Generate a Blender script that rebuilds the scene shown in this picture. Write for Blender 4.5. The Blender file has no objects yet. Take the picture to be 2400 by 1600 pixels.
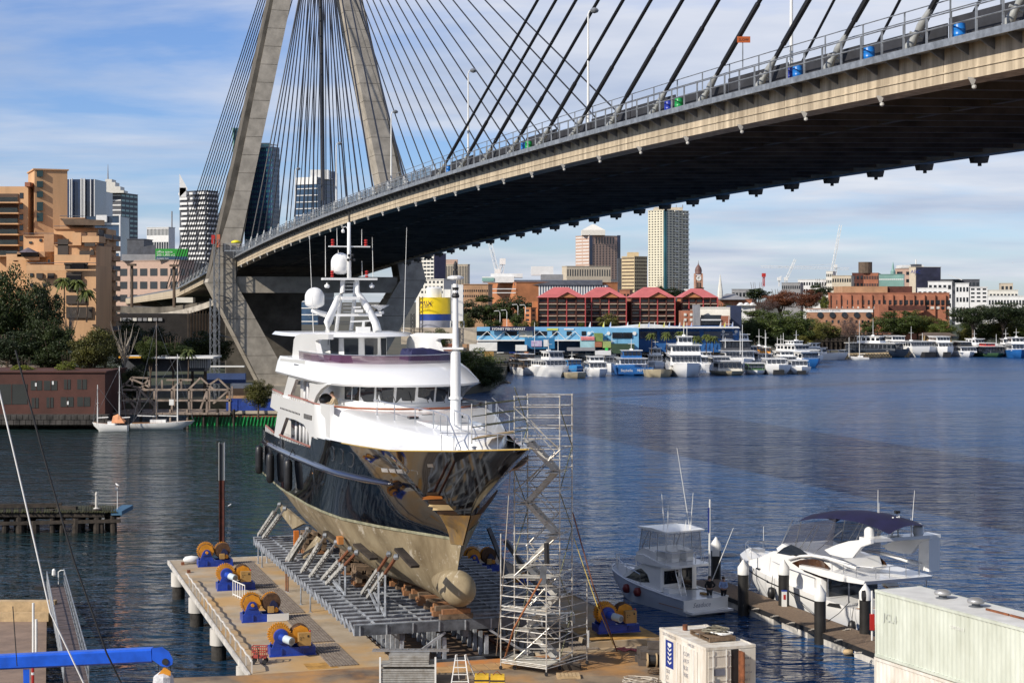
import bpy, bmesh, math, random
from mathutils import Vector, Matrix
R = random.Random(7)
C = bpy.context.scene.collection
SC = bpy.context.scene
# ---------------------------------------------------------------- camera
F, H, YH = 4000.0, 20.0, 700.0          # focal length in photo pixels, eye height, horizon row
cam = bpy.data.cameras.new('camera'); co = bpy.data.objects.new('camera', cam); C.objects.link(co)
co.location = (0, 0, H); co.rotation_euler = (math.radians(90), 0, 0)
cam.sensor_width = 36; cam.lens = 60; cam.shift_y = -100/2400
cam.clip_start = .5; cam.clip_end = 20000
SC.camera = co
# ---------------------------------------------------------------- sky, sun, exposure
SUN_AZ = Vector((-.80, -.60)); SUN_EL = math.radians(33)
w = bpy.data.worlds.new('World'); SC.world = w; w.use_nodes = True
nt = w.node_tree; N = nt.nodes; K = nt.links
for n in list(N): N.remove(n)
def nd(tree, typ, **kw):
    n = tree.nodes.new(typ)
    for k, v in kw.items(): setattr(n, k, v)
    return n
sky = nd(nt, 'ShaderNodeTexSky', sky_type='NISHITA'); sky.sun_disc = False
sky.sun_elevation = SUN_EL; sky.sun_rotation = math.atan2(SUN_AZ.x, SUN_AZ.y)
sky.altitude = 30; sky.air_density = 1.0; sky.dust_density = .3; sky.ozone_density = 2.5
tc = nd(nt, 'ShaderNodeTexCoord'); sx = nd(nt, 'ShaderNodeSeparateXYZ'); K.new(tc.outputs['Generated'], sx.inputs[0])
def math_n(op, a, b=None, c=None, tree=nt, clamp=False):
    n = nd(tree, 'ShaderNodeMath', operation=op); n.use_clamp = clamp
    for i, v in enumerate((a, b, c)):
        if v is None: continue
        if isinstance(v, (int, float)): n.inputs[i].default_value = v
        else: tree.links.new(v, n.inputs[i])
    return n.outputs[0]
zz = math_n('ADD', math_n('MAXIMUM', sx.outputs['Z'], 0.0), .10)
cx = nd(nt, 'ShaderNodeCombineXYZ'); K.new(math_n('DIVIDE', sx.outputs['X'], zz), cx.inputs[0]); K.new(math_n('DIVIDE', sx.outputs['Y'], zz), cx.inputs[1])
n1 = nd(nt, 'ShaderNodeTexNoise'); n1.inputs['Scale'].default_value = .50; n1.inputs['Detail'].default_value = 7; n1.inputs['Roughness'].default_value = .58; n1.inputs['Distortion'].default_value = .25
mp = nd(nt, 'ShaderNodeMapping'); mp.inputs['Location'].default_value = (3.1, 1.7, 0); mp.inputs['Scale'].default_value = (.8, 1.1, 1); mp.inputs['Rotation'].default_value = (0, 0, .18)
K.new(cx.outputs[0], mp.inputs[0]); K.new(mp.outputs[0], n1.inputs['Vector'])
cov = nd(nt, 'ShaderNodeValToRGB'); cov.color_ramp.elements[0].position = .39; cov.color_ramp.elements[1].position = .56
K.new(n1.outputs['Fac'], cov.inputs[0])
n2 = nd(nt, 'ShaderNodeTexNoise'); n2.inputs['Scale'].default_value = 1.3; n2.inputs['Detail'].default_value = 6; K.new(mp.outputs[0], n2.inputs['Vector'])
cc = nd(nt, 'ShaderNodeValToRGB'); cc.color_ramp.elements[0].position = .35; cc.color_ramp.elements[0].color = (4.2, 4.8, 6.1, 1); cc.color_ramp.elements[1].position = .68; cc.color_ramp.elements[1].color = (7.3, 7.4, 7.8, 1)
K.new(n2.outputs['Fac'], cc.inputs[0])
tint = nd(nt, 'ShaderNodeMixRGB', blend_type='MULTIPLY'); tint.inputs[0].default_value = 1; tint.inputs[2].default_value = (.66, .80, 1.16, 1)
K.new(sky.outputs[0], tint.inputs[1])
mx = nd(nt, 'ShaderNodeMixRGB'); K.new(math_n('MULTIPLY', cov.outputs[0], .86), mx.inputs[0]); K.new(tint.outputs[0], mx.inputs[1]); K.new(cc.outputs[0], mx.inputs[2])
bg = nd(nt, 'ShaderNodeBackground'); bg.inputs['Strength'].default_value = .10
K.new(mx.outputs[0], bg.inputs[0]); wo = nd(nt, 'ShaderNodeOutputWorld'); K.new(bg.outputs[0], wo.inputs[0])
sl = bpy.data.lights.new('sun', 'SUN'); sl.energy = 4.6; sl.angle = math.radians(.5); sl.color = (1, .92, .80)
so = bpy.data.objects.new('sun', sl); C.objects.link(so)
sd = Vector((SUN_AZ.x*math.cos(SUN_EL), SUN_AZ.y*math.cos(SUN_EL), math.sin(SUN_EL))).normalized()
so.rotation_euler = sd.to_track_quat('Z', 'Y').to_euler(); so.location = (-60, -60, 90)
vs = SC.view_settings; vs.view_transform = 'Standard'; vs.look = 'None'; vs.exposure = .2; vs.gamma = 1; vs.use_curve_mapping = False
SC.cycles.max_bounces = 6; SC.cycles.transparent_max_bounces = 12; SC.cycles.caustics_reflective = False; SC.cycles.caustics_refractive = False

# ---------------------------------------------------------------- helpers
def G(x, y, Z=0.0):                     # photo pixel -> point on the level plane at height Z
    Y = F*(H-Z)/(y-YH); return Vector(((x-1200)*Y/F, Y, Z))
def D(x, y, Y):                         # photo pixel -> point at distance Y
    return Vector(((x-1200)*Y/F, Y, H-(y-YH)*Y/F))
_m = {}
def mat(name, col, rough=.6, metal=0, var=.12, scale=.6, col2=None, bump=0, streak=0, alpha=1, emit=0, spec=None, coat=0, vs_=None):
    if name in _m: return _m[name]
    m = bpy.data.materials.new(name); m.use_nodes = True; t = m.node_tree; b = t.nodes['Principled BSDF']
    b.inputs['Roughness'].default_value = rough; b.inputs['Metallic'].default_value = metal
    if spec is not None: b.inputs['Specular IOR Level'].default_value = spec
    if coat: b.inputs['Coat Weight'].default_value = coat; b.inputs['Coat Roughness'].default_value = .04
    g = nd(t, 'ShaderNodeNewGeometry'); mp = nd(t, 'ShaderNodeMapping')
    mp.inputs['Scale'].default_value = vs_ or ((1, 1, .12) if streak else (1, 1, 1))
    t.links.new(g.outputs['Position'], mp.inputs[0])
    nz = nd(t, 'ShaderNodeTexNoise'); nz.inputs['Scale'].default_value = scale; nz.inputs['Detail'].default_value = 7; nz.inputs['Roughness'].default_value = .62
    t.links.new(mp.outputs[0], nz.inputs['Vector'])
    r = nd(t, 'ShaderNodeValToRGB'); e = r.color_ramp.elements
    e[0].position = .32; e[1].position = .68
    c2 = col2 or tuple(c*(1-var*2) for c in col); e[0].color = (*c2, 1); e[1].color = (*col, 1)
    if col2 is None: e[1].color = (*[min(1, c*(1+var*.6)) for c in col], 1)
    t.links.new(nz.outputs['Fac'], r.inputs[0]); t.links.new(r.outputs[0], b.inputs['Base Color'])
    if bump:
        n2 = nd(t, 'ShaderNodeTexNoise'); n2.inputs['Scale'].default_value = scale*4; n2.inputs['Detail'].default_value = 5; t.links.new(g.outputs['Position'], n2.inputs['Vector'])
        bp = nd(t, 'ShaderNodeBump'); bp.inputs['Strength'].default_value = bump; bp.inputs['Distance'].default_value = .05
        t.links.new(n2.outputs['Fac'], bp.inputs['Height']); t.links.new(bp.outputs[0], b.inputs['Normal'])
    if alpha < 1: b.inputs['Alpha'].default_value = alpha
    if emit: b.inputs['Emission Color'].default_value = (*col, 1); b.inputs['Emission Strength'].default_value = emit
    _m[name] = m; return m
def leafmat(name, a, b_):
    if name in _m: return _m[name]
    m = bpy.data.materials.new(name); m.use_nodes = True; t = m.node_tree; b = t.nodes['Principled BSDF']
    b.inputs['Roughness'].default_value = .55; b.inputs['Specular IOR Level'].default_value = .3
    g = nd(t, 'ShaderNodeNewGeometry'); nz = nd(t, 'ShaderNodeTexNoise'); nz.inputs['Scale'].default_value = .45; nz.inputs['Detail'].default_value = 6
    t.links.new(g.outputs['Position'], nz.inputs['Vector'])
    oi = nd(t, 'ShaderNodeObjectInfo')
    f = math_n('ADD', math_n('MULTIPLY', nz.outputs['Fac'], 1.5, tree=t), math_n('ADD', math_n('MULTIPLY', oi.outputs['Random'], .5, tree=t), -.55, tree=t), tree=t, clamp=True)
    mxn = nd(t, 'ShaderNodeMixRGB'); mxn.inputs[1].default_value = (*a, 1); mxn.inputs[2].default_value = (*b_, 1)
    t.links.new(f, mxn.inputs[0]); t.links.new(mxn.outputs[0], b.inputs['Base Color'])
    _m[name] = m; return m

class MB:
    def __init__(s, fr=None): s.v = []; s.f = []; s.fr = fr
    def pt(s, p): s.v.append(tuple(s.fr(*p)) if s.fr else tuple(p)); return len(s.v)-1
    def poly(s, pts): s.f.append([s.pt(p) for p in pts]); return s
    def hull8(s, q):
        i = [s.pt(p) for p in q]
        for f in ((0,3,2,1),(4,5,6,7),(0,1,5,4),(1,2,6,5),(2,3,7,6),(3,0,4,7)): s.f.append([i[k] for k in f])
        return s
    def box(s, x0, x1, y0, y1, z0, z1):
        return s.hull8([(x0,y0,z0),(x1,y0,z0),(x1,y1,z0),(x0,y1,z0),(x0,y0,z1),(x1,y0,z1),(x1,y1,z1),(x0,y1,z1)])
    def bar(s, p, q, w, h=None):
        p = Vector(p); q = Vector(q); h = h or w; d = (q-p)
        if d.length < 1e-6: return s
        d.normalize(); up = Vector((0,0,1)) if abs(d.z) < .9 else Vector((0,1,0))
        a = d.cross(up).normalized()*w/2; b = a.cross(d).normalized()*h/2
        return s.hull8([p-a-b, p+a-b, p+a+b, p-a+b, q-a-b, q+a-b, q+a+b, q-a+b])
    def tube(s, pts, r, n=6, r2=None, cap=True):
        pts = [Vector(p) for p in pts]; m = len(pts); rings = []
        for i, p in enumerate(pts):
            d = (pts[min(i+1, m-1)]-pts[max(i-1, 0)]).normalized()
            up = Vector((0,0,1)) if abs(d.z) < .9 else Vector((0,1,0))
            a = d.cross(up).normalized(); b = a.cross(d)
            rr = r if r2 is None else r+(r2-r)*i/(m-1)
            if isinstance(r, (list, tuple)): rr = r[i]
            rings.append([p+(a*math.cos(t*2*math.pi/n)+b*math.sin(t*2*math.pi/n))*rr for t in range(n)])
        return s.loft(rings, True, cap)
    def loft(s, rings, closed=True, cap=True):
        idx = [[s.pt(p) for p in r] for r in rings]; n = len(rings[0])
        for i in range(len(idx)-1):
            for j in range(n if closed else n-1):
                k = (j+1) % n; s.f.append([idx[i][j], idx[i][k], idx[i+1][k], idx[i+1][j]])
        if cap and closed: s.f.append(idx[0][::-1]); s.f.append(idx[-1][:])
        return s
    def lathe(s, prof, c=(0,0,0), n=16, axis='z'):
        c = Vector(c); rings = []
        for r, h in prof:
            ring = []
            for t in range(n):
                u, v = math.cos(t*2*math.pi/n)*r, math.sin(t*2*math.pi/n)*r
                ring.append(c+(Vector((u, v, h)) if axis == 'z' else Vector((h, u, v)) if axis == 'x' else Vector((u, h, v))))
            rings.append(ring)
        return s.loft(rings)
    def prism(s, poly, vec):            # 3D polygon swept along vec
        vec = Vector(vec); a = [Vector(p) for p in poly]; return s.loft([a, [p+vec for p in a]])
    def build(s, name, m, parent=None, smooth=False, kind=None, label=None, normals=True):
        me = bpy.data.meshes.new(name); o = Vector((0,0,0))
        r = parent
        while r is not None: o += Vector(r.location); r = r.parent
        me.from_pydata([tuple(Vector(p)-o) for p in s.v], [], s.f)
        if normals and len(s.f) < 30000:
            bm = bmesh.new(); bm.from_mesh(me); bmesh.ops.recalc_face_normals(bm, faces=bm.faces); bm.to_mesh(me); bm.free()
        if smooth: me.polygons.foreach_set('use_smooth', [True]*len(me.polygons)); 
        if smooth == 'auto':
            me.set_sharp_from_angle(angle=math.radians(38))
        me.materials.append(m); ob = bpy.data.objects.new(name, me); C.objects.link(ob)
        if parent is not None: ob.parent = parent
        if kind: ob['kind'] = kind
        if label: ob['label'] = label
        return ob
def T(name, label, cat, loc=(0,0,0), group=None, rz=0):
    o = bpy.data.objects.new(name, None); o.empty_display_size = .3; C.objects.link(o); o.location = loc; o.rotation_euler = (0,0,rz)
    o['label'] = label; o['category'] = cat
    if group: o['group'] = group
    return o
def tag(o, label, cat, group=None):
    o['label'] = label; o['category'] = cat
    if group: o['group'] = group
    return o
def dup(root, loc=None, label=None, rz=None, sc=None, group=None):
    r = root.copy(); C.objects.link(r)
    if loc is not None: r.location = loc
    if rz is not None: r.rotation_euler = (0,0,rz)
    if sc is not None: r.scale = sc if not isinstance(sc, (int, float)) else (sc, sc, sc)
    if label: r['label'] = label
    if group: r['group'] = group
    for ch in list(root.children):
        c = ch.copy(); C.objects.link(c); c.parent = r
        for g in list(ch.children):
            d = g.copy(); C.objects.link(d); d.parent = c
    return r
def rep(ob, parent, locs):               # alike pieces sharing one mesh; ob is the first
    out = [ob]
    for l in locs:
        c = ob.copy(); C.objects.link(c); c.parent = parent; c.location = l; out.append(c)
    return out
def text(s, size, org, u, v, m, parent, name='lettering', shear=0, bold=0, align='LEFT', label=None):
    cu = bpy.data.curves.new('t', 'FONT'); cu.body = s; cu.size = size; cu.shear = shear; cu.offset = bold; cu.align_x = align; cu.resolution_u = 2; cu.extrude = 0.0
    ob = bpy.data.objects.new('t', cu); C.objects.link(ob)
    me = bpy.data.meshes.new_from_object(ob.evaluated_get(bpy.context.evaluated_depsgraph_get()))
    bpy.data.objects.remove(ob)
    mb = MB(); u = Vector(u).normalized(); v = Vector(v).normalized(); org = Vector(org)
    mb.v = [tuple(org+u*q.co.x+v*q.co.y) for q in me.vertices]; mb.f = [list(p.vertices) for p in me.polygons]
    return mb.build(name, m, parent, normals=False, label=label)
def struct(o): o['kind'] = 'structure'; return o

# ---------------------------------------------------------------- materials
CONC = mat('concrete', (.42,.38,.32), .85, var=.18, scale=.5, bump=.25)
CONCL = mat('concrete_streaked', (.60,.50,.36), .85, scale=2.0, col2=(.25,.20,.14), streak=1, bump=.2, vs_=(1,1,.07))
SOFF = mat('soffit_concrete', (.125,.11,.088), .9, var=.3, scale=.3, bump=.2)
STEEL = mat('galvanised_steel', (.34,.36,.38), .45, .55, var=.25, scale=2)
STEELD = mat('grey_painted_steel', (.17,.185,.21), .5, .2, var=.25, scale=1.5)
WHITE = mat('white_gelcoat', (.80,.80,.79), .22, var=.02, scale=.3, coat=.4)
WPAINT = mat('white_paint', (.74,.74,.72), .5, var=.06, scale=1)
BLACKC = mat('black_cable_sheath', (.012,.012,.014), .45, var=.1)
BLACK = mat('matt_black', (.018,.018,.02), .6, var=.2)
GLASS = mat('dark_glass', (.015,.02,.028), .06, var=.3, scale=.2, spec=.7)
GLASSB = mat('blue_glass', (.03,.075,.15), .12, var=.4, scale=.05, spec=.8)
BLUE = mat('blue_machine_paint', (.015,.055,.36), .35, var=.2, scale=2)
YEL = mat('orange_yellow_paint', (.68,.28,.02), .5, var=.18, scale=3)
RUST = mat('rusty_steel', (.22,.075,.03), .8, var=.3, scale=3)
TIMB = mat('weathered_timber', (.20,.135,.085), .85, var=.3, scale=3, bump=.3)
TIMBD = mat('dark_wet_timber', (.04,.03,.022), .85, var=.4, scale=2, bump=.3)
TIMBL = mat('pale_timber', (.50,.36,.20), .8, var=.15, scale=3)
RED = mat('red_paint', (.45,.025,.02), .4, var=.1)
STAIN = mat('brushed_steel', (.55,.56,.58), .28, .8, var=.1, scale=3)
RUBBER = mat('black_rubber', (.014,.014,.016), .42, var=.15, scale=3)
SKIN = mat('skin', (.45,.26,.18), .6, var=.05)
# ================================================================ water and land
def watermat():
    m = bpy.data.materials.new('harbour_water'); m.use_nodes = True; t = m.node_tree; b = t.nodes['Principled BSDF']
    b.inputs['IOR'].default_value = 1.333; b.inputs['Specular Tint'].default_value = (.62,.80,1,1)
    g = nd(t, 'ShaderNodeNewGeometry')
    def noise(sc, vec, det=3, dist=0, rough=.5):
        mp = nd(t, 'ShaderNodeMapping'); mp.inputs['Scale'].default_value = vec; mp.inputs['Rotation'].default_value = (0, 0, .12)
        t.links.new(g.outputs['Position'], mp.inputs[0]); n = nd(t, 'ShaderNodeTexNoise'); n.inputs['Scale'].default_value = sc; n.inputs['Detail'].default_value = det; n.inputs['Distortion'].default_value = dist; n.inputs['Roughness'].default_value = rough
        t.links.new(mp.outputs[0], n.inputs['Vector']); return n.outputs['Fac']
    sp = nd(t, 'ShaderNodeSeparateXYZ'); t.links.new(g.outputs['Position'], sp.inputs[0]); far = nd(t, 'ShaderNodeMapRange'); far.inputs[1].default_value = 110; far.inputs[2].default_value = 420; far.inputs[3].default_value = .035; far.inputs[4].default_value = .24; t.links.new(sp.outputs[1], far.inputs[0]); t.links.new(far.outputs[0], b.inputs['Roughness'])
    big = noise(.012, (.5, 1.6, 1), 4)
    r = nd(t, 'ShaderNodeValToRGB'); r.color_ramp.elements[0].position = .35; r.color_ramp.elements[0].color = (.007, .038, .11, 1); r.color_ramp.elements[1].position = .7; r.color_ramp.elements[1].color = (.015, .072, .20, 1)
    t.links.new(big, r.inputs[0])
    lf = nd(t, 'ShaderNodeMapRange'); lf.inputs[1].default_value = -30; lf.inputs[2].default_value = 8; t.links.new(sp.outputs[0], lf.inputs[0]); mm_ = nd(t, 'ShaderNodeMixRGB'); mm_.inputs[1].default_value = (.010,.022,.022,1); t.links.new(lf.outputs[0], mm_.inputs[0]); t.links.new(r.outputs[0], mm_.inputs[2]); t.links.new(mm_.outputs[0], b.inputs['Base Color'])  # darker green to the left: bank reflections put into the base colour
    sw = noise(.085, (.35, 1.3, 1), 3, .8)
    a = noise(.5, (.45, 1, 1), 3, .9, .5); c = noise(1.4, (.35, 1.2, 1), 3, .5, .5); d = noise(4.5, (.8, 1.3, 1), 2)
    hgt = math_n('ADD', math_n('ADD', math_n('MULTIPLY', sw, 1.6, tree=t), math_n('MULTIPLY', a, 1.5, tree=t), tree=t), math_n('ADD', math_n('MULTIPLY', c, .42, tree=t), math_n('MULTIPLY', d, .03, tree=t), tree=t), tree=t)
    st = math_n('MULTIPLY', math_n('ADD', math_n('MULTIPLY', big, 1.5, tree=t), -.05, tree=t), hgt, tree=t)
    bp = nd(t, 'ShaderNodeBump'); bp.inputs['Strength'].default_value = 1; bp.inputs['Distance'].default_value = 1.35
    t.links.new(st, bp.inputs['Height']); t.links.new(bp.outputs[0], b.inputs['Normal']); return m
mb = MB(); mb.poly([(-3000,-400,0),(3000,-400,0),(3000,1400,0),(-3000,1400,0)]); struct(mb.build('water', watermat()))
GROUND = mat('foreshore_ground', (.10,.085,.06), .95, scale=.08, col2=(.045,.05,.03))
coast = [G(-900,1000),G(-60,1000),G(232,998),G(248,968),G(640,955),G(1000,940),G(1150,915),G(1182,893),G(1192,862),G(1500,856),G(1760,852),G(1850,848),G(1900,842),G(2035,839),G(2045,831),G(2420,831),G(3600,828)]
mb = MB(); top = [Vector((p.x,p.y,1.7)) for p in coast]; far = [Vector((6000,9000,1.7)),Vector((-6000,9000,1.7))]
mb.poly(top+far)
for a, b in zip(coast, coast[1:]): mb.poly([a+Vector((0,0,-1)), b+Vector((0,0,-1)), Vector((b.x,b.y,1.7)), Vector((a.x,a.y,1.7))])
struct(mb.build('ground', GROUND, normals=False))
# gentle rising land behind the far shore
HILLM = mat('hill_ground', (.05,.06,.03), .95, scale=.02, col2=(.025,.035,.02))
def hill(x0, x1, y0, d, zt, name='hill'):
    mb = MB(); nx = 24; rows = []
    for j in range(6):
        rows.append([Vector((x0+(x1-x0)*i/nx, y0+d*j/5, 1.6+zt*math.sin(j/5*math.pi/2)*(.75+.25*math.sin(i*1.7+j))*min(1,i/4,(nx-i)/4))) for i in range(nx+1)])
    mb.loft(rows, False, False); o = mb.build(name, HILLM, smooth=True, normals=False); return struct(o)
hill(60, 420, 640, 260, 7); hill(-260, -60, 350, 200, 3)

# ================================================================ cable-stayed bridge
S_, CT, ST, D0 = 8.0, .9595, .2818, 37.75
def hz(n): return 9.95-.0083*(n-20)**2 if n > -2 else (5.93+.365*(n+2) if n > -17.5 else max(-6, .27+.09*(n+17.5)))
def Br(n, w_, dz):
    Y = CT*S_*(D0-n); X = -.29375*Y+40.9
    return Vector((X+CT*w_, Y+ST*w_, H+hz(n)+dz+.7*w_/30.5))
WID = 30.5
bridge = T('cable_stayed_bridge', 'concrete cable-stayed road bridge crossing above the harbour behind the black yacht', 'bridge', Br(-2.5,15,-hz(-2.5)-16))
NS = [i for i in range(-50, 46)]
def strip(sec, n0, n1, step=1):
    mb = MB(); rings = []; n = n0
    while n <= n1+1e-6: rings.append([Br(n, w_, dz) for w_, dz in sec]); n += step
    return mb.loft(rings)
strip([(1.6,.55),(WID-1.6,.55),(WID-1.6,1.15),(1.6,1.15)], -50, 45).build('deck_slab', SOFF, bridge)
strip([(1.6,1.15),(WID-1.6,1.15),(WID-1.6,1.25),(1.6,1.25)], -50, 45).build('road_surface', mat('asphalt', (.05,.05,.052), .9), bridge)
strip([(WID-1.4,0),(WID,0),(WID,1.9),(WID-1.4,1.9)], -50, 45).build('far_edge_beam', CONC, bridge)
for i, n in enumerate(range(-50, 45)):       # near edge beam, cast in lengths
    g = .003
    mb = MB(); mb.loft([[Br(q, w_, dz) for w_, dz in [(0,0),(1.5,0),(1.5,1.9),(0,1.9)]] for q in (n+g, n+1-g)]); mb.build('edge_beam', CONCL, bridge)
mb = MB()                                    # shallow rebate line on the edge beam
mb = strip([(-.05,.42),(0,.42),(0,.47),(-.05,.47)], -50, 45); mb.build('drip_rail', CONCL, bridge)
for k in range(-8*2, 38*2):                  # cross girders under the deck
    n = k/2
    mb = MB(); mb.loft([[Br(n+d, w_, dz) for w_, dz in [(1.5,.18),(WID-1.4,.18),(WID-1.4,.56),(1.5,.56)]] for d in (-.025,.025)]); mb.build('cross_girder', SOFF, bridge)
mb = strip([(9.7,.3),(10.2,.3),(10.2,.56),(9.7,.56)], -8, 38, 2); mb.build('service_pipe', SOFF, bridge)
# maintenance walkway outside the beam
strip([(-.8,1.5),(-.02,1.5),(-.02,1.62),(-.8,1.62)], -16, 42, .5).build('walkway', STEEL, bridge)
strip([(-.87,1.42),(-.77,1.42),(-.77,1.74),(-.87,1.74)], -16, 42, .5).build('walkway_edge_channel', STEEL, bridge)
def along(name, m, mk, n0, n1, step):
    n = n0
    while n <= n1: mk(n).build(name, m, bridge); n += step
def bracket(n):
    mb = MB(); p = [Br(n, -.8, 1.5), Br(n, 0, 1.5), Br(n, 0, 1.0), Br(n,-.4,1.22)]; return mb.prism(p, Br(n+.012,0,0)-Br(n,0,0))
along('walkway_bracket', STEELD, bracket, -4, 33.5, .25)
def post(n): return MB().bar(Br(n,-.82,1.7), Br(n,-.82,2.85), .09)
along('railing_post', STEEL, post, -8, 33.5, .25)
for dz in (2.85, 2.3): MB().tube([Br(n/2, -.82, dz) for n in range(-32, 80)], .035, 5).build('handrail', STEEL, bridge)
def post2(n): return MB().bar(Br(n,.35,2.7), Br(n,.35,3.7), .07)
along('barrier_post', STEEL, post2, 14, 33.5, .5)
for dz in (3.7, 3.25): MB().tube([Br(n/2, .35, dz) for n in range(28, 80)], .03, 5).build('barrier_rail', STEEL, bridge)
SCREEN = mat('dark_debris_screen', (.028,.029,.035), .75, var=.3, scale=.8)
SGL = mat('clear_screen', (.10,.15,.2), .1, alpha=.45, var=.1)
for n in range(-16, 42):                     # parapet screens: clear by the pylon, dark mesh beyond
    fine = n < 16
    g = .012
    mb = MB(); z1 = 2.95 if fine else 2.75+.12*math.sin(n*2.3)
    mb.loft([[Br(q, w_, dz) for w_, dz in [(.22,1.9),(.30,1.9),(.30,z1),(.22,z1)]] for q in (n+g, n+1-g)]); mb.build('parapet_screen', SGL if fine else SCREEN, bridge)
    if fine:
        for q in range(3): MB().bar(Br(n+q/3,.2,1.8), Br(n+q/3,.12,3.0), .09).build('screen_post', STEELD, bridge)
MB().tube([Br(n/2, .12, 3.0) for n in range(-32, 33)], .06, 5).build('screen_rail', STEEL, bridge)
strip([(.1,1.9),(.45,1.9),(.45,2.3),(.1,2.3)], -50, 16).build('kerb_upstand', STEELD, bridge)
strip([(WID-.4,1.9),(WID-.2,1.9),(WID-.2,2.75),(WID-.4,2.75)], -50, 45).build('far_parapet', SCREEN, bridge)
# stays
def cone_socket(a, b, parent, sc=1):
    d = (b-a).normalized(); pts = [0, .9, 1.25, 1.6, 2.3, 2.7, 4.3, 4.6]; rr = [.42,.36,.25,.25,.36,.34,.17,.16]
    mb = MB(); mb.tube([a+d*t*sc for t in pts], [r*sc for r in rr], 10)
    s = d.cross(Vector((0,1,.2))).normalized(); m_ = a+d*1.45*sc
    mb.tube([m_-s*.55*sc, m_+s*.55*sc], .14*sc, 8); mb.build('cable_socket', mat('pale_grey_metal', (.36,.37,.36), .45, .1, var=.15, scale=2), parent, smooth='auto')
def stay(n, w_, top, sock=True, sleeve=False, r=.105):
    a = Br(n, w_, 1.75); c = MB(); d = (top-a).normalized(); c.tube([a+d*2.0, top], r, 7); o = c.build('stay_cable', BLACKC, bridge, smooth='auto')
    if sleeve: MB().tube([a+d*3.0, a+d*7.5, a+d*7.6], [.155,.155,.115], 8).build('cable_sleeve', BLACKC, o, smooth='auto')
    if sock: cone_socket(a, a+d, o, .56)
def apex(n, i, side): p = Br(n, 15.25+side*(.9), 0); p.z = 90+i*1.15; return p
NP = -2.5
for i in range(16):
    for w_, sd_ in ((-.42, -1), (WID+.4, 1)):
        stay(i, w_, apex(NP, i, sd_), w_ < 0)
        stay(2*NP-i*1.0-.6, w_, apex(NP, i, sd_), w_ < 0 and i < 12)
        stay(16.7+i, w_, apex(34.2, 15-i, sd_), w_ < 0, w_ < 0, .125) if i < 16 else None
# stay anchor corbels and the small lamps under both edges
for n in range(-2, 33):
    p = Br(n+.3, -.25, -.02); mb = MB(); mb.prism([p+Vector((0,0,.05)), p+Vector((.42,.1,.05)), p+Vector((.27,.05,-.27)), p+Vector((.18,.03,-.27))], (.05,.2,0)); mb.lathe([(.06,-.27),(.1,-.3),(.1,-.4),(.04,-.45)], p+Vector((.3,.1,0)), 8)
    mb.build('anchor_lamp', mat('dusty_white', (.52,.51,.48), .7), bridge)
for n in range(-2, 34):
    mb = MB(); a = n+.2
    mb.loft([[Br(a+u0, WID+.5-t, .05), Br(a+u1, WID+.5-t, .05), Br(a+u1-.03, WID+.5-t, -.45), Br(a+u0+.03, WID+.5-t, -.45)] for t in (0, 1.2) for u0, u1 in ((-.06, .06),)]); mb.tube([Br(a-.03, WID+.1, -.4), Br(a-.03, WID+.1, -.66)], .15, 8); mb.build('stay_anchor_block', SOFF, bridge)
# pylon
def wz(x, y, n=-2.4):
    q = Br(n, 0, 0); k = (x-1200)/F; w_ = (k*q.y-q.x)/(CT-ST*k); Y = q.y+ST*w_; return w_, H-(y-YH)*Y/F
def lerp_prof(prof, z):
    for (w0, z0), (w1, z1) in zip(prof, prof[1:]):
        if (z0-z)*(z1-z) <= 0 and z0 != z1: return w0+(w1-w0)*(z-z0)/(z1-z0)
    (w0, z0), (w1, z1) = prof[-2:] if abs(z-prof[-1][1]) < abs(z-prof[0][1]) else prof[:2]
    return w0+(w1-w0)*(z-z0)/(z1-z0)
outL = [wz(*p) for p in [(606,886),(487,662),(546,470),(641,0),(716,-385)]]; inL = [wz(*p) for p in [(676,886),(546,650),(584,470),(683,0),(737,-385)]]
outR = [wz(*p) for p in [(874,886),(999,657),(937.5,420),(848,0),(764,-385)]]; inR = [wz(*p) for p in [(806,886),(940,653),(890,420),(803,0),(741,-385)]]
def leg(o_, i_):
    kz = o_[1][1]; zs = [3.0]; z = kz
    while z > 6: z -= 3.3
    zs = [z+3.3*k for k in range(0, 60) if z+3.3*k < 105]; zs = [3.2]+[q for q in zs if q > 4.5]+[106]
    for z0, z1 in zip(zs, zs[1:]):
        g = .035; cuts = [z0+g, z1-g]
        if z0 < kz-.2 < z1-.2: cuts = [z0+g, kz, z1-g]
        rings = []
        for z in cuts:
            th = 6.0+max(0, (kz-z))*.16
            a, b = lerp_prof(o_, z), lerp_prof(i_, z)
            def q(w_, dn):
                p = Br(-2.4-dn/S_, w_, 0); p.z = z; return p
            rings.append([q(a, 0), q(b, 0), q(b, th), q(a, th)])
        mb = MB(); mb.loft(rings); mb.build('pylon_segment', CONC, bridge)
    core = MB(); rings = []
    for z in (3.2, kz, 106):
        a, b = lerp_prof(o_, z), lerp_prof(i_, z); s = .06 if a < b else -.06
        def q(w_, dn):
            p = Br(-2.4-dn/S_, w_, 0); p.z = z; return p
        rings.append([q(a+s,.06), q(b-s,.06), q(b-s,5.9), q(a+s,5.9)])
    core.loft(rings); core.build('pylon_core', SOFF, bridge)
leg(outL, inL); leg(outR, inR)
mb = MB(); za, zb = wz(600,686)[1], wz(600,648)[1]; a, b = lerp_prof(inL, za)-1, lerp_prof(inR, za)+1
rings = []
for w_ in (a, b):
    r_ = []
    for dn, z in ((.6,za),(5.2,za),(5.2,zb),(.6,zb)):
        p = Br(-2.4-dn/S_, w_, 0); p.z = z; r_.append(p)
    rings.append(r_)
mb.loft(rings); mb.build('crossbeam', CONC, bridge)
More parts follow.
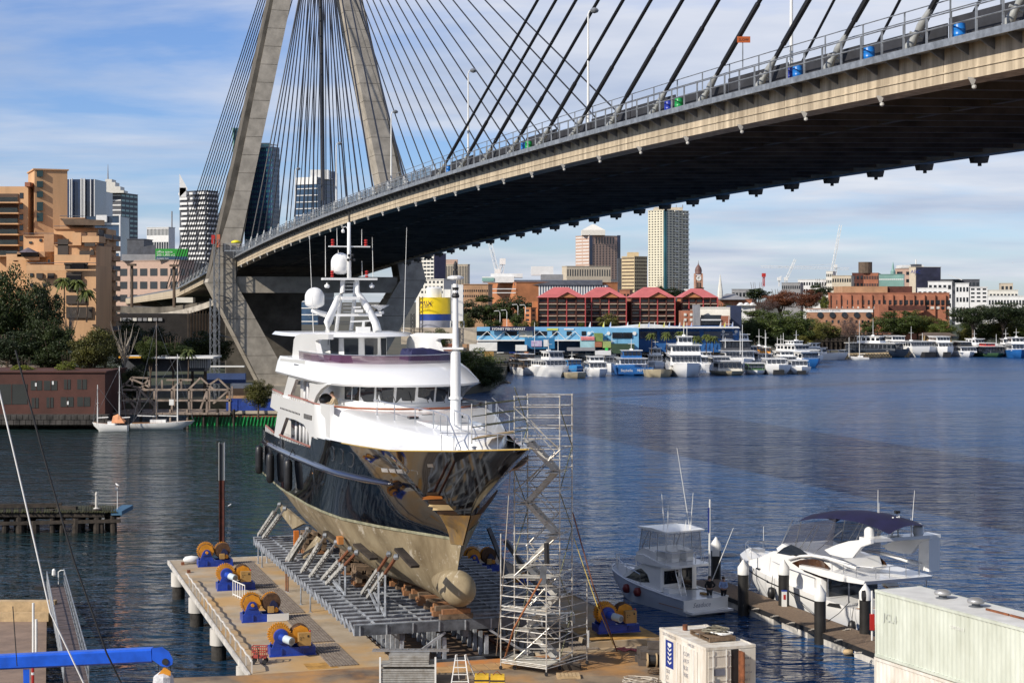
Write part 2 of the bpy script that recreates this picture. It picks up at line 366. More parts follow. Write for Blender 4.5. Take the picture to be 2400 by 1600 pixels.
mb = MB(); p = Br(-2.8, 15.25, 0); mb.box(p.x-2, p.x+2, p.y-2.4, p.y+2.4, 103, 118); mb.build('pylon_head', CONC, bridge)
for n in (-12, -20, -29, -38):               # approach piers
    mb = MB(); rings = []
    for z, a, b in ((1.5, 7, 24), (H+hz(n)-3, 7, 24), (H+hz(n)+.6, 2, 29)):
        r_ = []
        for w_, dn in ((a,0),(b,0),(b,.25),(a,.25)):
            p = Br(n+dn, w_, 0); p.z = z; r_.append(p)
        rings.append(r_)
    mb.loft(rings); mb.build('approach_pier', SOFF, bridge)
mb = MB()                                     # pile cap of the pylon
p0 = Br(-2.1, 4.5, 0); p1 = Br(-2.1, 25, 0)
u = Vector((-ST, CT, 0))*11
mb.hull8([Vector((p.x,p.y,1.5)) for p in (p0, p1, p1+u, p0+u)]+[Vector((p.x,p.y,4.3)) for p in (p0, p1, p1+u, p0+u)]); mb.build('pile_cap', CONC, bridge)
MB().tube([D(757,470,334), D(753,100,334), D(742,-380,334)], .42, 8).build('stay_bundle', BLACKC, bridge)
# street lamps along the far side of the road
px_ = ['tall bridge street lamp nearest the right edge, its head cut off', 'tall bridge street lamp among the crossing cables at top centre', 'bridge street lamp between right pylon leg and the crossing cables', 'street lamp on the bridge in front of the right pylon leg', 'small bridge street lamp just left of the right pylon leg', 'distant bridge street lamp just right of the left pylon leg']
for k, Dl in enumerate((11.83, 16.0, 20.2, 24.3, 28.4, 32.5)):
    n = D0-Dl; b = Br(n, .7, 1.25); t = T('street_lamp', px_[k], 'street lamp', b, 'street lamps on the bridge')
    MB().tube([b, b+Vector((0,0,9.3))], [.11,.06], 8).build('pole', WPAINT, t, smooth='auto')
    MB().tube([b+Vector((0,0,9.3)), b+Vector((.1,.1,9.55)), b+Vector((.35,.1,9.6))], .05, 6).build('arm', WPAINT, t)
    MB().lathe([(.02,-.18),(.26,-.1),(.32,.05),(.2,.2),(.02,.25)], b+Vector((.45,.1,9.55)), 10).build('lamp_head', STEEL, t, smooth='auto')
# drums standing on the walkway
drums = [(1067,.26,'blue','leftmost of all drums'),(1248,.28,'blue','left of the farthest pair'),(1259,.28,'green','right of the farthest pair'),(1595,.26,'navy','left of the middle pair'),(1620,.26,'green','right of the middle pair'),(1891,.26,'navy','left of the nearest pair'),(1906,.26,'blue','right of the nearest pair'),(2078,.28,'blue','alone between two cable sockets'),(2296,.28,'blue','nearest the right edge of the photo')]
DC = {'blue': mat('blue_drum_plastic', (.01,.17,.55), .35), 'navy': mat('navy_drum_plastic', (.012,.03,.3), .35), 'green': mat('green_drum_plastic', (.01,.3,.07), .35)}
for x, r, c, where in drums:
    n = D0-21307/(x-25)-.12; p = Br(n, -.42, 1.63); t = T('plastic_drum', '%s drum on bridge walkway, %s' % (c if c != 'navy' else 'dark blue', where), 'drum', p, 'plastic drums on the bridge walkway')
    MB().lathe([(r*.95,0),(r,.04),(r,.22),(r*1.04,.24),(r,.26),(r,.46),(r*1.04,.48),(r,.5),(r*.96,.7)], p, 14).build('barrel', DC[c], t, smooth='auto')
    MB().lathe([(r*.9,.68),(r*.9,.72),(.05,.73)], p, 14).build('lid', DC[c], t)
p = Br(D0-21307/(1725-25), .4, 3.2); t = T('roadwork_sign', 'small orange-red sign board on a pole standing above the bridge parapet', 'sign', p)
MB().bar(p, p+Vector((0,0,1.6)), .06).build('pole', STEEL, t); MB().box(p.x-.32, p.x+.42, p.y-.05, p.y+.0, p.z+1.5, p.z+1.85).build('board', mat('orange_sign', (.45,.1,.02), .5), t)
text('SLOW', .2, p+Vector((-.24,-.06,1.6)), (1,0,0), (0,0,1), BLACK, t)
# lattice hoist mast beside the left leg, and work platform
def lattice(mb, a, b, w_, step=.9, r=.04, faces=4):
    a = Vector(a); b = Vector(b); L = (b-a).length; d = (b-a).normalized(); up = Vector((0,0,1)) if abs(d.z) < .9 else Vector((0,1,0))
    u = d.cross(up).normalized()*w_/2; v = u.cross(d).normalized()*w_/2; cs = [u+v, u-v, -u-v, -u+v]
    for c in cs: mb.bar(a+c, b+c, r*1.6)
    n = max(2, int(L/step))
    for i in range(n):
        p, q = a+d*L*i/n, a+d*L*(i+1)/n
        for k in range(faces):
            c0, c1 = cs[k], cs[(k+1) % 4]; mb.bar(p+(c0 if i % 2 else c1), q+(c1 if i % 2 else c0), r)
    return mb
Ym = Br(-2.1,0,0).y
for x, yt, lb in ((508,560,'tall grey lattice hoist mast with red head beside left pylon leg'),(499,700,'shorter grey lattice mast left of the tall hoist mast by the pylon')):
    b = D(x, 890, Ym); b.z = 1.7; tp = D(x, yt, Ym); t = T('hoist_mast', lb, 'mast', b)
    lattice(MB(), b, tp, .95, 1.3, .07).build('lattice', STEELD, t, kind='stuff')
    if yt < 600:
        MB().box(tp.x-.9, tp.x-.3, tp.y-.3, tp.y+.3, tp.z-.9, tp.z+.7).build('hoist_head', RED, t); MB().box(tp.x+.05, tp.x+.6, tp.y-.3, tp.y+.3, tp.z-1.5, tp.z+.8).build('guard_panel', mat('orange_guard',(.5,.12,.05),.6), t)
        for yy in (598, 690, 783):
            q = D(x, yy, Ym); MB().bar(q, D(x+30, yy+8, Ym+2), .12).build('wall_tie', STEELD, t)
q = D(548, 588, Ym-1); t = T('work_platform', 'small grey work platform with yellow cover between pylon and deck', 'platform', q)
MB().box(q.x-1.5, q.x+1.6, q.y-1, q.y+1, q.z-.1, q.z+.1).build('floor', STEEL, t)
for dx in (-1.4, -.4, .6, 1.5):
    MB().bar(q+Vector((dx,-1,0)), q+Vector((dx,-1,1.3)), .08).build('post', STEEL, t)
MB().bar(q+Vector((-1.4,-1,1.3)), q+Vector((1.5,-1,1.3)), .08).build('rail', STEEL, t)
MB().lathe([(.9,0),(.85,.3),(.3,.5)], q+Vector((.4,0,1.4)), 10).build('cover', mat('yellow_cover',(.7,.62,.02),.5), t, smooth=True)
# ================================================================ yacht on the ship lift
def Yt(a, b, z): return Vector((-2.37-.297*a+.955*b, 86.19+.955*a+.297*b, z))
def z1(x, y): return 580+x/3.92, 480+y/3.92
def z2(x, y): return 580+x/3.5636, 800+y/3.5636
def z3(x, y): return 580+x/3.5636, 1000+y/3.5636
def yb(p, b):                                # photo pixel on the fore-and-aft plane at offset b -> (a, z)
    k = (p[0]-1200)/F; a = (-2.37+.955*b-k*(86.19+.297*b))/(.297+k*.955); Y = 86.19+.955*a+.297*b
    return a, H-(p[1]-YH)*Y/F
def tab(t, x):
    if x <= t[0][0]: return t[0][1]
    for (x0, y0), (x1, y1) in zip(t, t[1:]):
        if x <= x1:
            return y0+(y1-y0)*(x-x0)/(x1-x0)
    return t[-1][1]
CB = -.5                                      # centre plane of the yacht in lift coordinates
sbT = [(-11.9,.02),(-11.3,.35),(-10,.95),(-7.5,2.1),(-5,3.0),(-2.3,3.8),(2.3,4.3),(6,4.6),(10,4.75),(20,4.8),(28,4.65),(33,4.45),(35,4.2)]
szT = [(-11.9,13.4),(-7.5,13.0),(-2,12.6),(2.5,12.45),(6,12.35),(12.6,12.17),(13.7,12.1),(14.2,11.42),(25,11.13),(33,11.05),(35,11.05)]
bbT = [(-1.2,0),(.2,.45),(2.3,1.45),(5,2.65),(9,3.95),(12,4.35),(16,4.6),(25,4.65),(33,4.3),(35,4.2)]
smT = [(-11.9,13.4),(-9.4,12.49),(-5.6,10.78),(-2.7,9.46),(-1.3,8.2),(-1.2,8.0)]
zkT = [(-1.2,8.0),(-.6,6.9),(0,5.6),(1,4.6),(3,4.42),(20,4.42),(24,4.7),(29,5.9),(34,7.3),(35,7.6)]
def hb(a, z):
    zs = tab(szT, a)
    if a < -1.2:
        z0 = tab(smT, a); t = max(0, (z-z0)/max(.01, zs-z0)); return tab(sbT, a)*t**.85
    if z >= 8:
        t = (z-8)/(zs-8); g = 1.45-.45*min(1, a/12); b0 = tab(bbT, a); return b0+(tab(sbT, a)-b0)*max(0, t)**g
    zk = tab(zkT, a); t = max(0, (z-zk)/(8-zk)); e = .95-.55*min(1, a/9) if a < 24 else .40+.2*min(1, (a-24)/10)
    return tab(bbT, a)*t**e
def hp(p, off=0.0):                           # photo pixel -> (a, b, z) on the visible hull side
    b = -5.0
    for _ in range(25):
        a, z = yb(p, b); b = .5*b+.5*(CB-hb(a, z))
    return a, b-off, z
def SBF(a): return 1-.22*min(1, max(0, (4-a)/8))
def hull_part(stations, zlo, zhi, nz):
    mb = MB(Yt); rp = []
    for a in stations:
        z0, z1_ = zlo(a), zhi(a); zz_ = [z0+(z1_-z0)*j/nz for j in range(nz+1)]
        rp.append([(a, CB-hb(a, z), z) for z in zz_]+[(a, CB+hb(a, z)*SBF(a), z) for z in reversed(zz_)])
    return mb, rp
yacht = T('motor_yacht', 'large white motor yacht with black hull hauled out on the ship lift, bow towards camera', 'yacht', Yt(15, 0, 4.4))
NAVY = mat('black_gloss_topside', (.0035,.005,.009), .05, var=.1, scale=.2, spec=.6, coat=.5)
def foulmat():
    m = mat('fouled_antifouling', (.33,.27,.17), .8, var=.2, scale=.5, col2=(.13,.095,.05), bump=.45, vs_=(1,1,.45)); t = m.node_tree; b = t.nodes['Principled BSDF']
    g = nd(t, 'ShaderNodeNewGeometry'); n = nd(t, 'ShaderNodeTexNoise'); n.inputs['Scale'].default_value = 1.6; n.inputs['Detail'].default_value = 9; n.inputs['Roughness'].default_value = .75
    mp = nd(t, 'ShaderNodeMapping'); mp.inputs['Scale'].default_value = (1.2,.5,.6); t.links.new(g.outputs['Position'], mp.inputs[0]); t.links.new(mp.outputs[0], n.inputs['Vector'])
    r = nd(t, 'ShaderNodeValToRGB'); r.color_ramp.elements[0].position = .56; r.color_ramp.elements[1].position = .64
    mxn = nd(t, 'ShaderNodeMixRGB'); mxn.inputs[2].default_value = (.58,.53,.44,1); old = b.inputs['Base Color'].links[0].from_socket
    t.links.new(n.outputs['Fac'], r.inputs[0]); t.links.new(math_n('MULTIPLY', r.outputs[0], .65, tree=t), mxn.inputs[0]); t.links.new(old, mxn.inputs[1]); t.links.new(mxn.outputs[0], b.inputs['Base Color']); return m
FOUL = foulmat()
st = [-11.9,-11.7,-11.2,-10.5,-9.6,-8.6,-7.5,-6,-4.5,-3.2,-2.2,-1.6,-1.2]+[-.6,0,.6,1.2,2,3,4,5.5,7,9,11,12.6,13.4,13.7,13.85,14.05,14.2,16,20,25,30,33,35]
mb, rp = hull_part(st, lambda a: tab(smT, a) if a < -1.2 else 8.0, lambda a: tab(szT, a), 14)
mb.loft(rp, False, False); tr = rp[-1]; mb.poly(tr); mb.build('topsides', NAVY, yacht, smooth='auto')
mb, rp = hull_part([-1.18,-.8,-.3,.3,1.1,2,3,4,5.5,7,9,11,13,16,20,24,27,30,33,35], lambda a: tab(zkT, a), lambda a: 8.0, 14)
mb.loft(rp, False, False); mb.poly(rp[-1]); mb.build('hull_bottom', FOUL, yacht, smooth='auto')
mb = MB(Yt)                                   # bulbous bow
rings = []
for i in range(17):
    u = (i/16)**1.6; a = -1.95+7*u; r = .86*(math.sqrt(max(.02, 1-(1-min(1, u/.2))**2)) if u < .25 else 1-(u-.25)*.75)
    rings.append([(a, CB+r*math.cos(t*math.pi/9)*(.98), 5.5+r*1.05*math.sin(t*math.pi/9)) for t in range(18)])
mb.loft(rings); mb.build('bulbous_bow', FOUL, yacht, smooth=True)
for k in range(11): # draught marks
    p = hp(z3(1700-k*2, 1235+k*21)); a = .5+.02*k
    a = 1.9; z = 6.0-.1*k; MB(Yt).bar((a-.12, -hb(a-.12, z)-.02 if 0 else -1.0, z), (a+.3, -1.0, z), .03).build('draught_mark', FOUL, yacht) if 0 else None
mb = MB(Yt); bz = [(a, 8.0) for a in st if a >= -1.2]   # weed line at the waterline
for s in (-1, 1): mb.loft([[(a, CB+s*(hb(a, 8.0)+.015), 7.9), (a, CB+s*(hb(a, 8.0)+.015), 8.04)] for a, _ in bz], False, False)
mb.build('waterline_weed', mat('weed_line', (.30,.29,.2), .9, scale=2, col2=(.1,.1,.06)), yacht, normals=False)
# decks and gold line
def deck(name, outline, z, m, th=.06):
    mb = MB(Yt); mb.prism([(a, b, z) for a, b in outline]+[(a, -b, z) for a, b in reversed(outline) if b > .03], Vector((0,0,0)))
    return mb
def slab(outl_lo, z0, outl_hi, z1_, name, m, par=None, off=0, smooth='auto', mids=None):
    d_ = .5+off; off = -.5; outl_lo, outl_hi = [[(a, max(.03, b-d_) if b > .04 else b) for a, b in o_] for o_ in (outl_lo, outl_hi)]; mids = [([(a, max(.03, b-d_) if b > .04 else b) for a, b in o_], z) for o_, z in (mids or [])]
    def ring(o_, z): return [(a, b+off, z) for a, b in o_]+[(a, -b+off, z) for a, b in reversed(o_) if b > .03]
    mb = MB(Yt); rs = [ring(outl_lo, z0)]
    for o_, z in (mids or []): rs.append(ring(o_, z))
    rs.append(ring(outl_hi, z1_)); mb.loft(rs); return mb.build(name, m, par or yacht, smooth=smooth)
TEAK = mat('teak', (.33,.17,.075), .6, var=.15, scale=4)
MAHOG = mat('varnished_cap_rail', (.30,.085,.03), .3, var=.1)
deckO = [(a, max(.03, hb(a, 12.0)-.06)) for a in (-8.2,-7,-6,-5,-3.5,-2,0,2.5,6,10,14)]
slab(deckO, 12.0, deckO, 12.08, 'foredeck', TEAK, off=-.5)
aftO = [(a, tab(sbT, a)-.12) for a in (14,20,28,33)]
slab(aftO, 9.95, aftO, 10.03, 'main_deck', TEAK, off=-.5)
GOLD = mat('gold_cove_line', (.62,.42,.10), .35, .3, var=.05)
mb = MB(Yt)
for s in (-1, 1):
    mb.tube([(a, CB+s*(tab(sbT, a)*(SBF(a) if s > 0 else 1)+.01), tab(szT, a)+.02) for a in (-11.9,-11.3,-10,-8.6,-7.5,-5,-3.5,-2,0,2.5,4,6)], .035, 6)
mb.build('gold_rail', GOLD, yacht)
mb = MB(Yt)
for s in (-1, 1):
    mb.tube([(a, CB+s*(hb(a, tab([(2.1,10.5),(15,10.5),(33,10.25)], a))+.05), tab([(2.1,10.5),(15,10.5),(33,10.25)], a)) for a in (2.1,3,5,8,12,15,20,25,30,33)], [.04,.12,.16,.17,.17,.17,.17,.17,.17,.17], 8)
mb.build('rub_rail', mat('black_gloss_rail', (.02,.022,.045), .15, coat=.8), yacht, smooth=True)
WHITEm = WHITE
def plate(px, b, name, th=.22, conv=z2, m=None, par=None, lab=None, bR=None):
    pts = [yb(conv(*p), b) for p in px]; out = None
    for s in (-1, 1):
        mb = MB(Yt); b0 = -abs(b) if s < 0 else (bR or abs(b)-1.0); mb.prism([(a, b0, z) for a, z in pts], (0, -th*s, 0)); out = mb.build(name, m or WHITEm, par or yacht)
    return out
plate([(190,545),(205,435),(300,465),(500,521),(548,508),(690,530),(690,826),(640,815),(577,797),(548,830),(530,905),(514,850),(508,760),(470,692),(400,655),(315,630),(255,590)], -5.12, 'upper_side_band')
plate([(252,585),(322,632),(262,806),(222,790)], -5.12, 'side_strut')
plate([(296,463),(343,283),(405,308),(348,475)], -4.95, 'side_strut')
plate([(515,345),(668,360),(612,400),(575,450),(550,512),(500,526),(520,395)], -4.95, 'side_pillar')
slab([(5.2,0.03),(5.6,1.8),(6.6,3.3),(8.2,4.5),(10.5,5.05),(12.5,5.12),(13,5.12)], 12.1, [(6.6,.03),(6.9,1.5),(7.5,2.8),(8.8,4.0),(10.8,4.75),(12.5,5.1),(13,5.12)], 14.02, 'forward_bulwark', WHITEm, off=-.15, mids=[([(5.6,.03),(6.0,1.7),(6.9,3.2),(8.4,4.4),(10.6,5.0),(12.5,5.12),(13,5.12)], 13.3)])
mb = MB(Yt)
for s in (-1, 1): mb.tube([(a, CB+s*(b-.35), 14.05) for a, b in [(6.55,.03),(6.85,1.5),(7.45,2.8),(8.75,4.0),(10.8,4.78),(13,5.08),(15,5.0),(17,5.0)]], .05, 6)
mb.build('cap_rail', MAHOG, yacht)
slab([(12.9,4.95),(29,4.9)], 12.85, [(12.9,4.95),(29,4.9)], 12.95, 'upper_deck', TEAK)
# trunk on the foredeck
mb = MB(Yt); rings = []
for a, w_, zt in [(-5.6,.55,12.75),(-5.3,1.0,13.0),(-4.6,1.6,13.25),(-3.4,2.25,13.42),(-1.5,2.9,13.52),(1,3.45,13.6),(4,3.95,13.72),(6.2,4.35,13.85),(8.5,4.6,13.98)]:
    zb = 12.05; h = zt-zb; r = min(.35, w_*.35)
    half = [(w_+.12, zb), (w_, zb+h*.5), (w_-r*.12, zt-r*.75), (w_-r*.45, zt-r*.22), (w_-r*1.3, zt), (w_*.3, zt+.05)]
    rings.append([(a, CB-x*.92, z) for x, z in half]+[(a, CB+x*.92*SBF(a), z) for x, z in reversed(half)])
mb.loft(rings); mb.build('foredeck_trunk', WHITEm, yacht, smooth='auto')
# white infill between sheer and trunk on the visible side
mb = MB(Yt)
for s in (-1, 1): mb.loft([[(a, CB+s*(tab(sbT, a)-.03)*(SBF(a) if s > 0 else 1), tab(szT, a)+.05), (a, CB+s*max(.02, tab(sbT, a)-.25)*(SBF(a) if s > 0 else 1), tab(szT, a)+(.22 if a > -2 else .06)), (a, CB+s*max(.01, min(tab(sbT,a)-.3, w_-.3))*(SBF(a) if s > 0 else 1), z)] for a, w_, z in [(-11.2,.45,13.35),(-10,1.0,13.2),(-8.6,1.5,13.1),(-7,2.0,13.0),(-5,2.7,12.92),(-3,3.1,12.9),(-1.5,3.4,12.9),(1,3.7,13.0),(4,4.1,13.15),(6.5,4.5,13.4),(9,4.9,13.7),(11.5,5.05,13.95),(13.2,5.1,14.0)]], False, False)
mb.build('side_coaming', WHITEm, yacht, smooth=True, normals=False)
slab([(-1.6,.03),(-1.5,1.1),(-.4,1.5),(2.5,1.6)], 13.5, [(-1.4,.03),(-1.3,.95),(-.3,1.3),(2.4,1.4)], 13.72, 'sunpad_hatch', WHITEm, off=-.5)
for k in range(5):
    MB(Yt).box(-6.0+.52*k, -5.4+.52*k, -1.75, -.95, 12.1, 12.35+.26*k).build('step', mat('blue_white_step', (.50,.60,.80), .4), yacht)
def rail(pts, name='handrail', r=.028, m=None, posts=None, h=.0, par=None):
    mb = MB(Yt); mb.tube(pts, r, 5)
    if posts:
        for a, b, z in posts: mb.tube([(a, b, z), (a, b, z+h)], r*.9, 5)
    return mb.build(name, m or STAIN, par or yacht)
for s, off in ((-1, -.85), (-1, -1.9)):
    pts = [(-6.0, off, 13.0), (-3.6, off, 14.35), (-1.0, off, 14.45)]
    rail(pts, 'stair_rail', .03, posts=[(-6, off, 12.1), (-4.8, off, 12.7), (-3.6, off, 13.3), (-2.3, off, 13.3), (-1.0, off, 13.4)], h=.98)
pts = [(-1.0,-1.9,14.45),(1.5,-2.6,14.5),(4.5,-3.2,14.6),(6.3,-3.3,14.6)]
rail(pts, 'trunk_rail', .03, posts=[(-.9,-1.9,13.5),(.8,-2.4,13.5),(3.2,-2.9,13.6),(5.5,-3.3,13.7)], h=.95)
pts = [(-2.5,1.6,14.2),(1.5,2.2,14.4),(4.5,3.0,14.5),(6.3,3.3,14.6)]
rail(pts, 'trunk_rail', .03, posts=[(-2.4,1.6,13.4),(1.5,2.2,13.5),(4.5,3,13.6)], h=.85)
# wheelhouse
WH = [(8.1,.03),(8.25,1.2),(8.9,2.3),(10.0,3.1),(12.5,3.5),(26,3.5)]
slab(WH, 12.1, WH, 14.22, 'wheelhouse_lower', WHITEm, off=-.2)
WT = [(a-.3, b+.05) for a, b in WH]
slab([(a+.12, max(.03, b-.1)) for a, b in WH], 14.15, [(a+.12, max(.03, b-.1)) for a, b in WT], 15.3, 'wheelhouse_upper', WHITEm, off=-.2)
def window_run(lo, z0, hi, z1_, n, name, m, off, fr=.07, t0=0, t1=1, proud=.02):
    lo, hi = [[(a, max(.03, b-.5-off) if b > .04 else b) for a, b in o_] for o_ in (lo, hi)]
    def pathpt(o_, t):
        full = [(a, -b) for a, b in reversed(o_)]+[(a, b) for a, b in o_ if b > .04]
        L = [0]
        for p, q in zip(full, full[1:]): L.append(L[-1]+math.hypot(q[0]-p[0], q[1]-p[1]))
        d = t*L[-1]
        for i in range(len(L)-1):
            if d <= L[i+1]+1e-9:
                u = (d-L[i])/max(1e-6, L[i+1]-L[i]); return full[i][0]+(full[i+1][0]-full[i][0])*u, full[i][1]+(full[i+1][1]-full[i][1])*u
        return full[-1]
    for k in range(n):
        mb = MB(Yt); ta, tb_ = t0+(t1-t0)*(k+fr)/n, t0+(t1-t0)*(k+1-fr)/n; rings = []
        for j in range(4):
            t = ta+(tb_-ta)*j/3; p, q = pathpt(lo, t), pathpt(hi, t); c = Vector((14, 0)); 
            def out(v, e):
                d = (Vector(v)-c); d.normalize(); return (v[0]+d.x*e, v[1]+d.y*e-.5)
            pl, ql = out(p, proud), out(q, proud); pi, qi = out(p, -.06), out(q, -.06)
            rings.append([(*pl, z0), (*ql, z1_), (*qi, z1_), (*pi, z0)])
        mb.loft(rings); mb.build(name, m, yacht)
WHs = [(8.22,.03),(8.37,1.15),(9.0,2.2),(10.1,3.0),(12.6,3.4)]; WTs = [(a-.3, b+.05) for a, b in WHs]
window_run(WHs, 14.30, WTs, 15.14, 10, 'wheelhouse_window', GLASS, -.2)
for k in range(6): # wipers
    p = D(*z2(1105+k*136, 508), 94.0-.5*k*.2); q = D(*z2(1085+k*136, 455), 93.8-.1*k); MB().bar(p+Vector((0,-.3,0)), q+Vector((0,-.3,0)), .03).build('window_wiper', BLACK, yacht)
# side cabins inside the openings
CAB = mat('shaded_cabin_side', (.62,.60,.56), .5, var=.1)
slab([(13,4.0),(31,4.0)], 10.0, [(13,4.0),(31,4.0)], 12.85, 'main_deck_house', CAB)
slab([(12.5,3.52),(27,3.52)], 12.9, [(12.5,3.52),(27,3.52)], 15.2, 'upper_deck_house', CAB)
for a0, a1, bb, za, zb in [(18,19.4,4.02,10.9,12.6),(20,21.2,4.02,10.9,12.6),(22,24.5,4.02,10.7,12.7),(25,27.5,4.02,10.7,12.7),(15,16.4,3.54,13.4,14.9),(17,19,3.54,13.3,14.9),(19.5,22,3.54,13.3,14.9)]:
    for s in (-1, 1): MB(Yt).box(a0, a1, (s*bb if s < 0 else bb-1)-.03, (s*bb if s < 0 else bb-1)+.03, za, zb).build('cabin_window', GLASS, yacht)
CURT = mat('white_curtain', (.7,.7,.72), .8, var=.2, scale=6, vs_=(3,3,.1))
for x in (405, 440, 470, 495): 
    a, z = yb(z2(x, 740), -4.4); MB(Yt).tube([(a, -4.35, 10.9), (a, -4.35, 12.6)], .13, 6).build('curtain', CURT, yacht, smooth=True)
for x in (455, 480, 505):
    a, z = yb(z2(x, 400), -4.4); MB(Yt).tube([(a, -4.2, 13.2), (a, -4.2, 14.9)], .11, 6).build('curtain', CURT, yacht, smooth=True)
def balus(x0y0, x1y1, b, n, dz, name='balustrade'):
    a0, zA = yb(x0y0, b); a1, zB = yb(x1y1, b)
    t_ = MB(Yt); t_.tube([(a0, b, zA), (a1, b, zB)], .06, 6); o = t_.build(name, MAHOG, yacht)
    for k in range(n+1):
        u = k/n; a = a0+(a1-a0)*u; z = zA+(zB-zA)*u; m2 = MB(Yt); m2.bar((a, b, z-dz), (a, b, z-.05), .08); m2.build('baluster', WPAINT, o)
balus(z2(268,778), z2(525,878), -5.15, 13, .55); balus(z2(345,448), z2(503,492), -4.95, 9, .5); balus(z2(215,400), z2(298,438), -4.9, 5, .4)
balus(z2(155,700), z2(222,760), -4.9, 5, .5)
# upper roof band and flybridge
lo = [(6.9,.03),(7.1,1.4),(7.9,2.9),(9.2,4.0),(11.2,4.6),(14,4.8),(27.2,4.75)]; hi = [(10.2,.03),(10.5,1.3),(11.2,2.5),(12.3,3.5),(14,4.25),(17,4.6),(27.0,4.55)]
mid = [(6.85,.03),(7.05,1.45),(7.85,2.95),(9.15,4.08),(11.2,4.68),(14,4.88),(27.2,4.83)]; mid2 = [(8.2,.03),(8.5,1.4),(9.4,2.8),(10.6,3.8),(12.6,4.45),(15.5,4.75),(27.1,4.7)]
slab(lo, 15.2, hi, 16.32, 'bridge_deck_roof', WHITEm, off=-.3, mids=[(mid, 15.32), (mid2, 15.95)])
plate([(250,250),(275,140),(480,158),(480,330),(400,312),(343,287)], -4.98, 'roof_overhang', th=.4)
TINT = mat('purple_tinted_glass', (.10,.035,.07), .12, alpha=.72, var=.1)
mb = MB(Yt); path = [(10.6,.03),(10.9,1.3),(11.6,2.45),(12.7,3.4),(14.4,4.1),(17,4.4),(21,4.4)]
full = [(a, -b-.3) for a, b in reversed(path)]+[(a, b-.7) for a, b in path[1:]]
mb.loft([[(a, b, 16.3), (a, b, 16.78)] for a, b in full], False, False); mb.build('windscreen', TINT, yacht, normals=False)
rail([(a, b, 16.8) for a, b in full], 'windscreen_rail', .025)
for k in range(6):
    MB(Yt).lathe([(.08,-.02),(.08,.02)], (12+k*.3, 0, 16.4), 6)
slab([(22.2,.03),(22.4,1.2),(23.2,2.0),(25,2.35),(30,2.35)], 16.3, [(22.3,.03),(22.5,1.2),(23.3,2.0),(25,2.35),(30,2.35)], 17.66, 'flybridge_house', WHITEm, off=-.35)
FH = [(22.25,.03),(22.45,1.2),(23.25,2.0),(25,2.33)]
window_run(FH, 16.4, FH, 17.5, 6, 'flybridge_window', GLASS, -.35, fr=.16, proud=.03)
slab([(21.0,.03),(21.3,1.6),(22.4,3.0),(24.5,4.0),(27,4.3),(31.5,4.2)], 17.62, [(21.3,.03),(21.6,1.5),(22.7,2.8),(24.7,3.8),(27,4.1),(31.4,4.0)], 17.82, 'flybridge_roof', WHITEm, off=-.45)
plate([(408,1428),(425,1238),(445,1200),(490,1183),(745,1190),(742,1236),(640,1236),(620,1254),(658,1420),(640,1455)], -4.4, 'flybridge_arch', conv=z1, th=.3, bR=3.3)
COV = mat('navy_canvas', (.012,.014,.07), .8, var=.2, scale=2, bump=.3)
mb = MB(Yt); mb.loft([[(a, 1.0, 16.3), (a, 1.1, 16.9+.1*math.sin(a*5)), (a, 2.2, 16.98+.08*math.sin(a*7)), (a, 3.3, 16.8), (a, 3.4, 16.3)] for a in (15.5,16,16.6,17.3,18,18.4)]); mb.build('seat_cover', COV, yacht)
mb = MB(Yt); mb.loft([[(a, -3.6, 16.3), (a, -3.5, 16.75), (a, -2.9, 16.7), (a, -2.8, 16.3)] for a in (14,15,16,17)]); mb.build('seat_cover', COV, yacht)
# radar mast
AM = 27.5
def mm(x, y, a=AM): return (a, (x-957)/139.5-.15, 17.75+(1175-y)/139.5)
for s in (-1, 1):
    pts = [mm(957+s*w_, y, a) for w_, y, a in ((235,1185,26.6),(222,1080,26.9),(150,930,27.3),(105,850,27.5),(70,800,27.5),(66,690,27.5))]
    MB(Yt).tube(pts, [.3,.27,.24,.2,.17,.16], 10).build('mast_leg', WHITEm, yacht, smooth=True)
    pts = [mm(957+s*70, 1185, 29.6), mm(957+s*66, 900, 28.4), mm(957+s*60, 700, 27.7)]
    MB(Yt).tube(pts, .13, 8).build('mast_backstay_leg', WHITEm, yacht, smooth=True)
for y in range(710, 1020, 34): MB(Yt).bar(mm(905, y, 27.8), mm(1005, y, 27.8), .05).build('ladder_rung', WPAINT, yacht)
def plank(x0, x1, y, d, th, name, a=AM, x0b=None, x1b=None):
    mb = MB(Yt); (A, b0, z), (_, b1, _z) = mm(x0, y, a), mm(x1, y, a); mb.loft([[(A-d, b0+.3, z), (A+d, b0+.3, z), (A+d, b0+.3, z+th), (A-d, b0+.3, z+th)] if 0 else [(A-d, b, z), (A+d, b, z), (A+d, b, z+th), (A-d, b, z+th)] for b in (b0, (b0+b1)/2, b1)]); return mb.build(name, WHITEm, yacht)
plank(700, 1205, 690, .35, .14, 'upper_platform'); plank(760, 1145, 388, .12, .08, 'crosstree'); plank(740, 1240, 1022, .55, .16, 'radar_platform'); plank(870, 1040, 870, .5, .2, 'mast_collar')
MB(Yt).tube([mm(600,965), mm(660,985), mm(760,1015)], [.12,.16,.2], 8).build('dome_arm', WHITEm, yacht, smooth=True)
MB(Yt).tube([mm(1275,985), mm(1150,1010)], [.1,.16], 8).build('dome_arm', WHITEm, yacht)
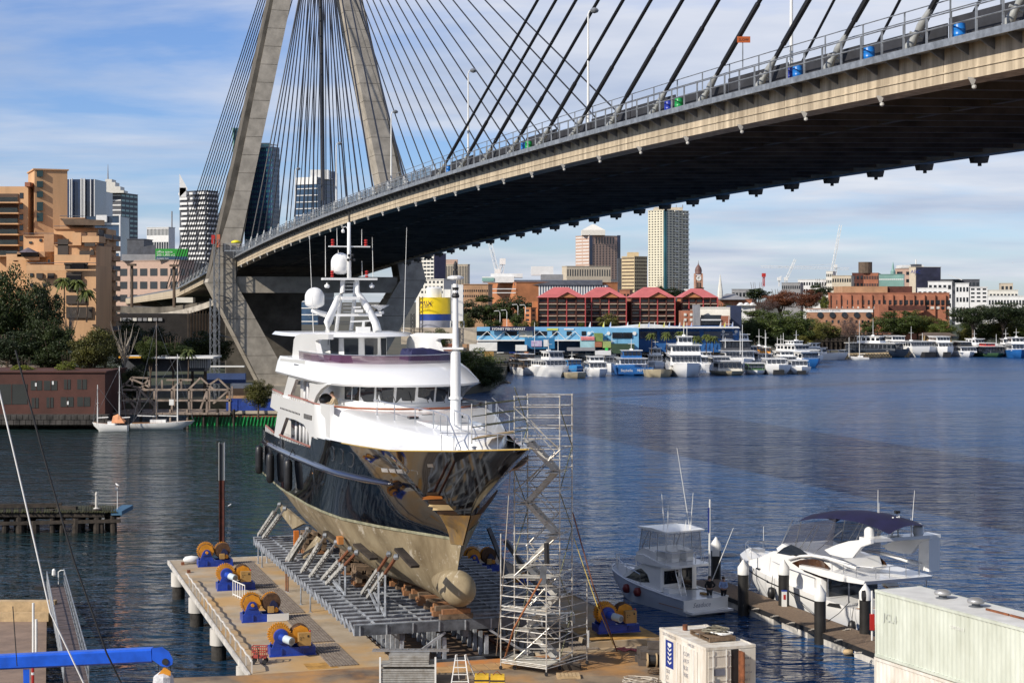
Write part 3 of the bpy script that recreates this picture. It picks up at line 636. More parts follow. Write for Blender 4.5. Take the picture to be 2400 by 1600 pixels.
def dome(x, yb_, yt_, r, name='satellite_dome', a=AM):
    A, b, z = mm(x, yb_, a); hh = (yb_-yt_)/139.5; c = Yt(A, b, z); cy = hh-r
    prof = [(r*.35,-.12),(r*.8,0),(r,.12)]+[(r, cy*.6+.05)]+[(r*math.cos(t), cy+r*math.sin(t)) for t in [math.pi/2*k/7 for k in range(8)]]
    prof[-1] = (.01, prof[-1][1]); return MB().lathe(prof, c, 22).build(name, WHITEm, yacht, smooth=True)
dome(630, 930, 757, .64); dome(885, 620, 437, .64, a=28)
MB().lathe([(.1,-.2),(.15,-.1),(.62,.15),(.66,.18),(.1,.05)], Yt(*mm(1235,945)), 18).build('antenna_dish', WHITEm, yacht, smooth=True)
MB(Yt).tube([mm(948,690,27.4), mm(946,160,27.4)], [.15,.11], 8).build('mast_pole', WHITEm, yacht, smooth=True)
MB(Yt).tube([mm(950,165,27.4), mm(947,85,27.4)], .06, 6).build('mast_top_lamp', BLACK, yacht)
MB(Yt).tube([mm(945,235,27.4), mm(918,200,27.4), mm(895,205,27.4), mm(890,225,27.4)], .03, 6).build('camera_arm', WHITEm, yacht)
MB().lathe([(.02,-.14),(.1,-.1),(.11,.05),(.04,.12)], Yt(*mm(890,240,27.4)), 10).build('camera_ball', WHITEm, yacht, smooth=True)
for x, y in ((797,345),(1107,345),(793,632),(1115,632)):
    for k in range(3): MB().lathe([(.07,0),(.11,.03),(.11,.09),(.07,.12)], Yt(*mm(x, y+32-k*22)), 10).build('red_signal_lamp', RED, yacht)
for x, y in ((745,735),(1163,735)): MB().lathe([(.05,.16),(.06,.05),(.17,0),(.18,-.12),(.12,-.2)], Yt(*mm(x, y)), 12).build('hanging_dome', WHITEm, yacht, smooth=True)
for x, y in ((940,465),(975,463),(932,505),(960,500),(990,505)): MB().lathe([(.03,-.15),(.09,.0),(.1,.02),(.02,.01)], Yt(*mm(x, y, 27.2)), 8, axis='y').build('floodlight', BLACK, yacht)
A_, b_, z_ = mm(1035, 1150, 26.0); MB(Yt).box(A_-.3, A_+.3, b_-.42, b_+.42, z_-.12, z_+.25).build('radar_gearbox', WHITEm, yacht); MB(Yt).bar(mm(920,1068,26), mm(1130,1060,26), .12, .1).build('radar_scanner', WHITEm, yacht); MB(Yt).bar(mm(1035,1130,26), mm(1040,1068,26), .15).build('radar_pedestal', WHITEm, yacht)
MB(Yt).bar(mm(975,940,27), mm(1045,938,27), .1).build('radar_scanner', WHITEm, yacht); MB(Yt).box(AM-.5-.15, AM-.5+.15, .1, .6, 19.1, 19.3).build('radar_gearbox', WHITEm, yacht)
for x0, y0, x1_, y1_ in ((567,1180,530,300),(1397,1165,1426,213),(731,660,729,285),(1175,660,1167,295),(838,372,836,213),(1068,372,1069,222),(1073,660,1070,515),(850,440,848,412)):
    MB(Yt).tube([mm(x0,y0,25.5 if y0>1000 else AM), mm(x1_,y1_,25.5 if y0>1000 else AM)], [.028,.012], 5).build('whip_antenna', WPAINT, yacht)
# foremast
p = Yt(0, CB, 12.25); fm = MB(); fm.tube([p, p+Vector((0,0,5.1)), p+Vector((0,0,5.15)), p+Vector((0,0,8.5))], [.28,.25,.16,.13], 14); fm.build('foremast', WHITEm, yacht, smooth='auto')
MB().lathe([(.34,0),(.34,.1)], p+Vector((0,0,2.7)), 12).build('mast_band', WHITEm, yacht)
MB().box(p.x-.75, p.x+.4, p.y-.3, p.y+.3, p.z+5.2, p.z+5.3).build('mast_platform', WHITEm, yacht); MB().lathe([(.2,0),(.42,.06),(.42,.16),(.2,.22)], p+Vector((0,0,8.7)), 14).build('mast_cap', WHITEm, yacht)
MB().lathe([(.12,0),(.12,.25),(.06,.3),(.1,.35),(.1,.6),(.03,.75)], p+Vector((0,0,8.9)), 8).build('mast_lamp', BLACK, yacht); MB().lathe([(.17,0),(.2,.08),(.12,.3),(.17,.5),(.1,.55)], p+Vector((0,0,7.8)), 8).build('mast_lamp', BLACK, yacht)
# hull fittings on the visible side
def patch(px, off, name, m, th=.03, conv=z2, both=False):
    pts = [hp(conv(*p), off) for p in px]; mb = MB(Yt); mb.prism([q for q in pts], (0, .06, 0)); o = mb.build(name, m, yacht)
    if both: mb = MB(Yt); mb.prism([(a, -b, z) for a, b, z in pts], (0, -.06, 0)); mb.build(name, m, yacht)
    return o
GREYT = mat('grey_window_rim', (.12,.13,.15), .3, .4)
for cxp, cyp, h_, w_ in ((705,932,58,20),(775,955,60,25),(855,985,58,36)):
    ov = [(cxp+w_*math.cos(t)*(1 if math.sin(t) < 0 else .75)+ (6 if math.sin(t) > 0 else 0), cyp+h_*math.sin(t)) for t in [k*math.pi/6 for k in range(12)]]
    patch([(x+2, y+3) for x, y in [(cxp+(x-cxp)*1.12, cyp+(y-cyp)*1.1) for x, y in ov]], .015, 'window_rim', GREYT); patch(ov, .03, 'hull_window', GLASS)
for k in range(5):
    x0 = 1120+k*62; y0 = 1058+k*4.5; patch([(x0,y0),(x0+52,y0+4),(x0+60,y0+34),(x0+14 if k else x0+8,y0+30)], .03, 'light_panel', mat('silver_vent', (.75,.77,.8), .25, .2))
for x, y in ((1275,1018),(1528,1035)): patch([(x-24,y-12),(x+18,y-14),(x+26,y+14),(x-16,y+14)], .03, 'mooring_port', STAIN)
for x, y in ((510,420),(625,470),(710,505),(785,530),(990,580),(1200,452)): patch([(x+11*math.cos(t), y+18*math.sin(t)) for t in [k*math.pi/4 for k in range(8)]], .02, 'porthole', GLASS, conv=z3)
BRONZ = mat('worn_bow_plating', (.50,.30,.08), .38, .55, scale=2.2, col2=(.26,.2,.14), bump=.2, vs_=(1,1,.25))  # steel plating, its orange reflection put into the colour
def quadpatch(c4, off, name, m, n=6, conv=z3, both=True):
    cs = [hp(conv(*p), 0) for p in c4]
    for s in ((-1, 1) if both else (-1,)):
        mb = MB(Yt); rows = []
        for i in range(n+1):
            row = []
            for j in range(n+1):
                u, v = i/n, j/n; a = (cs[0][0]*(1-u)+cs[1][0]*u)*(1-v)+(cs[3][0]*(1-u)+cs[2][0]*u)*v; z = (cs[0][2]*(1-u)+cs[1][2]*u)*(1-v)+(cs[3][2]*(1-u)+cs[2][2]*u)*v
                row.append((a-.01, CB+s*(hb(a, z)*(SBF(a) if s > 0 else 1)+off), z))
            rows.append(row)
        mb.loft(rows, False, False); mb.build(name, m, yacht, normals=False, smooth=True)
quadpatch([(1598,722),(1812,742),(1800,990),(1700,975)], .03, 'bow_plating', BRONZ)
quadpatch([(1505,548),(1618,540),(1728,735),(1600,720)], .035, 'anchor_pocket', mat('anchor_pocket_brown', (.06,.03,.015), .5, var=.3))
quadpatch([(1535,572),(1640,578),(1648,600),(1545,602)], .10, 'anchor', mat('orange_anchor', (.5,.17,.03), .6), both=False)
quadpatch([(1600,640),(1680,650),(1705,695),(1578,690)], .08, 'anchor_fluke', mat('pale_anchor_fluke', (.62,.47,.25), .5), both=False)
for x, y in ((140,985),(235,1055),(388,1115)):
    a, b, z = hp(z2(x, y), .3); t = T('fender', 'black tubular fender hanging from hull of the black yacht, %s' % {140:'nearest its stern', 235:'middle of three', 388:'farthest forward'}[x], 'fender', Yt(a, b, z), 'black fenders on the yacht')
    c = Yt(a, b-.05, z); MB().lathe([(.05,-.98),(.17,-.93),(.25,-.8),(.26,-.4),(.26,.4),(.25,.8),(.17,.93),(.05,.98)], c, 14).build('body', RUBBER, t, smooth=True)
    MB().tube([c+Vector((0,0,.95)), c+Vector((.3,.1,1.7))], .025, 5).build('rope', BLACK, t)
TXT = mat('silver_lettering', (.6,.62,.65), .3, .3)
pa, pb = Yt(*hp(z2(190, 842), .05)), Yt(*hp(z2(320, 915), .05)); text('DARK STAR', .34, pa+Vector((0,0,-.2)), pb-pa, (0,0,1), TXT, yacht) if False else None
MB(Yt).prism([(lambda q: (q[0], -5.16, q[1]))(yb(z2(x, y), -5.12)) for x, y in ((475,600),(540,618),(538,656),(474,640))], (0,.03,0)).build('name_plate', mat('grey_name_plate', (.17,.16,.15), .4, var=.4, scale=8), yacht)
for k in range(14):
    a, z = yb(z2(280+k*12, 555+k*4), -5.12); MB(Yt).box(a-.06, a+.06, -5.16, -5.1, z-.05, z+.05).build('vent_slot', BLACK, yacht)
a, z = yb(z2(413, 248), -4.98); MB(Yt).box(a-.8, a+.7, -5.03, -4.96, z-.42, z+.42).build('navigation_light_box', BLACK, yacht)
for k in range(5):
    a, z = yb(z2(335+k*8, 210), -4.98); MB(Yt).box(a-.04, a+.04, -5.02, -4.96, z-.35, z+.2).build('louvre', mat('grey_louvre', (.3,.3,.3), .6), yacht)
# stabiliser fins and rudder
for s in (-1, 1):
    mb = MB(Yt); p = [yb(z3(*q), -3.2) for q in ((262,650),(330,690),(466,806),(375,853),(290,740))]; mb.prism([(a, s*3.2 if s < 0 else 2.2, z) for a, z in p], (0, -.2*s, 0)); mb.build('rudder', FOUL, yacht)
    mb = MB(Yt); mb.prism([(19.5,s*3.6,5.3),(21,s*3.6,5.3),(20.6,s*4.6,4.2),(19.7,s*4.6,4.2)], (0,0,.12)); mb.build('stabiliser_fin', FOUL, yacht)
for a, b, w_, l in ((3.4,-1.8,.5,.5),(3.4,.6,.5,.5),(5.0,-.6,.7,.5)): MB(Yt).box(a, a+l, b-w_/2, b+w_/2, 13.74, 13.86).build('deck_hatch', GLASS, yacht)
SEAM = mat('grey_panel_seam', (.35,.35,.36), .6)
for s in (-1, 1):
    for q in range(3): MB(Yt).tube([(a, CB+s*(4.15+.16*q-.0), 15.95-.24*q-.03) for a in (15.5,19,23,27)], .012, 4).build('panel_seam', SEAM, yacht)
for a, b in ((-9.2,-.9),(-9.2,.1),(-7.6,-1.7),(-7.6,.6)): MB(Yt).lathe([(.0,0)], (0,0,0), 3) if 0 else MB().lathe([(.12,0),(.08,.08),(.08,.25),(.14,.3),(.02,.34)], Yt(a, b, 12.9), 10).build('mooring_bitt', STAIN, yacht)
rail([(-11.5,-.6,14.0),(-10,-1.3,13.95),(-8,-2.1,13.85),(-6,-2.9,13.75)], 'bow_rail', .022, posts=[(-11.4,-.62,13.4),(-10,-1.3,13.2),(-8,-2.1,13.05),(-6.1,-2.85,12.95)], h=.75)
# black ball fender and the person on the side deck
a, z = yb(z2(652, 487), -4.35); t = T('ball_fender', 'round black ball fender held on the yacht side deck beside a person', 'fender', Yt(a, -4.35, z))
MB().lathe([(.02,-.36)]+[(.38*math.cos(q), .36*math.sin(q)) for q in [-1.2,-.8,-.4,0,.4,.8,1.2]]+[(.02,.36)], Yt(a, -4.35, z+.02), 14).build('ball', RUBBER, t, smooth=True)
MB().tube([Yt(a, -4.35, z-.3), Yt(a, -4.35, 12.95)], .05, 6).build('tether', BLACK, t)
# ================================================================ people: one skinned surface each
def skinmesh(name, V, E, Rr, m, par, sub=1):
    me = bpy.data.meshes.new(name); me.from_pydata(V, E, []); o = bpy.data.objects.new(name, me); C.objects.link(o)
    sk = o.modifiers.new('s', 'SKIN'); sl_ = me.skin_vertices[0].data
    for i, r in enumerate(Rr): sl_[i].radius = (r, r) if isinstance(r, (int, float)) else r
    sl_[0].use_root = True; sb = o.modifiers.new('b', 'SUBSURF'); sb.levels = sub; sb.render_levels = sub
    dg = bpy.context.evaluated_depsgraph_get(); nm = bpy.data.meshes.new_from_object(o.evaluated_get(dg)); bpy.data.objects.remove(o)
    nm.materials.clear(); nm.materials.append(m); nm.polygons.foreach_set('use_smooth', [True]*len(nm.polygons)); ob = bpy.data.objects.new(name, nm); C.objects.link(ob); ob.parent = par; return ob
def person(label, loc, rz, shirt, trousers, hair, armL, armR, lean=0.0, headpitch=0.0, legspread=.1):
    t = T('person', label, 'person', loc, None, rz)     # faces -Y before rotation; arms = (elbow, wrist) from the shoulder joints
    ln = lean
    V = [(0,0,.95),(0,-.0,1.08),(0,-.05*ln*4,1.25),(0,-.12*ln*4,1.42),(0,-.16*ln*4,1.52),(0,-.2*ln*4-.02,1.60),(0,-.22*ln*4-.02,1.70)]
    E_ = [(0,1),(1,2),(2,3),(3,4),(4,5),(5,6)]; Rr = [(.16,.11),(.145,.105),(.17,.115),(.15,.10),(.06,.06),(.085,.1),(.075,.09)]
    sy = V[3][1]
    wr = []
    for s, arm in ((-1, armL), (1, armR)):
        i = len(V); V += [(s*.17,sy,1.41),(s*arm[0][0],arm[0][1]+sy,arm[0][2]),(s*arm[1][0],arm[1][1]+sy,arm[1][2])]; E_ += [(3,i),(i,i+1),(i+1,i+2)]; Rr += [.065,.047,.036]; wr.append((i+1, i+2))
    for s in (-1, 1):
        i = len(V); V += [(s*.1,0,.88),(s*legspread,-.02,.5),(s*legspread,.03,.09),(s*(legspread+.02),-.13,.04)]; E_ += [(0,i),(i,i+1),(i+1,i+2),(i+2,i+3)]; Rr += [.095,.065,.045,(.045,.035)]
    skinmesh('body', V, E_, Rr, SKIN, t, 2)
    k = 1.14                                             # clothes a little larger than the body under them
    Vs = V[0:4]+[(0,sy-.02,1.47)]; Es = [(0,1),(1,2),(2,3),(3,4)]; Rs = [(.185,.13),(.175,.128),(.195,.137),(.165,.115),(.085,.08)]
    for s, (e, w_) in ((-1, wr[0]), (1, wr[1])):
        i = len(Vs); Vs += [(s*.18,sy,1.41), V[e], tuple(V[w_][j]*.92+V[e][j]*.08 for j in range(3))]; Es += [(3,i),(i,i+1),(i+1,i+2)]; Rs += [.078,.06,.05]
    skinmesh('shirt', Vs, Es, Rs, shirt, t, 1)
    Vt = [(0,0,.96)]; Et = []; Rt = [(.175,.125)]
    for s in (-1, 1):
        i = len(Vt); Vt += [(s*.1,0,.86),(s*legspread,-.02,.5),(s*legspread,.03,.14)]; Et += [(0,i),(i,i+1),(i+1,i+2)]; Rt += [.108,.082,.068]
    skinmesh('trousers', Vt, Et, Rt, trousers, t, 1)
    hx = V[6]; mb = MB(); mb.lathe([(.098,-.03),(.108,.03),(.1,.07),(.07,.115),(.01,.13)], (hx[0], hx[1]+.018, hx[2]-.03), 12); mb.v = [(x, y, z) for x, y, z in mb.v]
    ob = mb.build('hair', hair, None, smooth=True); ob.parent = t
    fc = MB(); f0 = Vector((0, hx[1]-.095, hx[2]-.05))
    fc.hull8([f0+Vector(q) for q in ((-.012,0,-.03),(.012,0,-.03),(.008,.01,.0),(-.008,.01,.0),(-.012,-.025,-.03),(.012,-.025,-.03),(.005,-.005,.01),(-.005,-.005,.01))]); ob = fc.build('nose', SKIN, None); ob.parent = t
    for s in (-1, 1):
        ob = MB().box(s*.035-.013, s*.035+.013, hx[1]-.1, hx[1]-.08, hx[2]-.045, hx[2]-.035).build('eye', BLACK, None); ob.parent = t
        ob = MB().box(s*.095-.012, s*.095+.012, hx[1]-.02, hx[1]+.02, hx[2]-.09, hx[2]-.03).build('ear', SKIN, None); ob.parent = t
    ob = MB().box(-.025, .025, hx[1]-.1, hx[1]-.085, hx[2]-.105, hx[2]-.097).build('mouth', mat('lips', (.3,.1,.08), .5), None); ob.parent = t
    for s, (e, w_) in ((-1, wr[0]), (1, wr[1])):         # hands with palm, four fingers and a thumb
        a = Vector(V[e]); b = Vector(V[w_]); d = (b-a).normalized(); sd_ = d.cross(Vector((0,0,1)))
        sd_ = sd_.normalized() if sd_.length > .1 else Vector((0,1,0)); up = sd_.cross(d)
        mb = MB(); mb.hull8([b+sd_*i*.035+up*j*.013+d*k2 for k2 in (0, .085) for i, j in ((-1,-1),(1,-1),(1,1),(-1,1))])
        for q in range(4):
            p0 = b+d*.08+sd_*(-.027+.018*q); l = (.06,.07,.066,.05)[q]; mb.tube([p0, p0+d*l*.55-up*.006, p0+d*l*.9-up*.03], .009, 5)
        mb.tube([b+d*.02+sd_*.035, b+d*.055+sd_*.06, b+d*.085+sd_*.055-up*.01], .011, 5)
        ob = mb.build('hand', SKIN, None, smooth=True); ob.parent = t
    return t
DHAIR = mat('dark_hair', (.02,.014,.01), .6)
a, z = yb(z2(738, 520), -4.15)
person('person in beige shirt bending over a black ball on the yacht side deck', Yt(a-.2, -4.15, 12.97), math.radians(-72), mat('beige_shirt', (.42,.33,.22), .8), mat('blue_grey_trousers', (.12,.15,.22), .8), mat('brown_hair', (.07,.04,.02), .6), ((.22,-.16,1.15),(.16,-.42,1.12)), ((.22,-.16,1.12),(.14,-.44,1.06)), lean=.3)
# ================================================================ wharf, quay and ship lift
U = Vector((-.297,.955,0)); V_ = Vector((.955,.297,0)); RZ = math.atan2(.297,.955)
def stained(name, base, dark, stain, sc, cover):
    m = mat(name, base, .88, scale=sc, col2=dark, bump=.3); t = m.node_tree; b = t.nodes['Principled BSDF']; g = nd(t, 'ShaderNodeNewGeometry')
    n = nd(t, 'ShaderNodeTexNoise'); n.inputs['Scale'].default_value = .22; n.inputs['Detail'].default_value = 8; n.inputs['Roughness'].default_value = .6; t.links.new(g.outputs['Position'], n.inputs['Vector'])
    r = nd(t, 'ShaderNodeValToRGB'); r.color_ramp.elements[0].position = cover; r.color_ramp.elements[1].position = cover+.16; mxn = nd(t, 'ShaderNodeMixRGB'); mxn.inputs[2].default_value = (*stain, 1)
    old = b.inputs['Base Color'].links[0].from_socket; t.links.new(n.outputs['Fac'], r.inputs[0]); t.links.new(math_n('MULTIPLY', r.outputs[0], .75, tree=t), mxn.inputs[0]); t.links.new(old, mxn.inputs[1]); t.links.new(mxn.outputs[0], b.inputs['Base Color']); return m
WCON = stained('wharf_concrete', (.43,.36,.27), (.27,.21,.14), (.46,.27,.09), .45, .46)
QCON = stained('quay_surface', (.34,.26,.17), (.09,.065,.05), (.46,.22,.05), .35, .47)
PAINTW = mat('whitewashed_edge', (.60,.57,.52), .8, var=.2, scale=1.5, streak=1)
quay = [Vector((-16.2,81.1,2)), Yt(-1.2,-11.1,2), Yt(-1.2,11,2), Yt(-14,11,2), Vector((12.4,73,2)), Vector((70,73,2)), Vector((70,-40,2)), Vector((-16.2,-40,2))]
mb = MB(); mb.prism([q-Vector((0,0,2.6)) for q in quay], (0,0,2.6)); struct(mb.build('quay', QCON))
wharf = T('concrete_wharf', 'long narrow concrete wharf on round piles left of the ship lift', 'wharf', Yt(17,-8,0))
wharf2 = T('concrete_wharf', 'concrete wharf in the shadow of the yacht right of the ship lift', 'wharf', Yt(17,8,0))
for s, wh in ((-1, wharf), (1, wharf2)):
    for k in range(4):
        a0 = -1.19+9.3*k; MB(Yt).box(a0+.015, a0+9.285, min(s*3.7,s*11), max(s*3.7,s*11), 1.74, 2).build('deck_panel', WCON, wh)
        MB(Yt).box(a0+.01, a0+9.29, min(s*11.01,s*11.12), max(s*11.01,s*11.12), 1.78, 2.06).build('edge_beam', PAINTW, wh)
    for a in (2, 12.2, 22.4, 32.4):
        for b in (10.75, 5):
            p = Yt(a, s*b, 0); MB().lathe([(.42,-3),(.42,.9)], p, 18).build('pile', mat('marine_growth_pile', (.055,.05,.045), .9, scale=2.5, col2=(.015,.013,.011), bump=.6), wh, smooth='auto'); MB().lathe([(.5,.85),(.5,1.74)], p, 18).build('pile_cap', PAINTW, wh, smooth='auto')
    mb = MB(Yt); mb.box(35.9, 36, min(s*3.7,s*11.1), max(s*3.7,s*11.1), 1.75, 2.06); mb.build('end_beam', PAINTW, wh)
GR = mat('grey_brown_boarding', (.26,.22,.18), .85, scale=3, col2=(.13,.10,.08))
for s, wh in ((-1, wharf), (1, wharf2)):
    for k, (a0, a1) in enumerate(((-.6,4.9),(5.4,13.4),(14,22.6),(23.2,34))):
        for j in range(9): b = s*(5.68+.16*j); MB(Yt).box(a0, a1, b-.055, b+.055, 2.004, 2.06).build('deck_board', GR, wh)
OCH = mat('ochre_floor_paint', (.48,.26,.06), .8, var=.3, scale=1.5)
for a, b, w_, l in ((5.6,-7.7,1.2,2.6),(-.9,-7.4,1.5,1.4),(15.5,-7.7,.8,2)): MB(Yt).box(a, a+l, b-w_/2, b+w_/2, 2.001, 2.008).build('floor_paint', OCH, wharf)
# pipe rail along the left edge
mb = MB(Yt); a = 0; pts = []
for k in range(31): aa = -.9+k*.92; pts.append((aa, -10.9, 2.55+(.08 if k % 2 else 0)))
mb.tube(pts, .05, 6); mb.build('pipe_rail', PAINTW, wharf)
for k in range(15): MB(Yt).bar((-.9+k*1.84, -10.9, 2.0), (-.9+k*1.84, -10.9, 2.55), .07).build('rail_bracket', PAINTW, wharf)
for a in (30.5, 34): MB(Yt).box(a-.15, a+.15, -10.4, -10.2, 2, 2.18).build('bollard', RUST, wharf)
hr = [G(*z4_, 2) for z4_ in ((400+572/3.92,1240+610/3.92),(400+680/3.92,1240+660/3.92))]
t = T('guard_rail', 'short white guard rail with upright bars between the second and third winches', 'railing', hr[0])
for z in (.95, .12): MB().bar(hr[0]+Vector((0,0,z)), hr[1]+Vector((0,0,z)), .05).build('rail', WPAINT, t)
for k in range(6): p = hr[0].lerp(hr[1], k/5); MB().bar(p, p+Vector((0,0,.95)), .04).build('bar', WPAINT, t)
# lift platform between the wharves
lift = T('ship_lift_platform', 'low steel and timber ship lift platform between the two wharves', 'platform', Yt(17,0,1.2))
for k in range(34): a = -1.0+1.08*k; MB(Yt).box(a, a+.95, -3.6, 3.6, 1.55, 1.78).build('deck_panel', mat('lift_timber_deck', (.16,.10,.06), .85, scale=1.2, col2=(.06,.045,.04)), lift)
MB(Yt).box(-1.0, 35.5, -3.6, 3.6, 1.1, 1.54).build('platform_frame', STEELD, lift)
for x in (-2.6, 2.6): MB(Yt).box(-1.1, 35, x-.06, x+.06, 1.79, 1.9).build('transfer_rail', RUST, lift)
# ---------------------------------------------------------------- cradle
cr = T('ship_cradle', 'grey steel ship cradle of many cross beams carrying the black yacht', 'cradle', Yt(16,0,1.8))
CRS = mat('cradle_steel', (.52,.56,.61), .5, .3, scale=2, col2=(.17,.18,.2)); CRD = mat('cradle_steel_dark', (.13,.145,.17), .5, .3, var=.3, scale=2)
n_beams = 32; SP = 1.05
def cbeam(a):
    mb = MB(Yt); z0, z1_ = 3.36, 3.9
    mb.box(a-.11, a+.11, -5.75, 5.75, z1_-.05, z1_); mb.box(a-.11, a+.11, -5.75, 5.75, z0, z0+.05); mb.box(a-.02, a+.02, -5.75, 5.75, z0+.05, z1_-.05)
    for k in range(12):
        b = -5.7+11.4*k/11
        mb.box(a-.10, a-.021, b-.025, b+.025, z0+.05, z1_-.05); mb.box(a+.021, a+.10, b-.025, b+.025, z0+.05, z1_-.05)
    return mb
b0 = cbeam(-.1).build('cross_beam', CRS, cr); rep(b0, cr, [U*(SP*k) for k in range(1, n_beams)])
mb = MB(Yt)
mb.box(-.03, .03, -5.76, -5.72, 3.4, 3.86); mb.bar((-.27,-5.78,3.42), (.1,-5.78,3.84), .06)
for b in (-5.72,): 
    bb_ = MB(Yt).bar((-.1,b,3.42), (SP-.1,b,3.84), .07).build('end_brace', CRS, cr); rep(bb_, cr, [U*(SP*k) for k in range(1, n_beams-1)])
for b in (-4.6, -2.2, 2.2, 4.6): MB(Yt).box(-.1, 32.5, b-.04, b+.04, 3.78, 3.86).build('tie_bar', CRS, cr)
for b in (-3.3, 0, 3.3): MB(Yt).box(-.15, 32.6, b-.14, b+.14, 2.98, 3.34).build('long_girder', CRD, cr)
for b in (-3.3, -1.1, 1.1, 3.3):
    lg = MB(Yt).box(-.15, .05, b-.09, b+.09, 1.8, 3.0).build('leg', CRS, cr); rep(lg, cr, [U*(SP*k) for k in range(1, n_beams)])
MB(Yt).box(-.2, .1, -3.4, 3.6, 1.79, 1.92).build('sole_beam', CRD, cr); MB(Yt).box(-.38, -.28, -5.75, 5.75, 3.38, 3.88).build('front_plate', CRD, cr)
for k in range(9): b = -5.5+k*1.35; MB(Yt).box(-.45, -.385, b-.03, b+.03, 3.38, 3.88).build('stiffener', CRS, cr)
MB(Yt).bar((-.25,-3.1,1.95), (-.25,-1.1,3.3), .12).build('diagonal_brace', CRS, cr); MB(Yt).bar((-.25,1.2,3.3), (-.25,3.2,1.95), .12).build('diagonal_brace', CRS, cr)
for k in range(8):
    a = 3+k*4; MB(Yt).bar((a,-3.3,2.0), (a+3.8,-3.3,2.95), .08).build('diagonal_brace', CRS, cr)
for x, y0, y1 in ((90,980,1140),(122,990,1170),(162,1020,1135),(322,1180,1370),(338,1190,1378),(446,1290,1482),(525,1350,1545)):
    q = G(*z3(x, y1), 2); MB().tube([q, q+Vector((0,0,1.9))], .045, 6).build('hanging_rod', RUST if 300 < x < 340 else CRS, cr); MB().box(q.x-.1, q.x+.1, q.y-.1, q.y+.1, 2.001, 2.02).build('foot_plate', CRS, cr)
BLK = mat('orange_brown_block', (.36,.17,.07), .8, scale=2.5, col2=(.17,.08,.04), bump=.3)
for k in range(28):
    a = -.1+SP*k+.0; o = T('keel_block', 'timber keel block under the yacht keel on a cradle beam', 'block', Yt(a, CB, 3.9), 'keel blocks under the yacht')
    w_ = .85+.12*math.sin(k*2.1)
    MB(Yt).box(a-.16, a+.17, CB-w_, CB+w_, 3.905, 4.16).build('lower_timber', BLK if k % 3 else TIMB, o); MB(Yt).box(a-.14, a+.15, CB-w_*.85, CB+w_*.85, 4.165, 4.40).build('upper_timber', TIMB if k % 2 else BLK, o)
for a, b, n_, lb in ((11.3,-2.6,5,'timber crib stack under the hull behind the nearest but one props'),(15.6,-2.4,6,'timber crib stack under the hull in the middle of the cradle'),(24.2,-3.2,6,'timber crib stack under the hull near the stern')):
    o = T('timber_crib', lb, 'timber stack', Yt(a, b, 3.9), 'timber cribs under the hull')
    for k in range(n_):
        z = 3.905+.23*k
        for j in (-1, 0, 1):
            if k % 2: MB(Yt).box(a-.75, a+.75, b+j*.55-.14, b+j*.55+.14, z, z+.22).build('timber', TIMB, o)
            else: MB(Yt).box(a+j*.55-.14, a+j*.55+.14, b-.75, b+.75, z, z+.22).build('timber', TIMB if k else BLK, o)
def prop(foot, top, b, rust, brace=False):
    f = G(*z3(*foot), 3.9); a, z = yb(z3(*top), b); q = Yt(a, b, z); d = (q-f); m1 = f+d*(.62 if rust else .78)
    mb = MB(); s = d.cross(Vector((0,0,1))).normalized()
    for e in (-1, 1): mb.bar(f+s*e*.11, m1+s*e*.11, .05, .2)
    for k in range(10): p = f+(m1-f)*k/9; mb.bar(p-s*.1, p+s*.1, .05)
    mb.build('prop_channel', mat('prop_paint', (.42,.41,.38), .6, var=.3, scale=3), cr); MB().tube([m1-d*.05, q], .09 if rust else .06, 7).build('prop_screw', RUST if rust else STAIN, cr); MB().lathe([(.05,-.14),(.15,-.08),(.15,.08),(.05,.14)], q, 8, 'x').build('knuckle', STEEL, cr)
    if brace:
        p = m1-Vector((0,0,m1.z-3.9)); MB().bar(p, m1, .1).build('prop_post', CRS, cr); MB().bar(p, f.lerp(m1, .3), .1).build('prop_brace', CRS, cr)
    return q
for ft, tp, b, ru, br_ in (((965,1392),(1182,1062),-4.0,1,1),((1012,1422),(1243,1085),-4.0,1,1),((632,1272),(858,1018),-4.3,1,1),((668,1306),(912,1048),-4.3,1,1),((530,1252),(742,962),-4.4,0,0),((458,1212),(648,905),-4.5,0,0),((335,1112),(502,850),-4.7,0,0),((352,1120),(515,862),-4.6,0,0),((98,902),(268,648),-5.0,0,0),((138,922),(312,682),-4.9,0,0)): prop(ft, tp, b, ru, br_)
for p0, p1, b in (((1240,1018),(1325,1170),-3.9),((895,980),(985,1105),-4.1),((645,875),(700,950),-4.4)):
    (a0, za), (a1, zb) = yb(z3(*p0), b), yb(z3(*p1), b); MB(Yt).bar((a0,b+.12,za), (a1,b+.45,zb), .45, .12).build('timber_pad', TIMBD, cr)
a, z = yb(z3(765, 945), -4.3); MB(Yt).box(a-.3, a+.3, -4.4, -4.1, z-.2, z+.2).build('orange_pad', mat('orange_pad', (.5,.2,.05), .7), cr)
MB(Yt).box(24.3, 24.6, -4.4, -4.1, 3.9, 5.3).build('orange_post', mat('orange_post', (.55,.16,.02), .7), cr)
MB(Yt).bar((1.5,5.2,3.9), (3.5,3.2,7.2), .22).build('shore_prop', CRD, cr); MB(Yt).bar((9,5.2,3.9), (10,4.2,7.0), .22).build('shore_prop', CRD, cr)
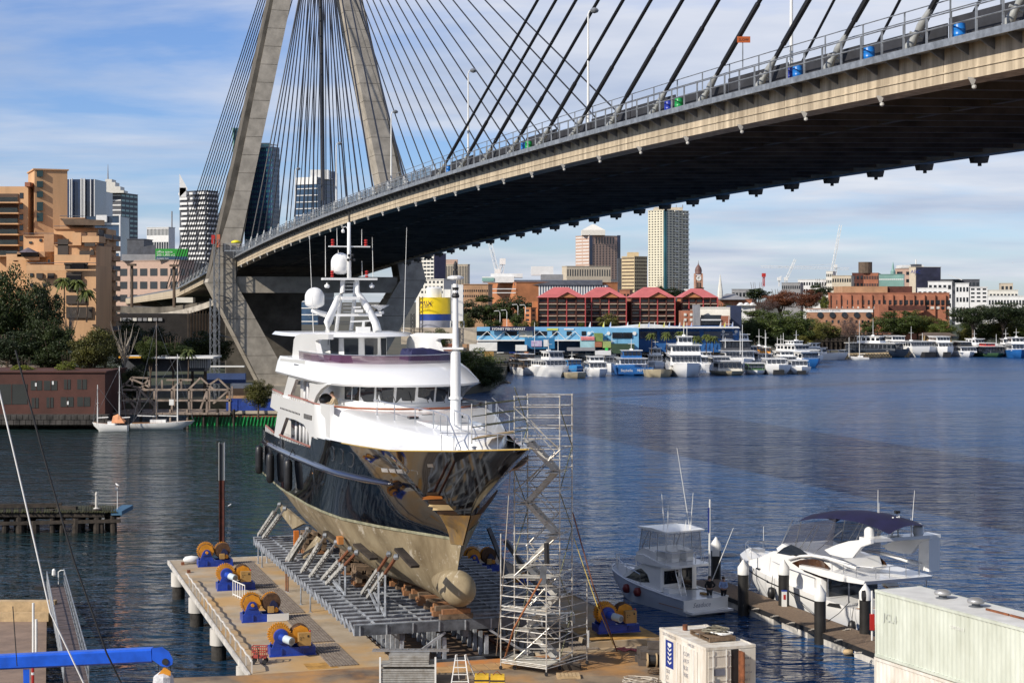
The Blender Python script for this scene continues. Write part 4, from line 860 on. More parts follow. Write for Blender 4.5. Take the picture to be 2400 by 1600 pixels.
# ---------------------------------------------------------------- winches
DRUM = mat('rope_drum_brown', (.10,.05,.025), .8, var=.3, scale=6); TAN = mat('tan_cabinet', (.40,.24,.08), .55, var=.15, scale=3); MOT = mat('pale_blue_motor', (.50,.58,.62), .45, var=.1)
def gear(mb, c, r, y0, y1, teeth, depth=.07):
    pts = []
    for k in range(teeth):
        for f_, rr in ((0, r),(.45, r),(.5, r+depth),(.95, r+depth)):
            t = (k+f_)/teeth*2*math.pi; pts.append((c[0]+rr*math.cos(t), y0, c[1]+rr*math.sin(t)))
    return mb.prism(pts, (0, y1-y0, 0))
def winch(loc, kind, label, rz=RZ, group='blue and orange winches beside the ship lift'):
    t = T('winch', label, 'winch', loc, group)
    def b(mb, n, m, smooth=False):
        o = mb.build(n, m, None, smooth=smooth); o.parent = t; return o
    b(MB().box(-1.15,1.15,-.35,-.25,.02,.42).box(-1.15,1.15,.6,.7,.02,.42).box(-1.15,-1.05,-.25,.6,.02,.42).box(1.05,1.15,-.25,.6,.02,.42).box(-.1,0,-.25,.6,.02,.42).box(-.62,-.55,-.42,-.35,.02,.4).box(.5,.56,-.42,-.35,.02,.4).box(-1.2,1.2,-.45,-.2,.0,.05), 'base_frame', BLUE)
    b(MB().prism([(-1.05,-.3,.42),(-.15,-.3,.42),(-.35,-.3,.95),(-.45,-.3,1.1),(-.72,-.3,1.1),(-.85,-.3,.95)], (0,.12,0)), 'bearing_pedestal', BLUE)
    b(MB().prism([(-1.05,.5,.42),(-.15,.5,.42),(-.4,.5,1.05),(-.75,.5,1.05)], (0,.12,0)), 'bearing_pedestal', BLUE)
    b(MB().lathe([(.2,-.15),(.5,-.12),(.52,-.05),(.44,0),(.42,.42),(.52,.45),(.52,.5)], (-.6,0,1.0), 26, 'y'), 'rope_drum', DRUM, 'auto')
    mb = MB(); gear(mb, (-.6, 1.0), .54, .30, .42, 26, .06); b(mb, 'gear_rim', YEL)
    mb = MB(); gear(mb, (-.6, 1.0), .5, -.2 if kind else -.16, -.12, 28 if kind else 4, .06 if kind else 0); b(mb, 'orange_rim', YEL)
    if kind:
        b(MB().lathe([(.1,-.42),(.36,-.38),(.38,-.22)], (-.6,0,1.0), 20, 'y'), 'gearbox', BLUE, 'auto')
        b(MB().tube([(-.6,-.38,.98),(-.42,-.75,.93)], .2, 14), 'gearbox_neck', BLUE, 'auto'); b(MB().tube([(-.45,-.7,.94),(-.2,-1.15,.88)], .2, 16), 'motor', MOT, 'auto'); b(MB().tube([(-.2,-1.15,.88),(-.185,-1.18,.877)], .14, 14), 'fan_cover', STEEL)
        b(MB().lathe([(.48,-.12),(.5,0),(.38,.02),(.38,.35),(.5,.4)], (.42,0,1.0), 24, 'y'), 'rope_drum', DRUM, 'auto')
        mb = MB(); gear(mb, (.42, 1.0), .47, -.16, -.121, 4, 0); b(mb, 'yellow_disc', YEL)
        b(MB().box(.22,.84,-.75,-.42,.55,1.18), 'control_cabinet', TAN); b(MB().box(.3,.34,-.77,-.751,.95,.99).box(.42,.46,-.77,-.751,.95,.99).box(.3,.34,-.77,-.751,.85,.89).box(.66,.74,-.77,-.751,.98,1.08), 'push_buttons', BLACK); b(MB().box(.3,.75,-.7,-.45,.42,.55), 'cabinet_plinth', BLUE); b(MB().lathe([(.03,0),(.05,.05),(.02,.1)], (.84,-.5,1.18), 8), 'warning_lamp', RED)
    else:
        b(MB().prism([(-.85,-.36,.75),(-.35,-.36,.75),(-.38,-.36,1.02),(-.5,-.36,1.14),(-.7,-.36,1.14),(-.82,-.36,1.02)], (0,.05,0)), 'bearing_cover', BLUE); b(MB().lathe([(.09,-.45),(.1,-.36)], (-.6,0,.95), 10, 'y'), 'shaft_end', YEL)
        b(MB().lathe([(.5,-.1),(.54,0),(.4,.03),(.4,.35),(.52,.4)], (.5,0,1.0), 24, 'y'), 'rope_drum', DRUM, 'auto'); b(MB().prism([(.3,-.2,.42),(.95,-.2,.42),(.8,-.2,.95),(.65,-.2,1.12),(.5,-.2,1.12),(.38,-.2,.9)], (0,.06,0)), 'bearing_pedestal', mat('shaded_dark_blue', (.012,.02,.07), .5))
        b(MB().box(.25,.58,-.5,-.3,.5,.84), 'control_cabinet', TAN); b(MB().lathe([(.12,-.4),(.14,-.25)], (.72,0,.62), 10, 'y'), 'shaft_end', YEL)
        mb = MB(); gear(mb, (.5, 1.0), .5, .3, .4, 26, .05); b(mb, 'gear_rim', YEL)
    for o in list(t.children): o.scale = (1,1,1)
    t.rotation_euler = (0,0,rz); return t
winch(Yt(33.0,-8.25,2), 0, 'blue winch with orange wheel farthest away, at the far end of the wharf')
winch(Yt(23.2,-8.25,2), 1, 'blue winch with grey motor second farthest along the left wharf')
winch(Yt(12.4,-8.3,2), 0, 'blue winch with orange wheel and no motor, second nearest on the left wharf')
winch(Yt(2.9,-8.3,2), 1, 'blue winch with grey motor nearest the camera on the left wharf')
w5 = winch(Yt(1.9,8.9,2.35), 1, 'blue winch with toothed gear and motor on the right wharf beyond the scaffold', RZ)
winch(Yt(25.5,8.3,2), 0, 'dark winch in the yacht shadow far behind the bow on the right'); winch(Yt(14.5,8.3,2), 1, 'winch in the yacht shadow right of the bulbous bow behind the scaffold')
for a, b in ((12.4,-7.2),): MB(Yt).box(a-.55, a-.45, b-.9, b+.3, 2.02, 2.42).build('white_base_frame', WPAINT, wharf)
p = Yt(34.2,-9.7,2.02); t = T('float_buoy', 'white torpedo float lying beside the farthest winch', 'buoy', p); c = p+Vector((0,0,.28)); MB().tube([c+V_*-.55, c+V_*-.4, c, c+V_*.4, c+V_*.55], [.06,.22,.27,.22,.05], 12).build('body', WPAINT, t, smooth=True); MB().lathe([(.08,-.02),(.08,.02)], c+V_*.57, 8, 'x').build('eye', BLACK, t)
# low concrete kerb round the right winch, steel pile, cart
MB(Yt).box(-.2, .0, 6.6, 10.9, 2.003, 2.3).build('kerb', WCON, wharf2); MB(Yt).box(.0, 4.2, 6.6, 6.8, 2.003, 2.3).build('kerb', WCON, wharf2); MB(Yt).box(.0, 4.2, 6.8, 10.9, 2.003, 2.2).build('winch_plinth', OCH, wharf2)
q = Yt(-.1, 6.55, 2); t = T('marker_post', 'short white post at the corner of the right winch plinth', 'post', q); MB().tube([q, q+Vector((0,0,.9))], .08, 8).build('post', WPAINT, t)
q = D(520, 1290, 121); q.z = -2; t = T('steel_pile', 'tall rusty steel pile with grey upper part standing in the water behind the winches', 'pile', q)
zt = H-337*121/F; zr = H-425*121/F
for nm, m_, z0, z1_ in (('rusty_section', mat('dark_red_rust', (.10,.025,.015), .8, var=.3, scale=1.5), -2, zr), ('grey_section', mat('dark_grey_section', (.05,.06,.07), .5), zr, zt)):
    MB().box(q.x-.14, q.x+.14, q.y-.03, q.y+.03, z0, z1_).box(q.x-.18, q.x-.14, q.y-.16, q.y+.16, z0, z1_).box(q.x+.14, q.x+.18, q.y-.16, q.y+.16, z0, z1_).build(nm, m_, t)
for s in (-1, 1): MB().box(q.x+s*.185-.01, q.x+s*.185+.01, q.y-.17, q.y+.17, zr, zt+.02).build('pale_flange', WPAINT, t)
q = Yt(1.2,-10.2,2.0); t = T('hand_cart', 'small red mesh hand cart by the wharf edge near the front', 'cart', q); RC = mat('faded_red_cart', (.42,.07,.05), .6)
mb = MB(); 
for z in (.35,.6,.85): 
    for p0, p1 in (((-.35,-.25),(.35,-.25)),((.35,-.25),(.35,.25)),((.35,.25),(-.35,.25)),((-.35,.25),(-.35,-.25))): mb.bar(q+Vector((*p0,z)), q+Vector((*p1,z)), .04)
for k in range(8):
    for s in (-.25,.25): mb.bar(q+Vector((-.35+.1*k,s,.35)), q+Vector((-.35+.1*k,s,.85)), .02)
mb.build('mesh_basket', RC, t); MB().box(q.x-.35, q.x+.35, q.y-.25, q.y+.25, 2.3, 2.35).build('tray', RC, t)
for sx_ in (-.28,.28):
    for sy_ in (-.28,.28): MB().lathe([(.12,-.04),(.12,.04)], q+Vector((sx_,sy_,.13)), 12, 'y').build('wheel', BLACK, t)
MB().tube([q+Vector((0,-.3,.2)), q+Vector((0,-.5,.8)), q+Vector((-.08,-.5,.95)), q+Vector((.08,-.5,.95))], .025, 5).build('handle', BLACK, t)
# ---------------------------------------------------------------- scaffold tower
TUBE = mat('galvanised_tube', (.68,.69,.68), .45, .3, scale=4, col2=(.36,.30,.22)); GRN = mat('worn_tube', (.25,.25,.14), .6, var=.35, scale=4); BOARDM = mat('aluminium_stair', (.62,.60,.55), .45, .2, var=.15, scale=2)
P0 = Vector((.12,82.9,2)); WX = Vector((2.2,-.0,0)); WY = Vector((.66,1.75,0)); ZT = 13.3
sc_ = T('scaffold_tower', 'tall silver scaffold stair tower on castors standing beside the yacht bow', 'scaffold', P0)
for k, c in enumerate((Vector((0,0,0)), WX, WY, WX+WY)):
    b = P0+c; mb = MB(); mb.tube([b+Vector((0,0,.25)), b+Vector((0,0,ZT))], .03, 6)
    for j in range(26): z = .5+j*.51; mb.lathe([(.055,z-.04),(.055,z+.04)], b, 6)
    mb.build('standard', TUBE, sc_); MB().lathe([(.1,-.04),(.1,.04)], b+Vector((0,0,.11)), 10, 'y').build('castor', BLACK, sc_)
for nm, p, q in (('ledger', Vector((0,0,0)), WX), ('ledger', WY, WX+WY), ('transom', Vector((0,0,0)), WY), ('transom', WX, WX+WY)):
    o1 = MB().tube([P0+p+Vector((0,0,.5)), P0+q+Vector((0,0,.5))], .026, 5).build(nm, TUBE, sc_)
    c = rep(o1, sc_, [Vector((0,0,.51*k)) for k in range(1, 26) if not (nm == 'transom' and k % 2)])
for k in range(7):
    z = .4+k*1.53; fl = k % 2; x0, x1 = (.35, 1.75) if fl else (1.75, .35)
    a = P0+WX*(x0/2.2)+WY*.5+Vector((0,0,z)); b = P0+WX*(x1/2.2)+WY*.5+Vector((0,0,z+1.5))
    mb = MB()
    for e in (-.33, .33): mb.bar(a+WY*.0+Vector((e*.3,e,0)), b+Vector((e*.3,e,0)), .05, .22)
    fo = mb.build('stair_flight', BOARDM, sc_)
    for j in range(6): p = a.lerp(b, (j+.5)/6); MB().box(p.x-.12, p.x+.12, p.y-.32, p.y+.32, p.z-.02, p.z+.02).build('tread', BOARDM, fo)
    for e in (-.36, .36): MB().tube([a+Vector((e*.3,e,.95)), b+Vector((e*.3,e,.95))], .025, 5).build('stair_rail', TUBE, fo)
    e0 = P0+WX*(x1/2.2)+Vector((0,0,z+1.5)); s = .35 if fl else -.35
    MB().hull8([Vector(v) for v in [(e0.x-.3+dx+yy*.66, e0.y+yy*1.75, e0.z+dz) for dz in (-.05,0) for dx, yy in ((0,.05),(.6,.05),(.6,.95),(0,.95))]]).build('landing_board', BOARDM, sc_)
for k in range(6):
    z = .5+k*2.04; s = k % 2
    MB().tube([P0+WX+WY*s+Vector((0,0,z)), P0+WX+WY*(1-s)+Vector((0,0,z+2.0))], .026, 5).build('brace', GRN, sc_)
    MB().tube([P0+WX*s+Vector((0,-.03,z)), P0+WX*(1-s)+Vector((0,-.03,z+2.0))], .026, 5).build('brace', TUBE, sc_)
    MB().tube([P0+WY*s+Vector((0,0,z+1)), P0+WY*(1-s)+Vector((0,0,z+3.0))], .026, 5).build('brace', GRN, sc_)
# outrigger bays at the foot
ex = {'l': G(1173.6,1568,2), 'm': G(1280.5,1584,2), 'r': G(1375.7,1556,2), 'lb': G(1205.8,1552,2)}
for k, h in (('l',6.6),('m',4.4),('r',4.1),('lb',3.0)):
    MB().tube([ex[k]+Vector((0,0,.2)), ex[k]+Vector((0,0,h))], .03, 6).build('outrigger_standard', TUBE, sc_); MB().lathe([(.09,-.04),(.09,.04)], ex[k]+Vector((0,0,.1)), 10, 'y').build('castor', BLACK, sc_)
for z in (.35,.5,1.5,2.0,2.6,3.1,3.6,4.1):
    for p, q in (('l','m'),('m','r'),('l','lb')):
        if z <= 4.1: MB().tube([ex[p]+Vector((0,0,z)), ex[q]+Vector((0,0,z))], .026, 5).build('ledger', TUBE, sc_)
def board(c4, z, name='platform_board', m=BOARDM):
    u = (c4[1]-c4[0]); v = (c4[3]-c4[0])
    for k in range(5):
        p = c4[0]+v*(k+.05)/5; q = c4[0]+v*(k+.95)/5; MB().prism([p+Vector((0,0,z)), p+u+Vector((0,0,z)), q+u+Vector((0,0,z)), q+Vector((0,0,z))], (0,0,.05)).build(name, m, sc_)
board([ex['l'], ex['l']+Vector((2.7,-.2,0)), ex['l']+Vector((3.1,.9,0)), ex['l']+Vector((.4,1.0,0))], 4.45); board([ex['l'], ex['m'], ex['m']+Vector((.5,1.1,0)), ex['l']+Vector((.4,1.1,0))], 2.9); board([ex['l'], ex['m'], ex['r'], ex['lb']], .4, m=mat('sun_striped_boards', (.5,.48,.42), .6, var=.2, scale=3))  # foot boards pale grey, tone varied at random
# bow access bay
q0, q1 = D(1105.6, 1053, 79), D(1139, 1053, 81); zb = q0.z
for q in (q0, q1): MB().tube([Vector((q.x,q.y,13.3)), Vector((q.x,q.y,13.3+1.85))], .028, 6).build('bow_standard', TUBE, sc_)
for z in (13.5,14.05,14.55,15.05):
    MB().tube([Vector((q0.x,q0.y,z)), Vector((P0.x,P0.y,z))], .026, 5).build('bow_ledger', GRN, sc_); MB().tube([Vector((q1.x,q1.y,z)), P0+WY+Vector((0,0,z-2))], .026, 5).build('bow_ledger', GRN, sc_)
for k in range(3): MB().prism([Vector((q0.x+.1*k,q0.y+.5*k+.2,13.45)), Vector((P0.x,P0.y+.5*k+.2,13.45)), Vector((P0.x,P0.y+.5*k+.6,13.45)), Vector((q0.x+.1*k,q0.y+.5*k+.6,13.45))], (0,0,.05)).build('bow_platform_board', TIMBL, sc_)
o = T('equipment_bag', 'long black sleeve hanging inside the scaffold tower above the wide platform', 'bag', D(1281, 1300, 82.6))
MB().tube([D(1281,1272,82.3), D(1282,1320,82.3)], .13, 8).build('sleeve', RUBBER, o); MB().hull8([D(x, y, Y) for Y in (82.0,82.4) for x, y in ((1264,1368),(1280,1368),(1281,1325),(1267,1325))]).build('dark_board', STEELD, o)
ROPE = mat('brown_rope', (.16,.06,.035), .8); ROPEW = mat('pale_rope', (.5,.45,.38), .8)
def rope(pts, r, m, label, name='rope', group=None): o = MB().tube(pts, r, 5).build(name, m); tag(o, label, 'rope', group); return o
rope([D(1342,1200,83), D(1390,1370,82.5), G(1446,1525,2.1)], .035, ROPE, 'dark red guy rope from the scaffold tower down to the right wharf')
rope([D(1345,1260,83), D(1400,1420,82.5), G(1438,1510,2.1)], .02, mat('yellow_rope', (.6,.45,.1), .7), 'thin yellow line beside the dark red guy rope right of scaffold')
rope([D(1197,1085,80), D(1180,1350,80), G(1163,1535,2.1)], .02, ROPEW, 'thin pale line hanging from the bow to the quay')
rope([D(1270,1355,81.5), D(1205,1470,81.5), G(1180,1552,2.1)], .045, mat('orange_brown_strap', (.3,.11,.04), .8), 'brown strap slanting across the foot of the scaffold tower')
# ---------------------------------------------------------------- things lying about on the quay
def z5(x, y): return 840+x/3.267, 1200+y/3.267
base = G(891, 1604, 2); t = T('plank_stack', 'neat stack of galvanised scaffold planks in a frame at bottom centre', 'planks', base)
PL = mat('galvanised_plank', (.44,.44,.42), .5, .25, scale=3, col2=(.24,.22,.19))
for k in range(13):
    if k == 7: MB().box(base.x+.1, base.x+2.5, base.y+.3, base.y+.5, 2.0+k*.105, 2.0+k*.105+.07).build('spacer', TIMB, t); continue
    z = 2.0+k*.105+.01; x0 = base.x+(.05 if k < 9 else .42)+.03*math.sin(k*3); x1 = base.x+2.55-(.28 if k > 8 else 0)
    for j in range(4): MB().box(x0, x1, base.y+.26*j, base.y+.26*j+.24, z, z+.085).build('plank', PL, t)
for x in (.0, 2.58): MB().box(base.x+x-.04, base.x+x+.04, base.y-.06, base.y+.02, 2, 3.3).build('frame_post', WPAINT, t)
l0, l1 = G(*z5(105,1090), 3.42), G(*z5(700,1075), 3.42); l0.y = l1.y = base.y+.8; l0.x, l1.x = (872-1200)/F*l0.y, (1052-1200)/F*l0.y
t = T('ladder', 'aluminium ladder lying on top of the plank stack', 'ladder', l0)
for dy in (0, .38): MB().bar(l0+Vector((0,dy,0)), l1+Vector((0,dy,0)), .07).build('stile', STAIN, t)
for k in range(12): p = l0.lerp(l1, (k+.5)/12); MB().bar(p, p+Vector((0,.38,0)), .04).build('rung', STAIN, t)
q = G(1078, 1606, 2); t = T('step_ladder', 'open aluminium step ladder at bottom centre beside the yellow blocks', 'ladder', q)
for s in (-.42, .42):
    MB().bar(q+Vector((s,0,0)), q+Vector((s*.5,.45,1.35)), .05).build('front_leg', WPAINT, t); MB().bar(q+Vector((s+.35,.95,0)), q+Vector((s*.5+.05,.5,1.35)), .04).build('rear_leg', WPAINT, t)
for k in range(4): f_ = (k+.6)/4.4; p = q+Vector((0,.45*f_,1.35*f_)); w_ = .42-.21*f_; MB().bar(p-Vector((w_,0,0)), p+Vector((w_,0,0)), .07, .03).build('tread', WPAINT, t)
for k, (x, y, lb) in enumerate(((1128,1611,'yellow concrete ballast block with black band, left of two at bottom centre'),(1165,1612,'yellow concrete ballast block with black band, right of two at bottom centre'))):
    q = G(x, y, 2); YB = mat('yellow_block_paint', (.75,.48,.04), .55, var=.15, scale=3); t = T('ballast_block', lb, 'block', q, 'yellow ballast blocks'); MB().hull8([q+Vector(v) for v in ((-.32,-.3,0),(.36,-.3,0),(.36,.3,0),(-.32,.3,0),(-.3,-.28,.62),(.34,-.28,.62),(.34,.28,.62),(-.3,.28,.62))]).build('block', YB, t)
    MB().box(q.x-.33, q.x+.37, q.y-.31, q.y+.31, 2.38, 2.44).build('strap', BLACK, t); MB().tube([q+Vector((-.2,0,.62)), q+Vector((0,0,.8)), q+Vector((.2,0,.62))], .025, 5).build('lifting_eye', RUST, t)
def pallet(q, w_, d, label, m, rz=0, n=6, h=.14):
    t = T('pallet', label, 'pallet', q, None, rz)
    for k in range(n): o = MB().box(-w_/2+w_*k/n+.01, -w_/2+w_*(k+1)/n-.015, -d/2, d/2, h-.025, h).build('slat', m, None); o.parent = t
    for y in (-d/2, -.05, d/2-.1): o = MB().box(-w_/2, w_/2, y, y+.1, .02, h-.026).build('bearer', m, None); o.parent = t
    for k in (0, n-1): o = MB().box(-w_/2+w_*k/n, -w_/2+w_*(k+1)/n, -d/2, d/2, 0, .02).build('bottom_slat', m, None); o.parent = t
    return t
pallet(G(1332, 1586, 2), 1.1, .8, 'small pale timber pallet on the ground right of the scaffold foot', TIMBL, .05)
q = G(1345, 1568, 2); o = MB().box(q.x-.55, q.x+.35, q.y-.2, q.y+.2, 2, 2.25).build('timber_baulk', TIMBD); tag(o, 'dark timber baulk on the ground behind the scaffold castor', 'timber')
t = T('timber_blocks', 'heap of dark square timber baulks beside the white container', 'timber stack', G(1500,1560,2)); q = G(1497,1560,2)
for k, (dx, dy, z, l) in enumerate(((0,0,0,1.2),(0,.45,0,1.2),(.1,0,.36,1.1),(.1,.45,.36,1.1),(-.1,.9,0,.9),(.0,1.0,.36,1.2),(.5,.6,.72,.6))): MB().box(q.x+dx, q.x+dx+l, q.y+dy, q.y+dy+.4, 2+z, 2+z+.34).build('baulk', mat('grey_baulk', (.12,.10,.085), .9, scale=2, col2=(.05,.04,.035), bump=.3), t)
q = G(1528, 1562, 2); t = T('cable_reel', 'small wooden cable reel standing on edge beside the timber baulks', 'cable reel', q); c = q+Vector((0,0,.34))
for e in (-.22, .22): MB().lathe([(.05,e-.03),(.34,e-.03),(.34,e+.03),(.05,e+.03)], c, 20, 'x').build('flange', TIMBL, t, smooth='auto')
MB().lathe([(.24,-.19),(.24,.19)], c, 14, 'x').build('cable_winding', BLACK, t); MB().lathe([(.05,-.27),(.05,.27)], c, 8, 'x').build('hub', BLACK, t)
for k, (x, y, r_, m_, lb) in enumerate(((1500,1598,.75,ROPEW,'pale hose coiled loosely on the quay left of the white container'),(1540,1578,.4,mat('brown_hose', (.1,.06,.03), .7),'tangle of brown hoses beside the white container'))):
    q = G(x, y, 2); mb = MB(); pts = []
    for i in range(70): t_ = i*.37; rr = r_*(.75+.2*math.sin(i*.9+k)); pts.append(q+Vector((rr*math.cos(t_)*1.2, rr*math.sin(t_), .04+.0025*i)))
    mb.tube(pts, .022, 5); tag(mb.build('hose', m_), lb, 'hose')
mb = MB(); R.seed(3)
for k in range(5):
    p = G(1455+k*9, 1523+R.uniform(-5,6), 2); mb.tube([p+Vector((.25*math.cos(t_+k), .18*math.sin(t_*1.3), .05+.02*math.sin(t_*3))) for t_ in [i*.5 for i in range(13)]], .03, 5)
tag(mb.build('rope_heap', mat('faded_pink_rope', (.5,.12,.12), .8)), 'heap of faded red rope on the quay beyond the timber baulks', 'rope')
t = T('safety_mat', 'dark flat mat on the quay in front of the cradle', 'mat', G(1172,1532,2)); p = G(1130,1528,2); q = G(1215,1537,2); MB().prism([p+Vector((0,0,.01)), Vector((q.x-.1,p.y,2.01)), Vector((q.x,q.y,2.01)), Vector((p.x,q.y,2.01))], (0,0,.03)).build('sheet', BLACK, t)
MB(Yt).box(-2.2, -1.22, -3.5, 4.5, 2.002, 2.012).build('floor_paint', mat('orange_floor_paint', (.55,.20,.04), .7, scale=1.2, col2=(.30,.2,.12)), wharf)
for k in range(11): MB(Yt).box(-3.6, -2.25, -3.4+k*.62, -3.4+k*.62+.56, 2.003, 2.02).build('steel_road_plate', mat('ochre_road_plate', (.50,.30,.13), .8, var=.2, scale=1), wharf)
# ---------------------------------------------------------------- containers
def container(c0, du, L, W, Hh, zb, m, label, group=None, ribs=True, doors=None):
    t = T('shipping_container', label, 'container', (c0.x, c0.y, zb), group)
    v = Vector((-du.y, du.x, 0)); v = v if v.x > 0 else -v
    def q(l, w_, z): p = c0+du*l+v*w_; return (p.x, p.y, zb+z)
    fr = MB(lambda l, w_, z: Vector(q(l, w_, z)))
    for l in (0, L-.1):
        for w_ in (0, W-.1): MB(fr.fr).box(l, l+.1, w_, w_+.1, 0, Hh).build('corner_post', m, t)
    for z in (0, Hh-.12):
        for w_ in (0, W-.08): MB(fr.fr).box(.1, L-.1, w_, w_+.08, z, z+.12).build('side_rail', m, t)
        for l in (0, L-.08): MB(fr.fr).box(l, l+.08, .1, W-.1, z, z+.12).build('end_rail', m, t)
    for w_, s in ((.03, 1), (W-.03, -1)):
        mb = MB(fr.fr); rings = []; n = int(L/.28)
        for k in range(n*4+1):
            l = .1+(L-.2)*k/(n*4); d = 0 if not ribs else (.036 if (k % 4) in (1, 2) else 0); rings.append([(l, w_+s*d, .12), (l, w_+s*d, Hh-.12)])
        mb.loft(rings, False, False); mb.build('side_panel', m, t, normals=False)
    mb = MB(fr.fr); rings = []; n = int(L/.5)
    for k in range(n*4+1): l = .08+(L-.16)*k/(n*4); d = .02 if (k % 4) in (1, 2) else 0; rings.append([(l, .08, Hh-.02-d), (l, W-.08, Hh-.02-d)])
    mb.loft(rings, False, False); mb.build('roof_panel', m, t, normals=False)
    for l in (.04, L-.04): MB(fr.fr).box(l-.02, l+.02, .1, W-.1, .12, Hh-.12).build('end_panel', m, t)
    for l in (-.012, L-.168):
        for w_ in (-.012, W-.168):
            for z in (-.0, Hh-.11): MB(fr.fr).box(l, l+.18, w_, w_+.18, z, z+.122).build('corner_casting', m, t)
    return t, fr.fr
WC = mat('white_container_paint', (.72,.70,.65), .5, scale=1.8, col2=(.52,.46,.38), vs_=(1,1,.25)); GC = mat('pale_green_container_paint', (.58,.62,.55), .55, scale=1.2, col2=(.42,.45,.38), vs_=(1,1,.3)); NB = mat('navy_print', (.01,.03,.22), .6); GP = mat('grey_print', (.16,.17,.22), .7)
du1 = Vector((.33,-.944,0)); c1 = D(1546, 1470, 80.4); L1 = 5.0
ct, f1 = container(Vector((c1.x,c1.y,0)), du1, L1, 2.44, 2.6, c1.z-2.6, WC, 'white container with blue crest and open end door, pallet on its roof', ribs=False)
zc = c1.z-2.6
for l0, l1 in ((.45,2.3),(2.4,4.1)):                         # side doors
    MB(f1).box(l0, l1, -.02, .02, .25, 2.25).build('side_door', WC, ct)
    for l in (l0+.3, l1-.3): MB(f1).tube([(l,-.045,.2), (l,-.045,2.3)], .018, 6).build('lock_rod', WPAINT, ct)
MB(f1).box(.75, 1.6, -.026, -.02, .95, 2.2).build('crest_panel', NB, ct)
for k in range(4):
    z = 1.2+k*.2; MB(f1).hull8([(.98,-.03,z),(1.17,-.03,z-.1),(1.17,-.03,z-.02),(.98,-.03,z+.08),(.98,-.027,z),(1.17,-.027,z-.1),(1.17,-.027,z-.02),(.98,-.027,z+.08)]).hull8([(1.37,-.03,z),(1.18,-.03,z-.1),(1.18,-.03,z-.02),(1.37,-.03,z+.08),(1.37,-.027,z),(1.18,-.027,z-.1),(1.18,-.027,z-.02),(1.37,-.027,z+.08)]).build('crest_leaf', WPAINT, ct)
MB(f1).lathe([(.02,-.03),(.16,-.03)], (0,0,0), 4); MB(f1).prism([(.98,-.031,2.1),(1.37,-.031,2.1),(1.37,-.031,1.98),(1.175,-.031,1.88),(.98,-.031,1.98)], (0,.003,0)).build('crest_leaf', WPAINT, ct)
def ctext(fr, s, size, l, z, w_=-.03, m=GP, par=None, rev=False):
    o, e, up = Vector(fr(l, w_, z)), Vector(fr(l+1, w_, z)), Vector(fr(l, w_, z+1)); return text(s, size, o, (e-o)*(-1 if rev else 1), up-o, m, par)
ctext(f1, 'SOUTHERLIE O.A', .19, .35, 2.36, -.015, GP, ct); ctext(f1, '448|2.80', .19, 3.1, 2.36, -.015, GP, ct)
for k, s in enumerate(('SDE', 'CI', 'MAIN')): ctext(f1, s, .26, .8, .68-.3*k, -.03, GP, ct)
for k, s in enumerate(('ICOPI', 'VATF', 'BLSE', 'FRIIE')): ctext(f1, s, .27, 2.65, 1.85-.32*k, -.03, GP, ct)
def f1e(w_, d, z): return Vector(f1(L1+d, w_, z))
for w0, w1, ang in ((.1, 1.2, 0),):
    MB(f1e).box(w0, w1, .01, .05, .15, 2.45).build('end_door', WC, ct)
    for w_ in (.3, .95): MB(f1e).tube([(w_, .1, .1), (w_, .1, 2.5)], .02, 6).build('lock_rod', WPAINT, ct)
    for z in (.5, 1.1, 1.7, 2.2): MB(f1e).box(w0, w1, .05, .075, z, z+.05).build('door_rib', WC, ct)
    MB(f1e).box(.35, .9, .076, .08, 1.35, 1.65).build('data_plate', GP, ct); MB(f1e).box(.45, .62, .08, .1, .9, 1.2).build('lock_box', STEELD, ct)
MB(f1e).box(1.22, 1.58, .002, .006, .13, 2.46).build('dark_interior', BLACK, ct)  # thin black sheet standing in for the unlit inside
o = MB(f1e).hull8([(1.62,.02,.15),(2.42,.02,.15),(2.42,.06,.15),(1.66,.06,.15),(1.62,.02,2.45),(2.42,.02,2.45),(2.42,.06,2.45),(1.66,.06,2.45)]).build('open_door_leaf', WC, ct)
MB(f1e).box(1.6, 1.66, .0, .5, .15, 2.4).build('door_edge', RUST, ct)
for k, s in enumerate(('UPRSB 2', 'USG 31', 'MGW 24', 'TARE 2')): text(s, .13, f1e(1.72, .07, 2.0-.32*k), f1e(2,.07,1)-f1e(1,.07,1), (0,0,1), GP, ct)
q = Vector(f1(2.9, 1.35, 2.6)); pallet(q+Vector((0,0,.01)), 1.3, 2.1, 'brown pallet on the roof of the white container under coiled hoses', TIMB, math.atan2(du1.y, du1.x)+math.pi/2, n=7, h=.2)
for k, (r_, m_, lb) in enumerate(((.62, mat('grey_green_hose', (.22,.20,.15), .6), 'grey brown hoses coiled on the pallet on top of the white container'), (.5, WPAINT, 'white hose coiled on the pallet on top of the white container'))):
    mb = MB(); c = q+Vector((.1+.25*k, -.15-.35*k, .25)); pts = [c+Vector((r_*(.7+.25*math.sin(i*.53))*math.cos(i*.42)*1.1, r_*(.7+.2*math.sin(i*.7))*math.sin(i*.42), .02+.0022*i)) for i in range(95 if k == 0 else 40)]
    mb.tube(pts, .03, 5); tag(mb.build('hose_coil', m_), lb, 'hose')
q = Vector(f1(.9, .9, 2.6)); o = MB().tube([q, q+Vector((0,0,.25))], .12, 10).build('vent_stub', RUST, ct)
du2 = Vector((.52,-.855,0)).normalized(); du2 = Vector((.40,-.916,0)); c2 = D(2051, 1381, 75.6)
ct2, f2 = container(Vector((c2.x,c2.y,0)), du2, 12.2, 2.44, 2.95, c2.z-2.95, GC, 'long pale green container with two roof vents stacked on another at lower right')
ct3, f3 = container(Vector((c2.x,c2.y,0))+Vector((-.03,.02,0)), du2, 12.2, 2.44, 2.6, c2.z-2.95-2.64, WC, 'white container underneath the long pale green container')
